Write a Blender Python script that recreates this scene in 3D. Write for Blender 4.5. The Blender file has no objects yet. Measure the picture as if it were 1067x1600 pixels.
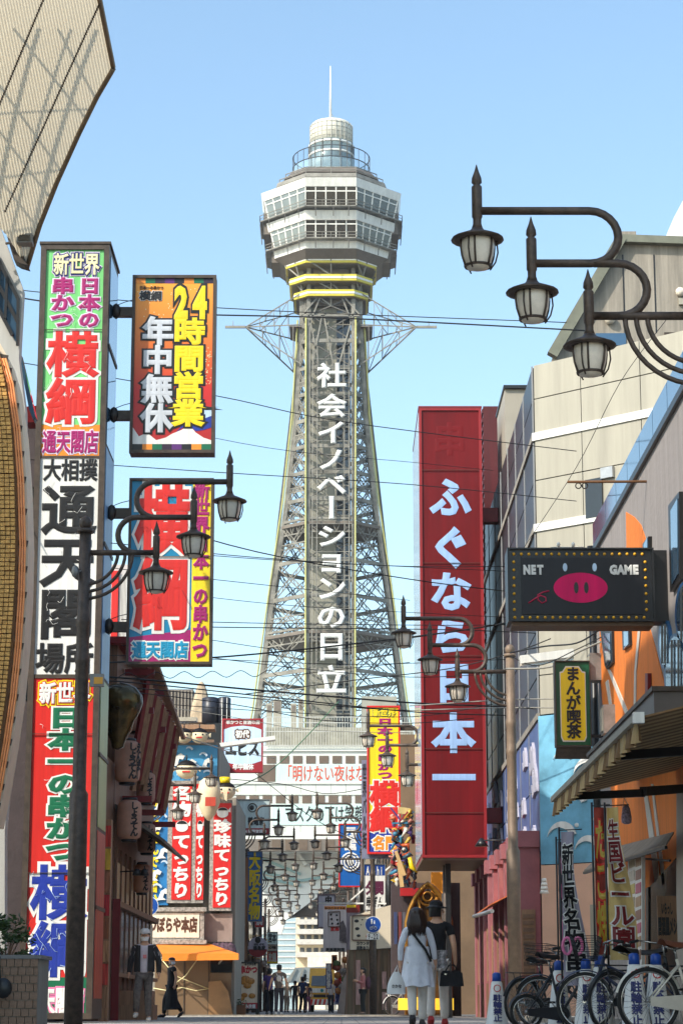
import bpy, bmesh, math, random
from mathutils import Vector, Matrix
random.seed(7)
S = bpy.context.scene
COL = S.collection
# ---------------- camera, sky, sun, exposure ----------------
F = 3500.0; TH = math.atan(774/3500.0); CH = 0.27
cd = bpy.data.cameras.new('camera'); cam = bpy.data.objects.new('camera', cd); COL.objects.link(cam)
cam.location = (0, 0, CH); cam.rotation_euler = (math.pi/2+TH, 0, 0)
cd.sensor_fit = 'VERTICAL'; cd.sensor_height = 36; cd.lens = 36*F/1600; cd.clip_start = .5; cd.clip_end = 3000
S.camera = cam
SUN = Vector((-.74, -.67, .80)).normalized()
world = bpy.data.worlds.new('World'); S.world = world; world.use_nodes = True
nt = world.node_tree; bg = nt.nodes['Background']
sky = nt.nodes.new('ShaderNodeTexSky'); sky.sky_type = 'NISHITA'; sky.sun_disc = False
sky.sun_elevation = math.asin(SUN.z); sky.sun_rotation = math.atan2(SUN.x, SUN.y)
sky.air_density = 1.0; sky.dust_density = 1.4; sky.ozone_density = .5; sky.altitude = 0
wbm = nt.nodes.new('ShaderNodeMix'); wbm.data_type = 'RGBA'; wbm.blend_type = 'MULTIPLY'; wbm.inputs[0].default_value = 1; wbm.inputs[7].default_value = (.91, 1.0, .965, 1)
nt.links.new(sky.outputs[0], wbm.inputs[6]); nt.links.new(wbm.outputs[2], bg.inputs[0]); bg.inputs[1].default_value = .15
sl = bpy.data.lights.new('sun', 'SUN'); sun = bpy.data.objects.new('sun', sl); COL.objects.link(sun)
sl.energy = 2.7; sl.angle = math.radians(.53); sl.color = (1, .93, .82)
sun.rotation_euler = SUN.to_track_quat('Z', 'Y').to_euler()
S.view_settings.view_transform = 'Standard'; S.view_settings.look = 'None'
S.view_settings.exposure = 1.0; S.view_settings.gamma = 1

HAZE = .0002
# ---------------- picture position -> place ----------------
ct, st = math.cos(TH), math.sin(TH)
def W(x, y, Y):
    a = (x-533.5)/F; b = (800-y)/F; t = Y/(ct-b*st)
    return Vector((a*t, Y, CH+(st+b*ct)*t))
def WX(x, y, X):
    a = (x-533.5)/F; b = (800-y)/F; t = X/a
    return Vector((X, (ct-b*st)*t, CH+(st+b*ct)*t))
def Z(y, Y): return W(533, y, Y).z
def X(x, Y, y=1574): return W(x, y, Y).x

# ---------------- materials ----------------
def lin(c): return tuple(((v/255)/12.92 if v/255 < .04045 else ((v/255+.055)/1.055)**2.4) for v in c)
MATS = {}
def mat(name, rgb, rough=.6, metal=0, var=.15, sc=2.5, bump=0, emit=0, spec=.5, trans=0, streak=0):
    if name in MATS: return MATS[name]
    m = bpy.data.materials.new(name); m.use_nodes = True; n = m.node_tree; L = n.links.new
    p = n.nodes['Principled BSDF']; c = lin(rgb)
    p.inputs['Roughness'].default_value = rough; p.inputs['Metallic'].default_value = metal
    p.inputs['Specular IOR Level'].default_value = spec
    tc = n.nodes.new('ShaderNodeTexCoord'); ns = n.nodes.new('ShaderNodeTexNoise')
    ns.inputs['Scale'].default_value = sc; ns.inputs['Detail'].default_value = 6; ns.inputs['Roughness'].default_value = .65
    if streak:
        mp = n.nodes.new('ShaderNodeMapping'); mp.inputs['Scale'].default_value = (4, 4, .25)
        L(tc.outputs['Object'], mp.inputs[0]); L(mp.outputs[0], ns.inputs[0])
    else: L(tc.outputs['Object'], ns.inputs[0])
    mx = n.nodes.new('ShaderNodeMix'); mx.data_type = 'RGBA'
    rp = n.nodes.new('ShaderNodeMapRange'); rp.inputs[1].default_value = .3; rp.inputs[2].default_value = .7
    L(ns.outputs[0], rp.inputs[0]); L(rp.outputs[0], mx.inputs[0])
    lo = tuple(v*(1-var*1.6) for v in c)+(1,); hi = tuple(min(1, v*(1+var*.6)) for v in c)+(1,)
    mx.inputs[6].default_value = lo; mx.inputs[7].default_value = hi
    L(mx.outputs[2], p.inputs['Base Color'])
    if bump:
        b = n.nodes.new('ShaderNodeBump'); b.inputs['Strength'].default_value = bump; b.inputs['Distance'].default_value = .02
        n2 = n.nodes.new('ShaderNodeTexNoise'); n2.inputs['Scale'].default_value = sc*8; n2.inputs['Detail'].default_value = 4
        L(tc.outputs['Object'], n2.inputs[0]); L(n2.outputs[0], b.inputs['Height']); L(b.outputs[0], p.inputs['Normal'])
    if emit:
        L(mx.outputs[2], p.inputs['Emission Color']); p.inputs['Emission Strength'].default_value = emit
    if trans: p.inputs['Transmission Weight'].default_value = trans
    MATS[name] = m; return m
def gradmat(name, stops, axis=2, rough=.35):
    """printed sheet whose ink runs from one colour to another"""
    m = bpy.data.materials.new(name); m.use_nodes = True; n = m.node_tree; L = n.links.new
    p = n.nodes['Principled BSDF']; p.inputs['Roughness'].default_value = rough
    tc = n.nodes.new('ShaderNodeTexCoord'); sx = n.nodes.new('ShaderNodeSeparateXYZ'); cr = n.nodes.new('ShaderNodeValToRGB')
    L(tc.outputs['Generated'], sx.inputs[0]); L(sx.outputs[axis], cr.inputs[0]); L(cr.outputs[0], p.inputs['Base Color'])
    e = cr.color_ramp.elements
    for i, (q, c) in enumerate(stops):
        if i < 2: e[i].position = q; e[i].color = lin(c)+(1,)
        else: k = e.new(q); k.color = lin(c)+(1,)
    MATS[name] = m; return m
def P(name, rgb, **k): return mat(name, rgb, **dict(dict(rough=.38, var=.13, sc=1.9, streak=1), **k))   # printed vinyl / paint
brown_frame = mat('weathered brown steel', (74, 62, 52), .5, .2, .3, 6, .1)
dark_iron = mat('black brown painted iron', (50, 42, 38), .45, .3, .35, 9, .15)
lamp_iron = mat('rust brown painted iron', (84, 70, 60), .5, .25, .35, 9, .2)
milk_glass = mat('milky lamp glass', (226, 214, 196), .3, 0, .12, 8)
white_paint = P('white paint', (226, 224, 216), streak=1)
white_ink = P('white vinyl', (228, 226, 220)); cream_ink = P('cream vinyl', (232, 222, 170))
black_ink = P('black vinyl', (26, 24, 24)); red_ink = P('red vinyl', (208, 38, 30)); mag_ink = P('magenta vinyl', (158, 22, 100))
navy_ink = P('navy vinyl', (34, 38, 104)); green_ink = P('green vinyl', (16, 104, 70)); blue_ink = P('blue vinyl', (30, 52, 150))
yellow_ink = P('yellow vinyl', (240, 208, 20)); orange_ink = P('orange vinyl', (236, 140, 40)); sky_ink = P('cyan vinyl', (20, 140, 180))
purple_ink = P('purple vinyl', (90, 40, 110)); lgreen_ink = P('light green vinyl', (120, 205, 120), var=.15); dred_ink = P('dark red vinyl', (150, 28, 36))
pink_ink = P('pink vinyl', (225, 120, 165)); grey_ink = P('silver grey vinyl', (196, 200, 206)); paleb_ink = P('pale blue vinyl', (190, 214, 236))
brown_ink = P('brown ink', (86, 52, 34))
concrete = mat('stained concrete', (150, 142, 130), .85, 0, .28, 1.2, .4, streak=1)
cream_panel = mat('cream metal panel', (164, 158, 142), .5, 0, .13, .8, streak=1)
grey_panel = mat('dark grey aluminium panel', (46, 46, 50), .4, .2, .12, .9)
alu = mat('brushed aluminium', (176, 176, 176), .4, .7, .12, 6)
steel_grey = mat('galvanised steel', (140, 138, 134), .5, .5, .2, 6)
glass_blue = mat('sky reflecting glass', (70, 100, 125), .06, .4, .1, 1, spec=1)
glass_dark = mat('dark window glass', (24, 28, 32), .08, .1, .1, 1, spec=.8)
dark_wood = mat('dark stained wood', (128, 94, 72), .6, 0, .3, 5, .3, streak=1)
lwood = mat('weathered light wood', (160, 122, 92), .7, 0, .25, 5, .3, streak=1)
maroon = mat('maroon paint', (122, 26, 30), .5, 0, .15, 3)
black_paint = mat('satin black paint', (26, 25, 26), .4, 0, .2, 4)
dark_wall = mat('dark purple brown wall', (62, 50, 52), .7, 0, .25, 1.5, .3)
tile_brown = mat('brown glazed tile', (150, 116, 92), .5, 0, .3, 5, .3)
orange_wall = mat('orange stucco', (224, 122, 40), .8, 0, .12, 1.2, .5, streak=1)
grey_wall = mat('grey stucco', (150, 142, 138), .85, 0, .14, 1, .5, streak=1)
rubber = mat('black rubber', (22, 21, 21), .7, 0, .15, 8)
chrome = mat('bicycle steel', (170, 168, 164), .25, .9, .1, 8)
gold = mat('brass gold', (206, 152, 44), .35, .8, .2, 5)
bulb_amber = mat('amber bulb', (238, 176, 40), .3, 0, .1, 5)
leaf = mat('leaf green', (64, 84, 34), .6, 0, .45, 12)

# ---------------- mesh helpers ----------------
def org(o):
    v = Vector((0, 0, 0))
    while o: v += Vector(o.location); o = o.parent
    return v
class MB:
    def __init__(s): s.v = []; s.f = []; s.m = []; s.sm = []; s.k = 0; s.smooth = False
    def add(s, vs, fs):
        n = len(s.v); s.v += [tuple(p) for p in vs]
        for f in fs: s.f.append([n+i for i in f]); s.m.append(s.k); s.sm.append(s.smooth)
        return s
    def box(s, x0, y0, z0, x1, y1, z1):
        return s.add([(x0,y0,z0),(x1,y0,z0),(x1,y1,z0),(x0,y1,z0),(x0,y0,z1),(x1,y0,z1),(x1,y1,z1),(x0,y1,z1)],
                     [(0,3,2,1),(4,5,6,7),(0,1,5,4),(1,2,6,5),(2,3,7,6),(3,0,4,7)])
    def beam(s, p, q, w, h=None, up=(0,0,1)):
        p = Vector(p); q = Vector(q); d = (q-p)
        if d.length < 1e-6: return s
        d.normalize(); u = Vector(up)
        if abs(d.dot(u)) > .98: u = Vector((0,1,0))
        r = d.cross(u).normalized()*(w/2); t = r.cross(d).normalized()*((h or w)/2)
        vs = [a+b for a in (p, q) for b in (-r-t, r-t, r+t, -r+t)]
        return s.add(vs, [(0,1,2,3),(7,6,5,4),(0,4,5,1),(1,5,6,2),(2,6,7,3),(3,7,4,0)])
    def tube(s, pts, r, n=8, cap=True):
        pts = [Vector(p) for p in pts]; rs = r if isinstance(r, (list, tuple)) else [r]*len(pts)
        rings = []; prev = None
        for i, p in enumerate(pts):
            d = (pts[min(i+1, len(pts)-1)]-pts[max(i-1, 0)]).normalized()
            if prev is None:
                u = Vector((0,0,1)) if abs(d.z) < .9 else Vector((0,1,0)); prev = d.cross(u).normalized()
            a = (prev-d*prev.dot(d)).normalized(); prev = a; b = d.cross(a)
            rings.append([p+(a*math.cos(t)+b*math.sin(t))*rs[i] for t in [2*math.pi*j/n for j in range(n)]])
        vs = [v for g in rings for v in g]; o = s.smooth; s.smooth = True
        fs = [(i*n+j, i*n+(j+1) % n, (i+1)*n+(j+1) % n, (i+1)*n+j) for i in range(len(rings)-1) for j in range(n)]
        s.add(vs, fs); k = len(s.v)-len(vs); s.smooth = o
        if cap:
            for base in (0, (len(rings)-1)*n): s.f.append([k+base+j for j in range(n)]); s.m.append(s.k); s.sm.append(False)
        return s
    def lathe(s, prof, c=(0,0,0), n=12, sm=True, sx=1, sy=1):
        c = Vector(c); vs = []
        for r, z in prof: vs += [(c.x+r*sx*math.cos(2*math.pi*j/n), c.y+r*sy*math.sin(2*math.pi*j/n), c.z+z) for j in range(n)]
        o = s.smooth; s.smooth = sm
        s.add(vs, [(i*n+j, i*n+(j+1) % n, (i+1)*n+(j+1) % n, (i+1)*n+j) for i in range(len(prof)-1) for j in range(n)])
        k = len(s.v)-len(vs); s.smooth = o
        for base in (0, (len(prof)-1)*n): s.f.append([k+base+j for j in range(n)]); s.m.append(s.k); s.sm.append(False)
        return s
    def ball(s, c, rx, ry=None, rz=None, n=12):
        ry = ry or rx; rz = rz or rx; h = n//2
        pr = [(max(.001, math.sin(math.pi*i/h)), -math.cos(math.pi*i/h)*rz) for i in range(h+1)]
        return s.lathe(pr, c, n, True, rx, ry)
    def prism(s, pts, vec):
        n = len(pts); vec = Vector(vec); a = [Vector(p) for p in pts]
        return s.add(a+[p+vec for p in a], [tuple(range(n)), tuple(range(2*n-1, n-1, -1))]+[(i, (i+1) % n, n+(i+1) % n, n+i) for i in range(n)])
    def slab(s, pix, Y, th):
        """flat piece that stands facing the street at distance Y, th thick; outline given in picture positions"""
        return s.prism([W(x, y, Y) for x, y in pix], (0, th, 0))
    def sheet(s, fn, nu, nv):
        vs = [fn(i/nu, j/nv) for j in range(nv+1) for i in range(nu+1)]
        return s.add(vs, [(j*(nu+1)+i, j*(nu+1)+i+1, (j+1)*(nu+1)+i+1, (j+1)*(nu+1)+i) for j in range(nv) for i in range(nu)])
    def build(s, name, m, parent=None, label=None, cat=None, group=None, kind=None, recalc=True):
        me = bpy.data.meshes.new(name); o0 = org(parent)
        me.from_pydata([(v[0]-o0.x, v[1]-o0.y, v[2]-o0.z) for v in s.v], [], s.f)
        for q in (m if isinstance(m, (list, tuple)) else [m]): me.materials.append(q)
        me.polygons.foreach_set('material_index', s.m); me.polygons.foreach_set('use_smooth', s.sm)
        if recalc:
            b = bmesh.new(); b.from_mesh(me); bmesh.ops.recalc_face_normals(b, faces=b.faces); b.to_mesh(me); b.free()
        me.update(); o = bpy.data.objects.new(name, me); COL.objects.link(o)
        if parent: o.parent = parent
        return tag(o, label, cat, group, kind)
def tag(o, label=None, cat=None, group=None, kind=None):
    for k, v in (('label', label), ('category', cat), ('group', group), ('kind', kind)):
        if v: o[k] = v
    return o
def thing(name, label, cat, loc=(0,0,0), group=None):
    o = bpy.data.objects.new(name, None); COL.objects.link(o); o.location = loc; o.empty_display_size = .2
    return tag(o, label, cat, group)
def dup(o, loc=None, rz=None, label=None, parent=None, group=None):
    c = o.copy(); COL.objects.link(c)
    if parent: c.parent = parent
    if loc is not None: c.location = loc
    if rz is not None: c.rotation_euler = (0, 0, rz)
    if label: c['label'] = label
    if group: c['group'] = group
    for ch in o.children: dup(ch, parent=c)
    return c
def inst(name, mesh, loc, parent, scale=None):
    """one more piece that shares its mesh; loc in world"""
    o = bpy.data.objects.new(name, mesh); COL.objects.link(o); o.parent = parent
    o.location = Vector(loc)-org(parent)
    if scale: o.scale = scale
    return o
def mk(name, m, fn, parent=None, **k):
    b = MB(); fn(b); return b.build(name, m, parent, **k)
def bx(name, m, parent, *a): return MB().box(*a).build(name, m, parent)

# ---------------- lettering ----------------
GC = {}
def glyph(ch, b):
    if (ch, b) in GC: return GC[(ch, b)]
    c = bpy.data.curves.new('lettering', 'FONT'); c.body = ch; c.size = 1; c.bevel_depth = b; c.bevel_resolution = 0; c.resolution_u = 2
    o = bpy.data.objects.new('lettering', c); COL.objects.link(o)
    dg = bpy.context.evaluated_depsgraph_get(); me = bpy.data.meshes.new_from_object(o.evaluated_get(dg), depsgraph=dg)
    r = ([tuple(v.co) for v in me.vertices], [tuple(p.vertices) for p in me.polygons])
    bpy.data.objects.remove(o); bpy.data.curves.remove(c); bpy.data.meshes.remove(me)
    GC[(ch, b)] = r; return r
def putglyph(mb, ch, b, o, r, u, sx, sz, rot=False, thick=.004):
    vs, fs = glyph(ch, b); n = r.cross(u).normalized(); out = []
    if ord(ch) < 128:
        xs = [v[0] for v in vs]; cx = (min(xs)+max(xs))/2; cy = .35
    else: cx, cy = .5, .38
    for x, y, z in vs:
        x -= cx; y -= cy
        if rot: x, y = -y, -x
        out.append(o+r*(x*sx)+u*(y*sz)+n*(z/b*thick))
    mb.add(out, fs)
def letters(s, cells, o, r, u, m, b, parent, name='lettering', lift=0, fill=1.0):
    """cells: list of (cx, cz, w, h) in metres on the plane through o"""
    mb = MB(); n = r.cross(u).normalized()
    for ch, (cx, cz, w, h) in zip(s, cells):
        if ch == ' ': continue
        vert = ch in 'ーー' and cells[0][0] == cells[-1][0] and len(s) > 1
        putglyph(mb, ch, b, o+r*cx+u*cz+n*lift, r, u, w*fill, h*fill, vert)
    return mb.build(name, m, parent, recalc=False)
def cellsv(n, x0, z0, x1, z1): h = (z1-z0)/n; return [((x0+x1)/2, z1-h*(i+.5), x1-x0, h) for i in range(n)]
def cellsh(n, x0, z0, x1, z1): w = (x1-x0)/n; return [(x0+w*(i+.5), (z0+z1)/2, w, z1-z0) for i in range(n)]
RX = Vector((1,0,0)); RZ = Vector((0,0,1))
class Sign:
    """sign box that stands across the street at distance Y (its face towards the camera)"""
    def __init__(s, name, label, cat, x0, y0, x1, y1, Y, depth, frame, rim=.05, group=None, face=None, ym=None):
        ym = ym or (y0+y1)/2; s.x0 = X(x0, Y, ym); s.x1 = X(x1, Y, ym); s.Y = Y; s.z0 = Z(y1, Y); s.z1 = Z(y0, Y); s.n = 0
        s.root = thing(name, label, cat, ((s.x0+s.x1)/2, Y, s.z0), group); s.rim = rim
        b = MB().box(s.x0, Y+.03, s.z0, s.x1, Y+depth, s.z1); b.build('cabinet', frame, s.root)
        if rim:
            b = MB(); r = rim
            b.box(s.x0-.004, Y-.05, s.z0-.004, s.x0+r, Y+.04, s.z1+.004); b.box(s.x1-r, Y-.05, s.z0-.004, s.x1+.004, Y+.04, s.z1+.004)
            b.box(s.x0+r, Y-.05, s.z0-.004, s.x1-r, Y+.04, s.z0+r); b.box(s.x0+r, Y-.05, s.z1-r, s.x1-r, Y+.04, s.z1+.004)
            b.build('frame', frame, s.root)
        if face: s.panel(face, 0, y0, 1, y1, 0)
    def u(s, u): return s.x0+s.rim+(s.x1-s.x0-2*s.rim)*u
    def zz(s, y): return min(max(Z(y, s.Y), s.z0+s.rim), s.z1-s.rim)
    def panel(s, m, u0, y0, u1, y1, lift=.008, name='panel'):
        return MB().box(s.u(u0), s.Y-lift, s.zz(y1), s.u(u1), s.Y-lift+.02 if lift < .02 else s.Y+.01, s.zz(y0)).build(name, m, s.root)
    def seam(s, y, cracks=0):
        b = MB(); b.box(s.u(0), s.Y-.052, Z(y,s.Y)-.006, s.u(1), s.Y-.03, Z(y,s.Y)+.004); b.build('sheet_seam', brown_frame, s.root)
    def cracks(s, y0, y1, n, m, sz=.1):
        b = MB()
        for _ in range(n):
            p = Vector((random.uniform(s.u(.08), s.u(.85)), s.Y-.05, random.uniform(Z(y1,s.Y)+.1, Z(y0,s.Y)-.1))); pts = [p.copy()]
            for q in range(random.randint(2,5)): p = p+Vector((random.uniform(-.5,.7)*sz,0,random.uniform(-1,.4)*sz)); p.x = min(max(p.x, s.u(.03)), s.u(.97)); pts.append(p.copy())
            b.tube(pts, [.0035]*len(pts), 4)
        b.build('vinyl_cracks', m, s.root, kind='stuff')
    def poly(s, m, pts, lift=.012, name='printed_shape'):
        return MB().prism([(s.u(u), s.Y-lift, s.zz(y)) for u, y in pts], (0, .004, 0)).build(name, m, s.root)
    def text(s, t, u0, y0, u1, y1, m, b=.03, out=(), d='v', fill=1.0, name='lettering', k=.018):
        x0, x1, z0, z1 = s.u(u0), s.u(u1), Z(y1, s.Y), Z(y0, s.Y)
        c = (cellsv if d == 'v' else cellsh)(len(t), x0, z0, x1, z1)
        o = Vector((0, s.Y, 0))
        for mm, bb in out: letters(t, c, o, RX, RZ, mm, bb, s.root, 'lettering_outline', k, fill); k += .009
        return letters(t, c, o, RX, RZ, m, b, s.root, name, k, fill)
# ================= GROUND =================
def pavmat(name, c, tile, ang=0):
    m = mat(name, c, .85, 0, .12, .6, .4); n = m.node_tree; L = n.links.new; p = n.nodes['Principled BSDF']
    tc = n.nodes.new('ShaderNodeTexCoord'); br = n.nodes.new('ShaderNodeTexBrick'); br.offset = .5
    br.inputs['Scale'].default_value = 1; br.inputs['Mortar Size'].default_value = .012; br.inputs['Brick Width'].default_value = tile; br.inputs['Row Height'].default_value = tile/2
    br.inputs['Color1'].default_value = lin(c)+(1,); br.inputs['Color2'].default_value = tuple(v*.75 for v in lin(c))+(1,); br.inputs['Mortar'].default_value = (.06,.055,.05,1)
    L(tc.outputs['Object'], br.inputs[0]); L(br.outputs[0], p.inputs['Base Color']); return m
asphalt = mat('worn asphalt', (122, 118, 114), .9, 0, .2, 1.5, .5)
paver = pavmat('grey street pavers', (190, 182, 172), .6)
mk('ground', asphalt, lambda b: b.box(-900, -60, -.4, 900, 1500, 0), kind='structure')
mk('street_pavement', paver, lambda b: b.box(-5.2, 2, 0, 4.2, 55, .004), kind='structure')
mk('far_street_pavement', paver, lambda b: b.prism([(-5.0,70,-.02),(3.2,70,-.02),(.6,200,-.02),(-7,200,-.02)], (0,0,.024)), kind='structure')
mk('pavement', paver, lambda b: b.box(3.7, 6, 0, 9, 46, .1), kind='structure')
lnp = mat('worn road paint', (226, 222, 210), .8, 0, .2, 3)
mk('painted_line', lnp, lambda b: b.box(-16, 56.2, 0, 22, 56.9, .006), kind='structure')
mk('painted_line', lnp, lambda b: b.box(-16, 68.0, 0, 22, 68.5, .006), kind='structure')
mk('kerb', concrete, lambda b: b.box(3.55, 6, 0, 3.7, 46, .12), kind='structure')
mk('kerb', concrete, lambda b: b.box(-5.0, 69.4, 0, 3.2, 69.7, .05), kind='structure')

# ================= LEFT: unseen block added outside the frame to shade the street =================
t = thing('unseen_shade_block', 'plain beige block out of view before the flared hall, added to shade the street', 'building', (-11.5, 14, 0))
b = MB().box(-16, 6, 0, -7.4, 26, 19); b.build('wall', cream_panel, t)
wm = None
for i in range(6):
    for j in range(5):
        z = 2+i*2.9; y = 8+j*3.6
        if wm is None:
            o = bx('window', glass_dark, t, -7.42, y, z, -7.36, y+2.2, z+1.6); wm = o.data
        else: inst('window', wm, Vector((0, 3.6*j, 2.9*i))+org(t), t)

# ================= LEFT: hall with flared corrugated roof =================
hall = thing('hall_building', 'pale hall with a flared corrugated roof sheet and a curved golden tiled wall, left edge', 'building', (-5.8, 35, 0))
sheetm = mat('beige corrugated sheet', (222, 206, 176), .55, 0, .08, .7, 0)
n = sheetm.node_tree; tr = n.nodes.new('ShaderNodeBsdfTranslucent'); tr.inputs[0].default_value = (.75, .66, .5, 1)
ms = n.nodes.new('ShaderNodeMixShader'); ms.inputs[0].default_value = .5
n.links.new(n.nodes['Principled BSDF'].outputs[0], ms.inputs[1]); n.links.new(tr.outputs[0], ms.inputs[2]); n.links.new(ms.outputs[0], n.nodes['Material Output'].inputs[0])
cend = [(155,105),(120,150),(80,208),(30,285),(-10,352),(-43,418),(-60,372),(-90,330),(-130,300)]
cend = [(176-21,105)]+cend[1:]
def yend(c):
    for (c0_, y0_), (c1_, y1_) in zip(cend, cend[1:]):
        if c1_ <= c <= c0_: f = (c0_-c)/(c0_-c1_); return y0_+(y1_-y0_)*f
    return 300
def cpt(x, y, back=0): return W(x, y, 31+.0125*y+.006*x)+Vector((-back, back*.9, back*.3))
def canopy(u, v):
    c = 155-275*u; y = -70+(yend(c)+70)*v; return cpt(c+.2*y, y)
NR = 58; NU = NR*6
def corr(u, v):
    p = canopy(u, v); w = (1 if (int(round(u*NU)) % 6) in (0, 1) else (.0 if (int(round(u*NU)) % 6) in (3, 4) else .5))
    return p+Vector((.3, -.9, -.1))*w*.035
b = MB(); b.sheet(corr, NU, 10); b.build('corrugated_roof_sheet', sheetm, hall, recalc=False)
for (x0,y0,x1,y1,w) in ((60,-60,-40,300,.12),(110,-60,-20,330,.08),(150,-60,10,330,.12),(165,40,40,300,.08),(-40,-20,110,200,.07),(-40,60,90,240,.07),(-40,140,70,290,.07),(20,-60,150,110,.07),(90,-60,165,90,.07),(-40,75,170,60,.07),(-40,175,130,150,.07),(-40,260,100,235,.07),(-30,330,60,310,.07)):
    b = MB(); b.beam(cpt(x0,y0,.8), cpt(x1,y1,.8), w*.4); b.build('roof_truss', steel_grey, hall)
b = MB(); b.tube([cpt(c+.2*yend(c), yend(c))+Vector((.02,0,-.02)) for c in [155-198*i/40 for i in range(41)]], .045, 6); b.tube([cpt(155+.2*y+1, y) for y in (-70,0,60,105)], .045, 6); b.build('roof_edge_trim', mat('bronze trim', (120, 102, 80), .5, .3), hall)
b = MB()
for (x0,y0,x1,y1) in ((158,6,8,336),(72,-4,-30,240)):
    n_ = int(math.hypot(x1-x0,y1-y0)/4.2)
    for i in range(n_):
        f = i/n_; p = cpt(x0+(x1-x0)*f, y0+(y1-y0)*f); b.box(p.x-.012, p.y-.09, p.z-.016, p.x+.012, p.y-.05, p.z+.016)
b.build('sheet_bolts', brown_frame, hall, kind='stuff')
# wall body and windows
wallL = mat('pale grey hall wall', (176, 174, 168), .6, 0, .1, 1, .1, streak=1)
b = MB(); YY = 36.6
b.slab([(-30,345),(0,352),(36,450),(30,560),(40,640),(40,800),(36,980),(20,1160),(8,1300),(8,1600),(-30,1600)], YY, .3); b.build('wall', wallL, hall)
b = MB(); b.slab([(-8,395),(-2,398),(29,468),(29,540),(18,520),(-8,470)], YY-.03, .02); b.build('window', glass_blue, hall)
b = MB()
for q in ([(-8,395),(0,400)], ):
    pass
for (a, c) in (((-8,395),(29,467)), ((-8,470),(20,524)), ((29,467),(28,540)), ((12,432),(9,498)), ((0,410),(-3,480)), ((-8,432),(28,503))):
    b.beam(W(*a, YY-.06), W(*c, YY-.06), .045, .06)
b.build('window_frame', black_paint, hall)
b = MB(); b.slab([(28,545),(33,552),(56,650),(52,655),(46,640)], 37.5, .3); b.build('glass_fin', glass_blue, hall)
b = MB(); b.slab([(0,330),(8,338),(44,414),(30,410),(22,405)], 36.2, .35); b.build('roof_bracket', brown_frame, hall)
# curved golden wall
arc = [(0,535),(14,560),(26,600),(36,670),(42,750),(45,850),(43,930),(38,1010),(30,1090),(20,1160),(8,1230),(-4,1290)]
arci = [(-2,545),(6,570),(14,610),(22,670),(27,750),(29,850),(27,930),(22,1010),(14,1090),(6,1150),(-6,1220),(-14,1290)]
Yc = 34.0
b = MB(); b.slab(arc+[(-90,1290),(-90,500)], Yc, .7); b.build('curved_wall_rim', mat('cream rim', (226, 206, 178), .6, 0, .1, 2, .1), hall)
b = MB(); b.slab(arci+[(-90,1290),(-90,500)], Yc-.06, .05); b.build('curved_wall_panel', mat('golden brown backing', (120, 78, 34), .6, 0, .2, 4), hall)
b = MB(); kx = X(10, Yc, 900)-X(0, Yc, 900); z = Z(1285, Yc); tx = .085
while z < Z(560, Yc):
    # right boundary of the panel at this height
    for k in range(len(arci)-1):
        za, zb = Z(arci[k][1], Yc), Z(arci[k+1][1], Yc)
        if zb <= z <= za: f = (z-zb)/(za-zb); xr = W(arci[k+1][0]+(arci[k][0]-arci[k+1][0])*f, arci[k+1][1]+(arci[k][1]-arci[k+1][1])*f, Yc).x; break
    x = xr-.03; j = 0
    while x > xr-.62:
        h = random.random()*.04; b.box(x-.068, Yc-.1-h, z, x, Yc-.055, z+.055); x -= .078
    z += .07
b.build('golden_mosaic_tiles', mat('golden mosaic', (228, 172, 96), .35, .35, .3, 14), hall, kind='stuff')
neon = mat('orange neon tube', (250, 160, 96), .4, 0, .05, 3)
for off in (5, 9, 13):
    b = MB(); b.tube([W(x-off, y, Yc-.06) for x, y in arc[1:]], .017, 6); b.build('neon_tube', neon, hall)
b = MB()
for k in range(1, len(arc)-1):
    for f in (0, .5):
        b = MB()
        x = arc[k][0]*(1-f)+arc[k+1][0]*f; y = arc[k][1]*(1-f)+arc[k+1][1]*f; b.beam(W(x-1, y, Yc-.02), W(x-16, y-3, Yc-.02), .012, .1); b.build('neon_bracket', brown_frame, hall)
# floodlight on the roof edge
fl = thing('floodlight', 'grey floodlight on a short arm under the lowest tip of the flared roof', 'floodlight', W(38, 376, 36))
b = MB(); p = W(40, 376, 35.9); b.box(p.x-.13, p.y-.12, p.z-.07, p.x+.13, p.y+.12, p.z+.09); b.build('housing', steel_grey, fl)
b = MB(); b.box(p.x-.1, p.y-.13, p.z-.05, p.x+.1, p.y-.115, p.z+.06); b.build('lens', glass_dark, fl)
b = MB(); b.tube([p, p+Vector((-.35, .2, .02))], .025); b.build('arm', brown_frame, fl)
# dark recessed building behind the sign column
db = thing('dark_building', 'dark narrow building front between the hall and the tall sign column', 'building', (-5.5, 43, 0))
b = MB(); b.box(-8.5, 42.2, 0, X(50, 42.2), 47, Z(640, 42.2)); b.build('wall', dark_wall, db)
b = MB(); b.prism([(X(36,42)-.2,41.4,Z(648,42)),(X(58,42),41.6,Z(640,42)),(X(58,42),41.6,Z(668,42)),(X(36,42)-.2,41.4,Z(672,42))],(0,.5,0)); b.build('awning', maroon, db)
b = MB(); b.box(X(42,42),41.9,Z(1345,42),X(60,42),42.19,Z(1335,42)); b.build('red_trim', maroon, db)
for k in range(6):
    y = 760+k*95; b = MB(); b.box(X(46,42.1,y)-.05, 42.12, Z(y+50,42.1), X(58,42.1,y)-.02, 42.19, Z(y,42.1)); b.build('window', glass_dark, db)

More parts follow.
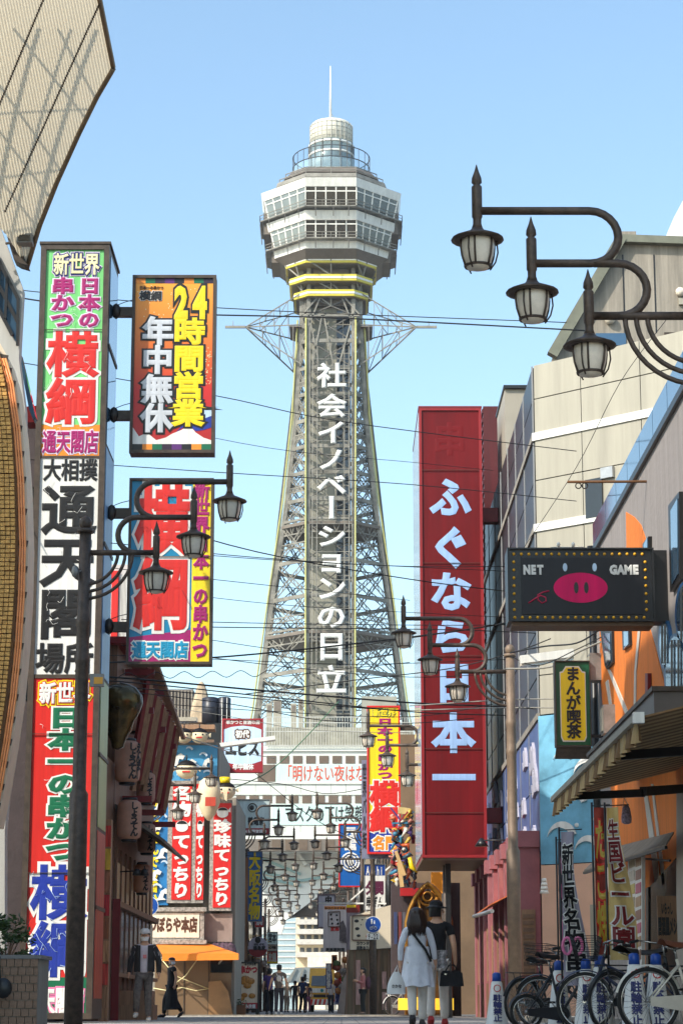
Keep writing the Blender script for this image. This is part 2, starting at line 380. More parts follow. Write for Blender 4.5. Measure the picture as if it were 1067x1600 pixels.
# ================= LEFT: brick planter =================
pl = thing('brick_planter', 'low planter wall of brown glazed bricks at the lower left corner', 'planter', (-3.9, 24.5, 0))
Yp = 24.5; xr = X(60, Yp); xl = X(-40, Yp); zt = Z(1492, Yp)
b = MB(); b.box(xl, Yp+.02, 0, xr-.012, Yp+.9, zt-.04); b.build('core', concrete, pl)
b = MB(); b.box(xl, Yp-.02, zt-.04, xr+.02, Yp+.92, zt); b.build('coping', mat('grey stone coping', (130,124,120), .7), pl)
bm0 = None; nrow = 9; rh = (zt-.04)/nrow; bw = .085
for r in range(nrow):
    k = 0; x = xr-.006
    while x > xl:
        off = .5 if r % 2 else 0
        loc = Vector((x-(0 if k or not off else 0), Yp+random.random()*.006, r*rh+.004))
        if bm0 is None:
            bb = MB().box(0, 0, 0, 1, 1, 1); o = bb.build('brick', tile_brown, pl); bm0 = o.data; o.parent = pl
            me = bm0; bpy.data.objects.remove(o)
            me.vertices.foreach_set('co', [c for v in [(0,0,0),(1,0,0),(1,1,0),(0,1,0),(0,0,1),(1,0,1),(1,1,1),(0,1,1)] for c in v]); me.update()
        wdt = bw if not (k == 0 and off) else bw/2
        inst('brick', bm0, (x-wdt, loc.y-.012, loc.z), pl, (wdt-.008, .035, rh-.009)); x -= wdt; k += 1
def leaves(mb, c, r, n, sz, rnd=random):
    for _ in range(n):
        while 1:
            p = Vector((rnd.uniform(-1,1), rnd.uniform(-1,1), rnd.uniform(-1,1)))
            if p.length < 1: break
        q = Vector(c)+Vector((p.x*r[0], p.y*r[1], p.z*r[2])); d = Vector((rnd.gauss(0,1), rnd.gauss(0,1), rnd.gauss(0,.5))).normalized()
        e = d.cross(Vector((rnd.gauss(0,1), rnd.gauss(0,1), rnd.gauss(0,1)))).normalized(); s = sz*rnd.uniform(.6,1.3)
        mb.add([q-d*s, q+e*s*.35, q+d*s, q-e*s*.35], [(0,1,2,3)])
sh = thing('shrub', 'leafy green shrub growing out of the brown brick planter', 'shrub', (X(10, 25), Yp+.45, zt-.03))
b = MB(); s0 = Vector((X(10,25), Yp+.45, zt-.1))
for k in range(7):
    a = random.uniform(-1,1); b.tube([s0, s0+Vector((a*.12,.0,.2)), s0+Vector((a*.32,random.uniform(-.2,.2),.35+.2*random.random()))], [.012,.008,.003], 5)
b.build('stem', dark_wood, sh)
b = MB()
for k in range(26):
    c = s0+Vector((random.uniform(-.38,.3), random.uniform(-.3,.3), random.uniform(.05,.5))); leaves(b, c, (.12,.12,.07), 46, .038)
b.build('foliage', leaf, sh, recalc=False)
bag = thing('bag', 'dark rounded bag hanging over the face of the brick planter at the left edge', 'bag', (X(2,24.2), 24.3, Z(1562,24.2)))
b = MB(); b.ball(org(bag)+Vector((0,0,.12)), .1, .06, .11); b.build('bag_body', black_paint, bag)
b = MB(); b.tube([org(bag)+Vector((-.03,0,.2)), org(bag)+Vector((-.06,.08,.4)), org(bag)+Vector((-.08,.25,zt-Z(1562,24.2)+.02))], .012, 5); b.build('strap', black_paint, bag)

# ================= LEFT: tall sign column =================
Yt = 40.0
sc = Sign('sign_column', 'tall three-part sign column with green, white and red panels of bold lettering', 'sign', 47, 383, 157.5, 1592, Yt, 1.65, brown_frame, rim=.10, ym=1000)
sc.panel(lgreen_ink, 0, 390, 1, 712.5); sc.panel(orange_ink, 0, 664, 1, 712.5, .012)
sc.panel(white_ink, 0, 716, 1, 1054, .008, 'white_panel'); sc.panel(red_ink, 0, 1060, 1, 1590, .008, 'red_panel'); sc.panel(green_ink, 0, 1527, 1, 1590, .012)
bx('divider', brown_frame, sc.root, sc.x0+.1, Yt-.03, Z(716,Yt), sc.x1-.1, Yt+.02, Z(712.5,Yt)); bx('divider', brown_frame, sc.root, sc.x0+.1, Yt-.03, Z(1060,Yt), sc.x1-.1, Yt+.02, Z(1054,Yt))
T = sc.text
halo = P('pale lilac vinyl', (222, 206, 226))
T('新世界', .13, 396, .93, 431, cream_ink, .025, [(halo,.13),(navy_ink,.09)], 'h')
T('日本の', .58, 434, .95, 513, mag_ink, .05, [(halo,.11)]); T('串かつ', .1, 434, .5, 513, mag_ink, .05, [(halo,.11)])
T('横綱', .06, 517, .94, 664, red_ink, .035, [(white_ink,.085)]); T('通天閣店', .02, 672, .98, 709, mag_ink, .035, [(halo,.09)], 'h')
T('大相撲', .05, 717, .97, 752, black_ink, .035, d='h'); T('通天閣', .04, 756, .97, 1000, black_ink, .034); T('場所', .02, 1004, .98, 1053, black_ink, .038, d='h')
T('新世界', .1, 1066, .95, 1100, white_ink, .04, [(yellow_ink,.15),(red_ink,.085)], 'h')
T('日本一の串かつ', .27, 1104, .83, 1347, green_ink, .055, [(white_ink,.12)]); T('横綱', .05, 1350, .97, 1528, blue_ink, .032, [(white_ink,.085)])
T('通天閣店', .03, 1542, .97, 1586, white_ink, .04, [(pink_ink,.11)], 'h')
for y_ in (516, 1147, 1364): sc.seam(y_)
sc.cracks(395, 700, 16, white_ink); sc.cracks(740, 1000, 16, white_ink); sc.cracks(1080, 1340, 10, white_ink); sc.cracks(1350, 1530, 22, paleb_ink, .16)
sidep = [(sky_ink if 0 else glass_blue, 395, 690), (P('faded blue print',(120,165,205)), 695, 1050), (P('faded green print',(150,170,110)), 1056, 1290), (P('red food print',(190,70,50),var=.5,sc=5), 1296, 1560)]
for m_, y0, y1 in sidep:
    MB().box(sc.x1-.002, Yt+.18, Z(y1,Yt), sc.x1+.012, Yt+1.5, Z(y0,Yt)).build('side_panel', m_, sc.root)
bx('roof_cap', brown_frame, sc.root, sc.x0-.03, Yt-.07, sc.z1+.004, sc.x1+.03, Yt+1.7, sc.z1+.05)
for y in (540, 850, 1180, 1420): bx('side_rail', brown_frame, sc.root, sc.x1+.012, Yt+.1, Z(y,Yt), sc.x1+.03, Yt+1.6, Z(y-6,Yt))

# ================= LEFT: 24 hour sign and blue sign =================
Ys = 40.6
g24 = gradmat('orange to red printed sheet', [(0,(160,30,30)),(.35,(196,36,30)),(1,(240,160,50))])
s24 = Sign('hanging_sign', 'orange and red hanging sign about round-the-clock opening, bracketed off the column', 'sign', 205.5, 431, 336.5, 708, Ys, .35, brown_frame, rim=.055, ym=570)
s24.panel(g24, 0, 431, 1, 708)
cl = [orange_ink, green_ink, P('dark plum vinyl',(50,30,50)), purple_ink, black_ink]
for k in range(8):
    s24.panel(cl[k % 5], k/8, 431, (k+1)/8, 443, .012, 'colour_square'); s24.panel(cl[(k+4) % 5], k/8, 694, (k+1)/8, 708, .012, 'colour_square')
s24.poly(white_ink, [(0,694),(0,668),(.08,682),(.18,676),(.3,688),(.42,684),(.5,678),(.62,672),(.72,664),(.8,676),(.9,684),(1,688),(1,694)], .012, 'snow_hill_print')
s24.poly(blue_ink, [(.55,676),(.62,666),(.7,660),(.8,664),(.86,656),(1,650),(1,668),(.9,672),(.8,674),(.7,662)], .013, 'blue_print')
s24.poly(paleb_ink, [(.86,656),(.9,640),(1,636),(1,650)], .014, 'pale_blue_print')
for k in range(90):
    a = random.choice([(.0,.8,445,500),(.86,.99,540,600)]); u = random.uniform(a[0], a[1]); y = random.uniform(a[2], a[3]); s24.n += 1
    if k == 0: bsp = MB()
    bsp.box(s24.u(u)-.008, Ys-.011, Z(y,Ys)-.008, s24.u(u)+.008, Ys-.006, Z(y,Ys)+.008)
bsp.build('paint_specks', cream_ink, s24.root, kind='stuff')
T = s24.text
T('24', .47, 449, .95, 497, yellow_ink, .06, [(black_ink,.13)], 'h', 1.35); T('時間営業', .5, 497, .9, 667, yellow_ink, .045, [(black_ink,.11)])
T('年中無休', .1, 495, .5, 676, grey_ink, .045, [(black_ink,.11)]); T('横綱', .05, 455, .34, 470, black_ink, .04, [(white_ink,.09)], 'h')
T('日本一の串かつ', .05, 447, .36, 453, black_ink, .03, d='h')
sb = Sign('hanging_sign', 'blue hanging sign with two big red outlined characters and a yellow strip', 'sign', 200.5, 748, 332.5, 1038, Ys, .35, brown_frame, rim=.045, ym=890)
sb.panel(P('bright blue print',(14,128,170)), 0, 748, 1, 1038); sb.panel(yellow_ink, .77, 748, 1, 1038, .012)
sb.poly(mag_ink, [(0,996),(.77,984),(.77,1036),(0,1036)], .011)
T = sb.text
T('横綱', .05, 754, .74, 986, red_ink, .035, [(white_ink,.08)]); T('新世界日本一の串かつ', .79, 752, .98, 1030, mag_ink, .055, [(yellow_ink,.09)])
T('通天閣店', .04, 1002, .74, 1029, sky_ink, .05, [(white_ink,.13)], 'h')
sb.cracks(760, 980, 10, dred_ink); sb.seam(870)
for sg, ys in ((s24, (485, 647)), (sb, (800, 978))):
    for y in ys:
        bx('bracket', brown_frame, sg.root, sc.x1+.03, Ys+.06, Z(y,Ys)-.09, sg.x0, Ys+.2, Z(y,Ys)+.09)
        b = MB(); b.tube([(sc.x1+.05, Ys+.1, Z(y,Ys)+.12), (sc.x1+.25, Ys+.1, Z(y,Ys)+.2), (sg.x0, Ys+.1, Z(y,Ys)+.24)], .008, 5); b.build('cable_loop', black_paint, sg.root)
        b = MB(); b.ball((sc.x1+.08, Ys+.05, Z(y,Ys)), .09, .1, .16, 8); b.build('clamp', dark_iron, sg.root)

# ================= LEFT: restaurant with paper lanterns =================
XR = -4.7
def Q(x, y): return WX(x, y, XR)
rs = thing('restaurant', 'dark wooden restaurant front with slatted racks and a glazed ground floor, left', 'restaurant', (-7, 52, 0))
Y0, Y1 = 47.8, 58.0
b = MB(); b.box(-11, Y0, 0, XR-.12, Y1, 7.9); b.build('wall', dark_wood, rs)
b = MB(); b.box(-11, Y0-.25, 7.9, XR+.25, Y1+.1, 8.05); b.build('roof', maroon, rs)
b = MB(); p0, p1 = (XR+.35, Y0, 8.3), (XR+.35, Y1, 7.6); b.beam(p0, p1, .14); b.beam((XR+.6, Y0, 7.8), (XR+.6, Y1, 7.1), .1); b.build('eave_beam', lwood, rs)
for zc in (7.55, 6.7, 4.75):     # red cross beams
    for yy in (49.3, 52.8, 56.3):
        bx('red_beam', maroon, rs, XR-.1, yy, zc-.08, XR+.55, yy+.14, zc+.05)
b0 = None
for k in range(15):                    # slanting wooden battens
    yy = 48.2+k*.66
    for (za, zb) in ((5.1, 7.2),):
        b = MB(); b.beam((XR+.12, yy+.5, za+random.uniform(-.2,.2)), (XR+.5, yy, zb), .09, .12); b.build('batten', lwood if k % 3 else maroon, rs)
b = MB(); b.prism([(XR-.1,Y0,4.5),(XR+.95,Y0+.2,3.75),(XR+.95,Y0+.2,3.68),(XR-.1,Y0,4.40)], (0,6.6,0)); b.build('canopy_roof', mat('grey brown canopy sheet',(92,84,76),.5,.2), rs)
for k in range(9):
    y = 48.1+k*1.08
    bx('window', mat('grey blue shop glass',(104,120,134),.08,.2,.25,2,spec=1), rs, XR-.12, y, 1.0, XR-.07, y+.9, 2.3); bx('upper_window', mat('amber lit glass',(196,160,112),.3,0,.2,3), rs, XR-.12, y, 2.5, XR-.08, y+.9, 3.3)  # upper panes give off no light, their warm lit look is put into the amber
    bx('window_post', dark_wood, rs, XR-.1, y-.11, .0, XR-.05, y-.03, 3.6)
bx('window_rail', lwood, rs, XR-.1, Y0, 2.34, XR+.05, Y1, 2.46); bx('window_rail', lwood, rs, XR-.1, Y0, .9, XR+.05, Y1, .98)
bx('red_door_frame', maroon, rs, XR-.1, Y0-.06, 0, XR+.06, Y0-.0, 2.5)
# front wall (faces the camera) with hanging flags of posters beside the column
b = MB(); b.box(XR-.5, 45.6, 0, XR-.12, 47.7, Z(1180,46)); b.build('side_wall', dark_wood, rs)
for k in range(8):
    y = 1290+k*36; cc = [(210,60,50),(225,180,60),(170,110,80),(200,50,60),(150,90,60),(190,140,100),(205,70,60),(160,120,90)][k]
    b = MB(); b.box(X(158,44), 44, Z(y+33,44), X(168,44), 44.03, Z(y,44)); b.build('poster', P('menu poster %d' % k, cc, var=.5, sc=9), rs)
b = MB(); b.box(X(156,44.1), 44.04, 0, X(169,44.1), 44.3, Z(1280,44)); b.build('poster_post', lwood, rs)
# red-trimmed white upper wall behind the column
ub = thing('white_wall_building', 'upper storey wall of whitish sheet with red corner trim behind the blue sign', 'building', (X(185,59), 60, 0))
bx('wall', mat('dirty white sheet',(196,190,186),.6,0,.12,1,0,streak=1), ub, X(150,60), 59, 0, X(205,60,900), 62, Z(893,60))
bx('red_trim', red_ink, ub, X(176,59,900), 58.9, 8, X(186,59,900), 58.98, Z(900,59)); bx('red_trim', red_ink, ub, X(150,59,900), 58.88, Z(905,59), X(186,59,900), 58.97, Z(893,59))
b = MB()
for k in range(10): b.box(X(188,59,900)+k*.035, 58.95, 8, X(188,59,900)+k*.035+.02, 59.0, Z(900,59))
b.build('sheet_ribs', white_paint, ub)
# glossy dark sculpture
b = MB(); sp = MB(); c = Q(187, 1115); b.smooth = True
prof = [(.02,-1.05),(.18,-.98),(.22,-.8),(.3,-.6),(.4,-.45),(.46,-.2),(.62,.1),(.72,.4),(.70,.65),(.5,.9),(.25,1.02),(.03,1.05)]
prof = [(r*.68, z*.66) for r, z in prof]; b.lathe(prof, (XR+.05, 46.6, Z(1120,46.6)), 20, True, 1, 1)
st_ = thing('sculpture', 'big glossy dark bronze bulb-shaped sculpture hanging behind the sign column', 'sculpture', (XR+.05, 46.6, Z(1120,46.6)-.7))
b.build('body', mat('glossy dark bronze',(104,86,44),.22,.5,.6,1.6), st_)
b = MB(); pts = [(XR+.05+r*1.02, 46.5, Z(1120,46.6)+z) for r, z in prof]; b.tube(pts, .018, 6); b.build('rim', chrome, st_)
# lanterns
paper = mat('aged lantern paper',(206,160,138),.6,0,.18,4)
n = paper.node_tree; tr = n.nodes.new('ShaderNodeBsdfTranslucent'); tr.inputs[0].default_value = (.75,.5,.35,1); ms = n.nodes.new('ShaderNodeMixShader'); ms.inputs[0].default_value = .25
n.links.new(n.nodes['Principled BSDF'].outputs[0], ms.inputs[1]); n.links.new(tr.outputs[0], ms.inputs[2]); n.links.new(ms.outputs[0], n.nodes['Material Output'].inputs[0])
def lantern(label, loc, r, h, words, group='paper lanterns along the restaurant'):
    t = thing('paper_lantern', label, 'lantern', loc, group); L0 = Vector(loc); b = MB()
    n_ = 15; b.lathe([((.72 if i in (0, n_) else 1)*r*(1-.18*abs(2*i/n_-1)**5)*(1+.012*(i % 2)), h*i/n_) for i in range(n_+1)], L0, 16); b.build('paper_shade', paper, t)
    b = MB(); b.lathe([(r*.6,-.05),(r*.66,0)], L0, 14); b.build('bottom_ring', black_paint, t); b = MB(); b.lathe([(r*.66,h),(r*.6,h+.05)], L0, 14); b.build('top_ring', black_paint, t)
    for k, wd in enumerate(words):
        a = math.radians(-62+k*34); o = L0+Vector((math.cos(a)*r*1.04, math.sin(a)*r*1.04, 0)); rr = Vector((-math.sin(a), math.cos(a), 0))
        letters(wd, cellsv(len(wd), -r*.28, h*.08, r*.28, h*.92), o, rr, RZ, black_ink, .06, t, fill=1.25)
    return t
for lb, px, py, Yl, hpx in (('paper lantern in front of the dark bronze sculpture, topmost', 212, 1143, 49.5, 56), ('largest paper lantern with black brush writing, under the bronze sculpture', 199, 1223, 47.4, 66),
      ('plain glowing paper lantern low down beside the sloping canopy', 202, 1312, 47.6, 62), ('second-row paper lantern hanging beside the upper wooden battens', 231, 1186, 53, 48),
      ('second-row paper lantern just above a red cross beam', 228, 1255, 52.5, 48), ('paper lantern beside the yellow lettering of the blue wave column', 229, 1333, 53, 46), ('lowest paper lantern above the ground floor windows', 222, 1395, 52, 44)):
    p = W(px, py, Yl); h = hpx*Yl/3560; lantern(lb, p, h*.31, h, ['しょうてん','えんま！'] if 'largest' in lb else ['しょうてん'])
# spotlight, festoon bulbs
for lb, px, py in (('black twin spotlight sticking out over the glazed ground floor of the restaurant', 188, 1362), ):
    t = thing('spotlight', lb, 'spotlight', Q(px, py)); p = org(t)
    b = MB(); b.tube([p+Vector((0,0,.0)), p+Vector((.5,0,.02))], .015, 6); b.build('arm', black_paint, t)
    for d in (.36, .52): b = MB(); b.lathe([(.03,.08),(.06,.06),(.1,-.06)], p+Vector((d,0,-.02)), 10); b.build('lamp_head', black_paint, t)
# ================= RIGHT: stucco building with orange leaf =================
XB = 4.75
def V(x, y, d=0): return WX(x, y, XB-d)
def rel(pix, d, th): return [V(x, y, d) for x, y in pix]
sb_ = thing('stucco_building', 'grey and orange stucco building with a glass-topped parapet on the right', 'building', (XB+3, 34, 0))
Ya, Yb = 19.0, V(928, 840).y; zp = V(1000, 711).z
b = MB(); b.box(XB, Ya, 0, XB+7, Yb, zp-.25); b.build('wall', grey_wall, sb_)
bx('parapet_edge', black_paint, sb_, XB-.06, Ya, zp-.27, XB+.2, Yb+.02, zp-.16)
k = 0; y = Ya
while y < Yb-.2:
    e = min(y+1.55, Yb); b = MB(); zz0, zz1 = zp-.15, zp+.30
    b.box(XB-.03, y+.02, zz0, XB+.0, e-.02, zz1); b.build('parapet_pane', glass_blue, sb_); y += 1.55; k += 1
def onwall(name, m, pix, d=.02, parent=sb_, th=.06):
    b = MB(); b.prism([V(x, y, d) for x, y in pix], (th, 0, 0)); return b.build(name, m, parent)
onwall('orange_leaf', orange_wall, [(977,800),(990,808),(1000,820),(1007,840),(1008,862),(1030,900),(1030,960),(950,970),(940,960),(936,900),(945,870),(978,860)], .012)
onwall('orange_leaf', orange_wall, [(936,975),(1012,975),(1022,1010),(1035,1060),(1045,1100),(1067,1130),(1110,1200),(1110,1620),(1010,1620),(1000,1500),(968,1400),(955,1250),(944,1140),(937,1060)], .014)
wl = mat('white line paint',(206,198,186),.8)
for q in ([(948,1046),(952,1046),(984,1122),(979,1124)], [(996,979),(1000,979),(993,1050),(992,1110),(989,1110),(990,1050)], [(945,1066),(949,1062),(960,1140),(957,1142)], [(1004,1235),(1009,1232),(1020,1300),(1028,1370),(1022,1380)], [(1016,1225),(1019,1225),(1038,1380),(1034,1384)]):
    onwall('white_line', wl, q, .03)
for q in ([(937,985),(955,985),(956,1035),(947,1046),(944,1040)], [(971,985),(982,980),(983,1008),(972,1016)], [(1043,790),(1060,768),(1061,905),(1046,925)], [(1003,850),(1012,838),(1012,858),(1003,861)]):
    fr = onwall('window', black_paint, q, .06, th=.1); cx = sum(p[0] for p in q)/len(q); cy = sum(p[1] for p in q)/len(q)
    onwall('pane', glass_blue, [(cx+(x-cx)*.62, cy+(y-cy)*.86) for x, y in q], .075, fr)
def oval(cx, cy, rx, ry, top=1): return [(cx+rx*math.cos(a), cy+ry*math.sin(a)*(1 if math.sin(a) > 0 else top)) for a in [2*math.pi*i/22 for i in range(22)]]
blue_rim = P('deep blue rim', (30, 84, 130))
for (cx, cy, rx, ry) in ((1036,1006,6.5,34),(1054,1052,15,58),(1068,960,12,46)):
    fr = onwall('oval_window', blue_rim, oval(cx, cy, rx+2.5, ry+5), .05, th=.12); onwall('pane', glass_blue, oval(cx, cy, rx, ry), .07, fr)
    for q in (-.35, .35): b = MB(); b.beam(V(cx+rx*q, cy-ry*.9, .09), V(cx+rx*q, cy+ry*.9, .09), .03, .02); b.build('window_frame', steel_grey, fr)
onwall('drainpipe', maroon, [(1007,1052),(1011,1052),(1011,1092),(1007,1095)], .08)
# ground floor: shopfront, menu board, wooden notice
onwall('door_opening', glass_dark, [(1012,1388),(1056,1340),(1056,1640),(1012,1612)], .03)
onwall('door_frame', black_paint, [(1008,1388),(1012,1386),(1012,1612),(1008,1612)], .05)
onwall('wall_strip', mat('beige render',(176,162,146),.8,0,.1,2,.3), [(1056,1240),(1110,1200),(1110,1640),(1056,1640)], .035)
onwall('wall_strip', cream_panel, [(985,1330),(1004,1322),(1004,1600),(985,1596)], .03)
# menu poster board
mp = thing('menu_board', 'tall white board of small dish photographs on the orange shopfront', 'menu board', V(992, 1505))
b = MB(); b.prism([V(980,1338,.35), V(1002,1326,.35), V(1002,1512,.35), V(980,1508,.35)], (.05,0,0)); b.build('board', white_ink, mp)
for r in range(8):
    for c_ in range(2):
        x0 = 982+c_*10; y0 = 1342+r*21-c_*2; col = [(210,190,150),(190,150,110),(220,210,190),(150,100,80),(230,200,90),(205,90,120)][(r*2+c_) % 6]
        b = MB(); b.prism([V(x0,y0,.36), V(x0+8,y0-4,.36), V(x0+8,y0+12,.36), V(x0,y0+15,.36)], (.008,0,0)); b.build('dish_photo', P('dish print %d' % ((r*2+c_) % 6), col, var=.55, sc=14), mp)
wn = thing('wooden_notice', 'pale wooden notice board with black brush characters beside the orange wall', 'notice board', W(1041, 1468, 29))
b = MB(); p, q = W(1027,1472,29), W(1055,1400,29); b.box(p.x, 28.96, p.z, q.x, 29.0, q.z); b.build('board', lwood, wn)
letters('串焼きメン', cellsv(5, 0, 0, .01, .01), Vector((0,-50,-5)), RX, RZ, black_ink, .05, wn) if 0 else None
letters('居酒屋メシ', cellsh(5, p.x, p.z+.08, q.x, q.z-.26), Vector((0,28.95,0)), RX, RZ, black_ink, .05, wn)
letters('いらっし', cellsh(4, p.x+.05, q.z-.24, q.x-.05, q.z-.08), Vector((0,28.95,0)), RX, RZ, black_ink, .05, wn)
# canopy (striped retractable awning on dark casing)
aw = thing('striped_awning', 'large brown striped retractable awning with a white end cap over the shop', 'awning', (XB-.8, 31, 3.2))
stripe = [mat('awning brown',(128,96,58),.8,0,.15,3), mat('awning beige',(190,160,112),.8,0,.15,3)]
Yn, Yf = 22.6, 31.8; zw, zf, xo = 3.55, 3.12, 3.0
N = 44; b = MB()
for i in range(N):
    ya = Yn+(Yf-Yn)*i/N; yb = Yn+(Yf-Yn)*(i+1)/N; b.k = i % 2
    b.add([(XB,ya,zw),(XB,yb,zw),(xo,yb,zf),(xo,ya,zf),(XB,ya,zw+.02),(XB,yb,zw+.02),(xo,yb,zf+.02),(xo,ya,zf+.02)], [(0,1,2,3),(4,7,6,5),(3,2,6,7),(0,3,7,4),(1,5,6,2)])
b.build('fabric', stripe, aw)
b = MB()
for i in range(120):
    ya = Yn+(Yf-Yn)*i/120; yb = Yn+(Yf-Yn)*(i+1)/120; b.k = (i//2) % 2; o1 = .03*math.sin(i*1.1); o2 = .03*math.sin((i+1)*1.1)
    b.add([(xo+o1*.2,ya,zf),(xo+o2*.2,yb,zf),(xo+o2*1.6,yb,zf-.22),(xo+o1*1.6,ya,zf-.22)], [(0,1,2,3)])
b.build('valance', stripe, aw, recalc=False)
bx('front_rail', cream_panel, aw, xo-.05, Yn, zf-.02, xo+.03, Yf, zf+.05)
bx('end_cap', white_paint, aw, xo-.06, Yn-.1, zf-.05, xo+.05, Yn-.001, zf+.06)
bx('casing', mat('brown grey fascia',(96,88,84),.45,.3,.15,2), aw, 3.95, 28.2, 3.8, XB-.02, 35.8, 4.18)
bx('casing_top', brown_frame, aw, 3.92, 28.15, 4.18, XB-.02, 35.9, 4.24)
for yy in (24.6, 29.6):
    b = MB(); b.beam((XB-.05,yy+1.2,zw-.35),(xo+.9,yy-.5,zf-.12),.09,.12); b.build('folding_arm', brown_frame, aw)
    b = MB(); b.beam((xo+.9,yy-.5,zf-.14),(xo+.05,yy+1.0,zf-.05),.06,.1); b.build('folding_arm', black_paint, aw)
# small lower awning
la = thing('small_awning', 'small faded grey awning above the menu board on the orange shopfront', 'awning', V(985,1320))
p = [W(912,1345,37), W(958,1330,37), W(1052,1302,30), W(1052,1320,30)]
b = MB(); b.prism([W(912,1362,37.5), W(946,1330,38.5), W(1052,1303,31), W(1040,1322,30.6)], (0,0,.03)); b.build('fabric', mat('faded grey awning',(146,132,116),.85,0,.2,3), la)
b = MB(); b.beam(W(912,1364,37.5), W(1040,1324,30.6), .04); b.beam(W(985,1340,34.5), W(1046,1345,31.8), .03); b.build('rail', black_paint, la)
# small hanging charm bag
hb = thing('hanging_charm', 'small cream bag with purple dots hung by a white cord under the big awning', 'ornament', W(978,1285,30))
b = MB(); c = W(978,1277,30); b.lathe([(.02,.16),(.05,.12),(.07,.0),(.065,-.07),(.03,-.09)], c, 10); b.build('bag_body', mat('dotted cloth',(196,176,200),.8,0,.5,40), hb)
b = MB(); b.tube([c+Vector((-.05,0,.13)), W(975,1247,30)], .005, 5); b.tube([c+Vector((.04,0,.13)), W(975,1247,30)], .005, 5); b.build('cord', white_paint, hb)

# pole bracket with rings on the stucco wall
rb = thing('flag_bracket', 'rusty horizontal iron rod with two rings on the stucco wall above the pig-nose sign', 'bracket', W(980, 756, 34))
b = MB(); b.tube([W(886,753,34), W(1100,752,34)], .022, 6); b.build('rod', mat('rusty iron',(112,78,50),.8,.3), rb)
for x in (903, 913, 1051, 1060): b = MB(); c = W(x, 758, 34); b.tube([c+Vector((.045*math.cos(a),0,.045*math.sin(a)-.01)) for a in [i*math.pi/5 for i in range(11)]], .01, 5); b.build('ring', dark_iron, rb)

# ================= RIGHT: net game sign =================
Yg = 32.0
ng = Sign('illuminated_sign', 'black box sign with a pink snout logo framed by amber bulbs', 'sign', 793, 857, 1021, 971, Yg, .55, black_paint, rim=.02, ym=914)
cx_ = MB(); cx_.box(ng.x0+.05, Yg+.02, ng.z0-.06, ng.x1-.02, Yg+.5, ng.z0-.001); cx_.build('base_tray', mat('brown metal tray',(110,84,62),.5,.3), ng.root)
bx('rear_box', black_paint, ng.root, ng.x1+.01, Yg+.12, ng.z0+.02, ng.x1+.22, Yg+.5, ng.z1-.0)
ng.panel(mat('black bulb border',(22,20,20),.35), 0, 857, 1, 971, .006); ng.panel(P('charcoal sign face',(36,35,39),var=.12,rough=.4,spec=.3), .085, 872, .93, 960, .03, 'sign_face')
bulb = None
for x, y in [(801+i*12.05, 866) for i in range(18)]+[(801+i*12.05, 965) for i in range(18)]+[(800.5, 866+i*12.4) for i in range(1, 8)]+[(1010, 866+i*12.4) for i in range(1, 8)]:
    uu = (x-793)/228; loc = Vector((ng.u(uu), Yg-.01, Z(y, Yg)))
    if bulb is None: b = MB(); b.ball((0,0,0), .024, .03, .024, 8); o = b.build('bulb', bulb_amber, None); bulb = o.data; bpy.data.objects.remove(o)
    inst('bulb', bulb, loc, ng.root)
ng.text('NET', .1, 884, .24, 898, white_ink, .07, d='h', fill=1.35, k=.045); ng.text('GAME', .70, 884, .91, 898, white_ink, .07, d='h', fill=1.35, k=.045)
mapx = lambda x: ng.u((x-793)/228)
b = MB(); b.prism([(mapx(906+43*math.cos(a)), Yg-.035, Z(919+23.5*math.sin(a),Yg)) for a in [i*math.pi/20 for i in range(40)]], (0,.004,0)); b.build('snout_shape', P('hot pink print',(222,14,96),spec=.2), ng.root)
for x in (899, 915): b = MB(); b.prism([(mapx(x+3.6*math.cos(a)), Yg-.04, Z(919+9*math.sin(a),Yg)) for a in [i*math.pi/8 for i in range(16)]], (0,.004,0)); b.build('nostril_shape', black_ink, ng.root)
for x in (882, 929): b = MB(); b.prism([(mapx(x+3.6*math.cos(a)), Yg-.035, Z(887+6.5*math.sin(a),Yg)) for a in [i*math.pi/8 for i in range(16)]], (0,.004,0)); b.build('eye_shape', paleb_ink, ng.root)
b = MB(); b.tube([(mapx(x), Yg-.035, Z(y,Yg)) for x, y in ((823,943),(832,937),(842,931),(850,934),(851,940),(844,943),(838,938),(838,930),(846,926),(856,924))], .011, 5); b.build('tail_shape', P('dark pink print',(190,20,70)), ng.root)
b = MB(); b.beam((ng.x1+.1, Yg+.3, ng.z1-.3), (XB, Yg+.3, ng.z1-.3), .08); b.beam((ng.x1+.1, Yg+.3, ng.z0+.2), (XB, Yg+.3, ng.z0+.2), .08); b.build('bracket', black_paint, ng.root)
# comic cafe sign
Ym = 40.5
mg = Sign('projecting_sign', 'green framed yellow vertical sign for a comic cafe beside the street light', 'sign', 867, 1033, 922, 1166, Ym, .3, brown_frame, rim=.015, ym=1100)
mg.panel(P('deep green enamel',(8,84,48)), 0, 1033, 1, 1166); mg.poly(white_ink, [(.12,1050),(.2,1049),(.3,1041),(.7,1041),(.8,1049),(.89,1050),(.89,1152),(.83,1159),(.18,1159),(.12,1152)], .014)
mg.poly(yellow_ink, [(.145,1052),(.22,1051),(.32,1043),(.68,1043),(.78,1051),(.865,1052),(.865,1150),(.81,1157),(.2,1157),(.145,1150)], .02)
mg.text('まんが喫茶', .3, 1042, .72, 1154, black_ink, .035, fill=1.05, k=.03)
b = MB(); b.prism([(mg.x0,Ym,mg.z0-.01),(mg.x1,Ym,mg.z0-.01),(mg.x1,Ym+.25,mg.z0-.16),(mg.x0,Ym+.25,mg.z0-.16)], (0,.05,-.04)); b.build('lower_tray', brown_frame, mg.root)
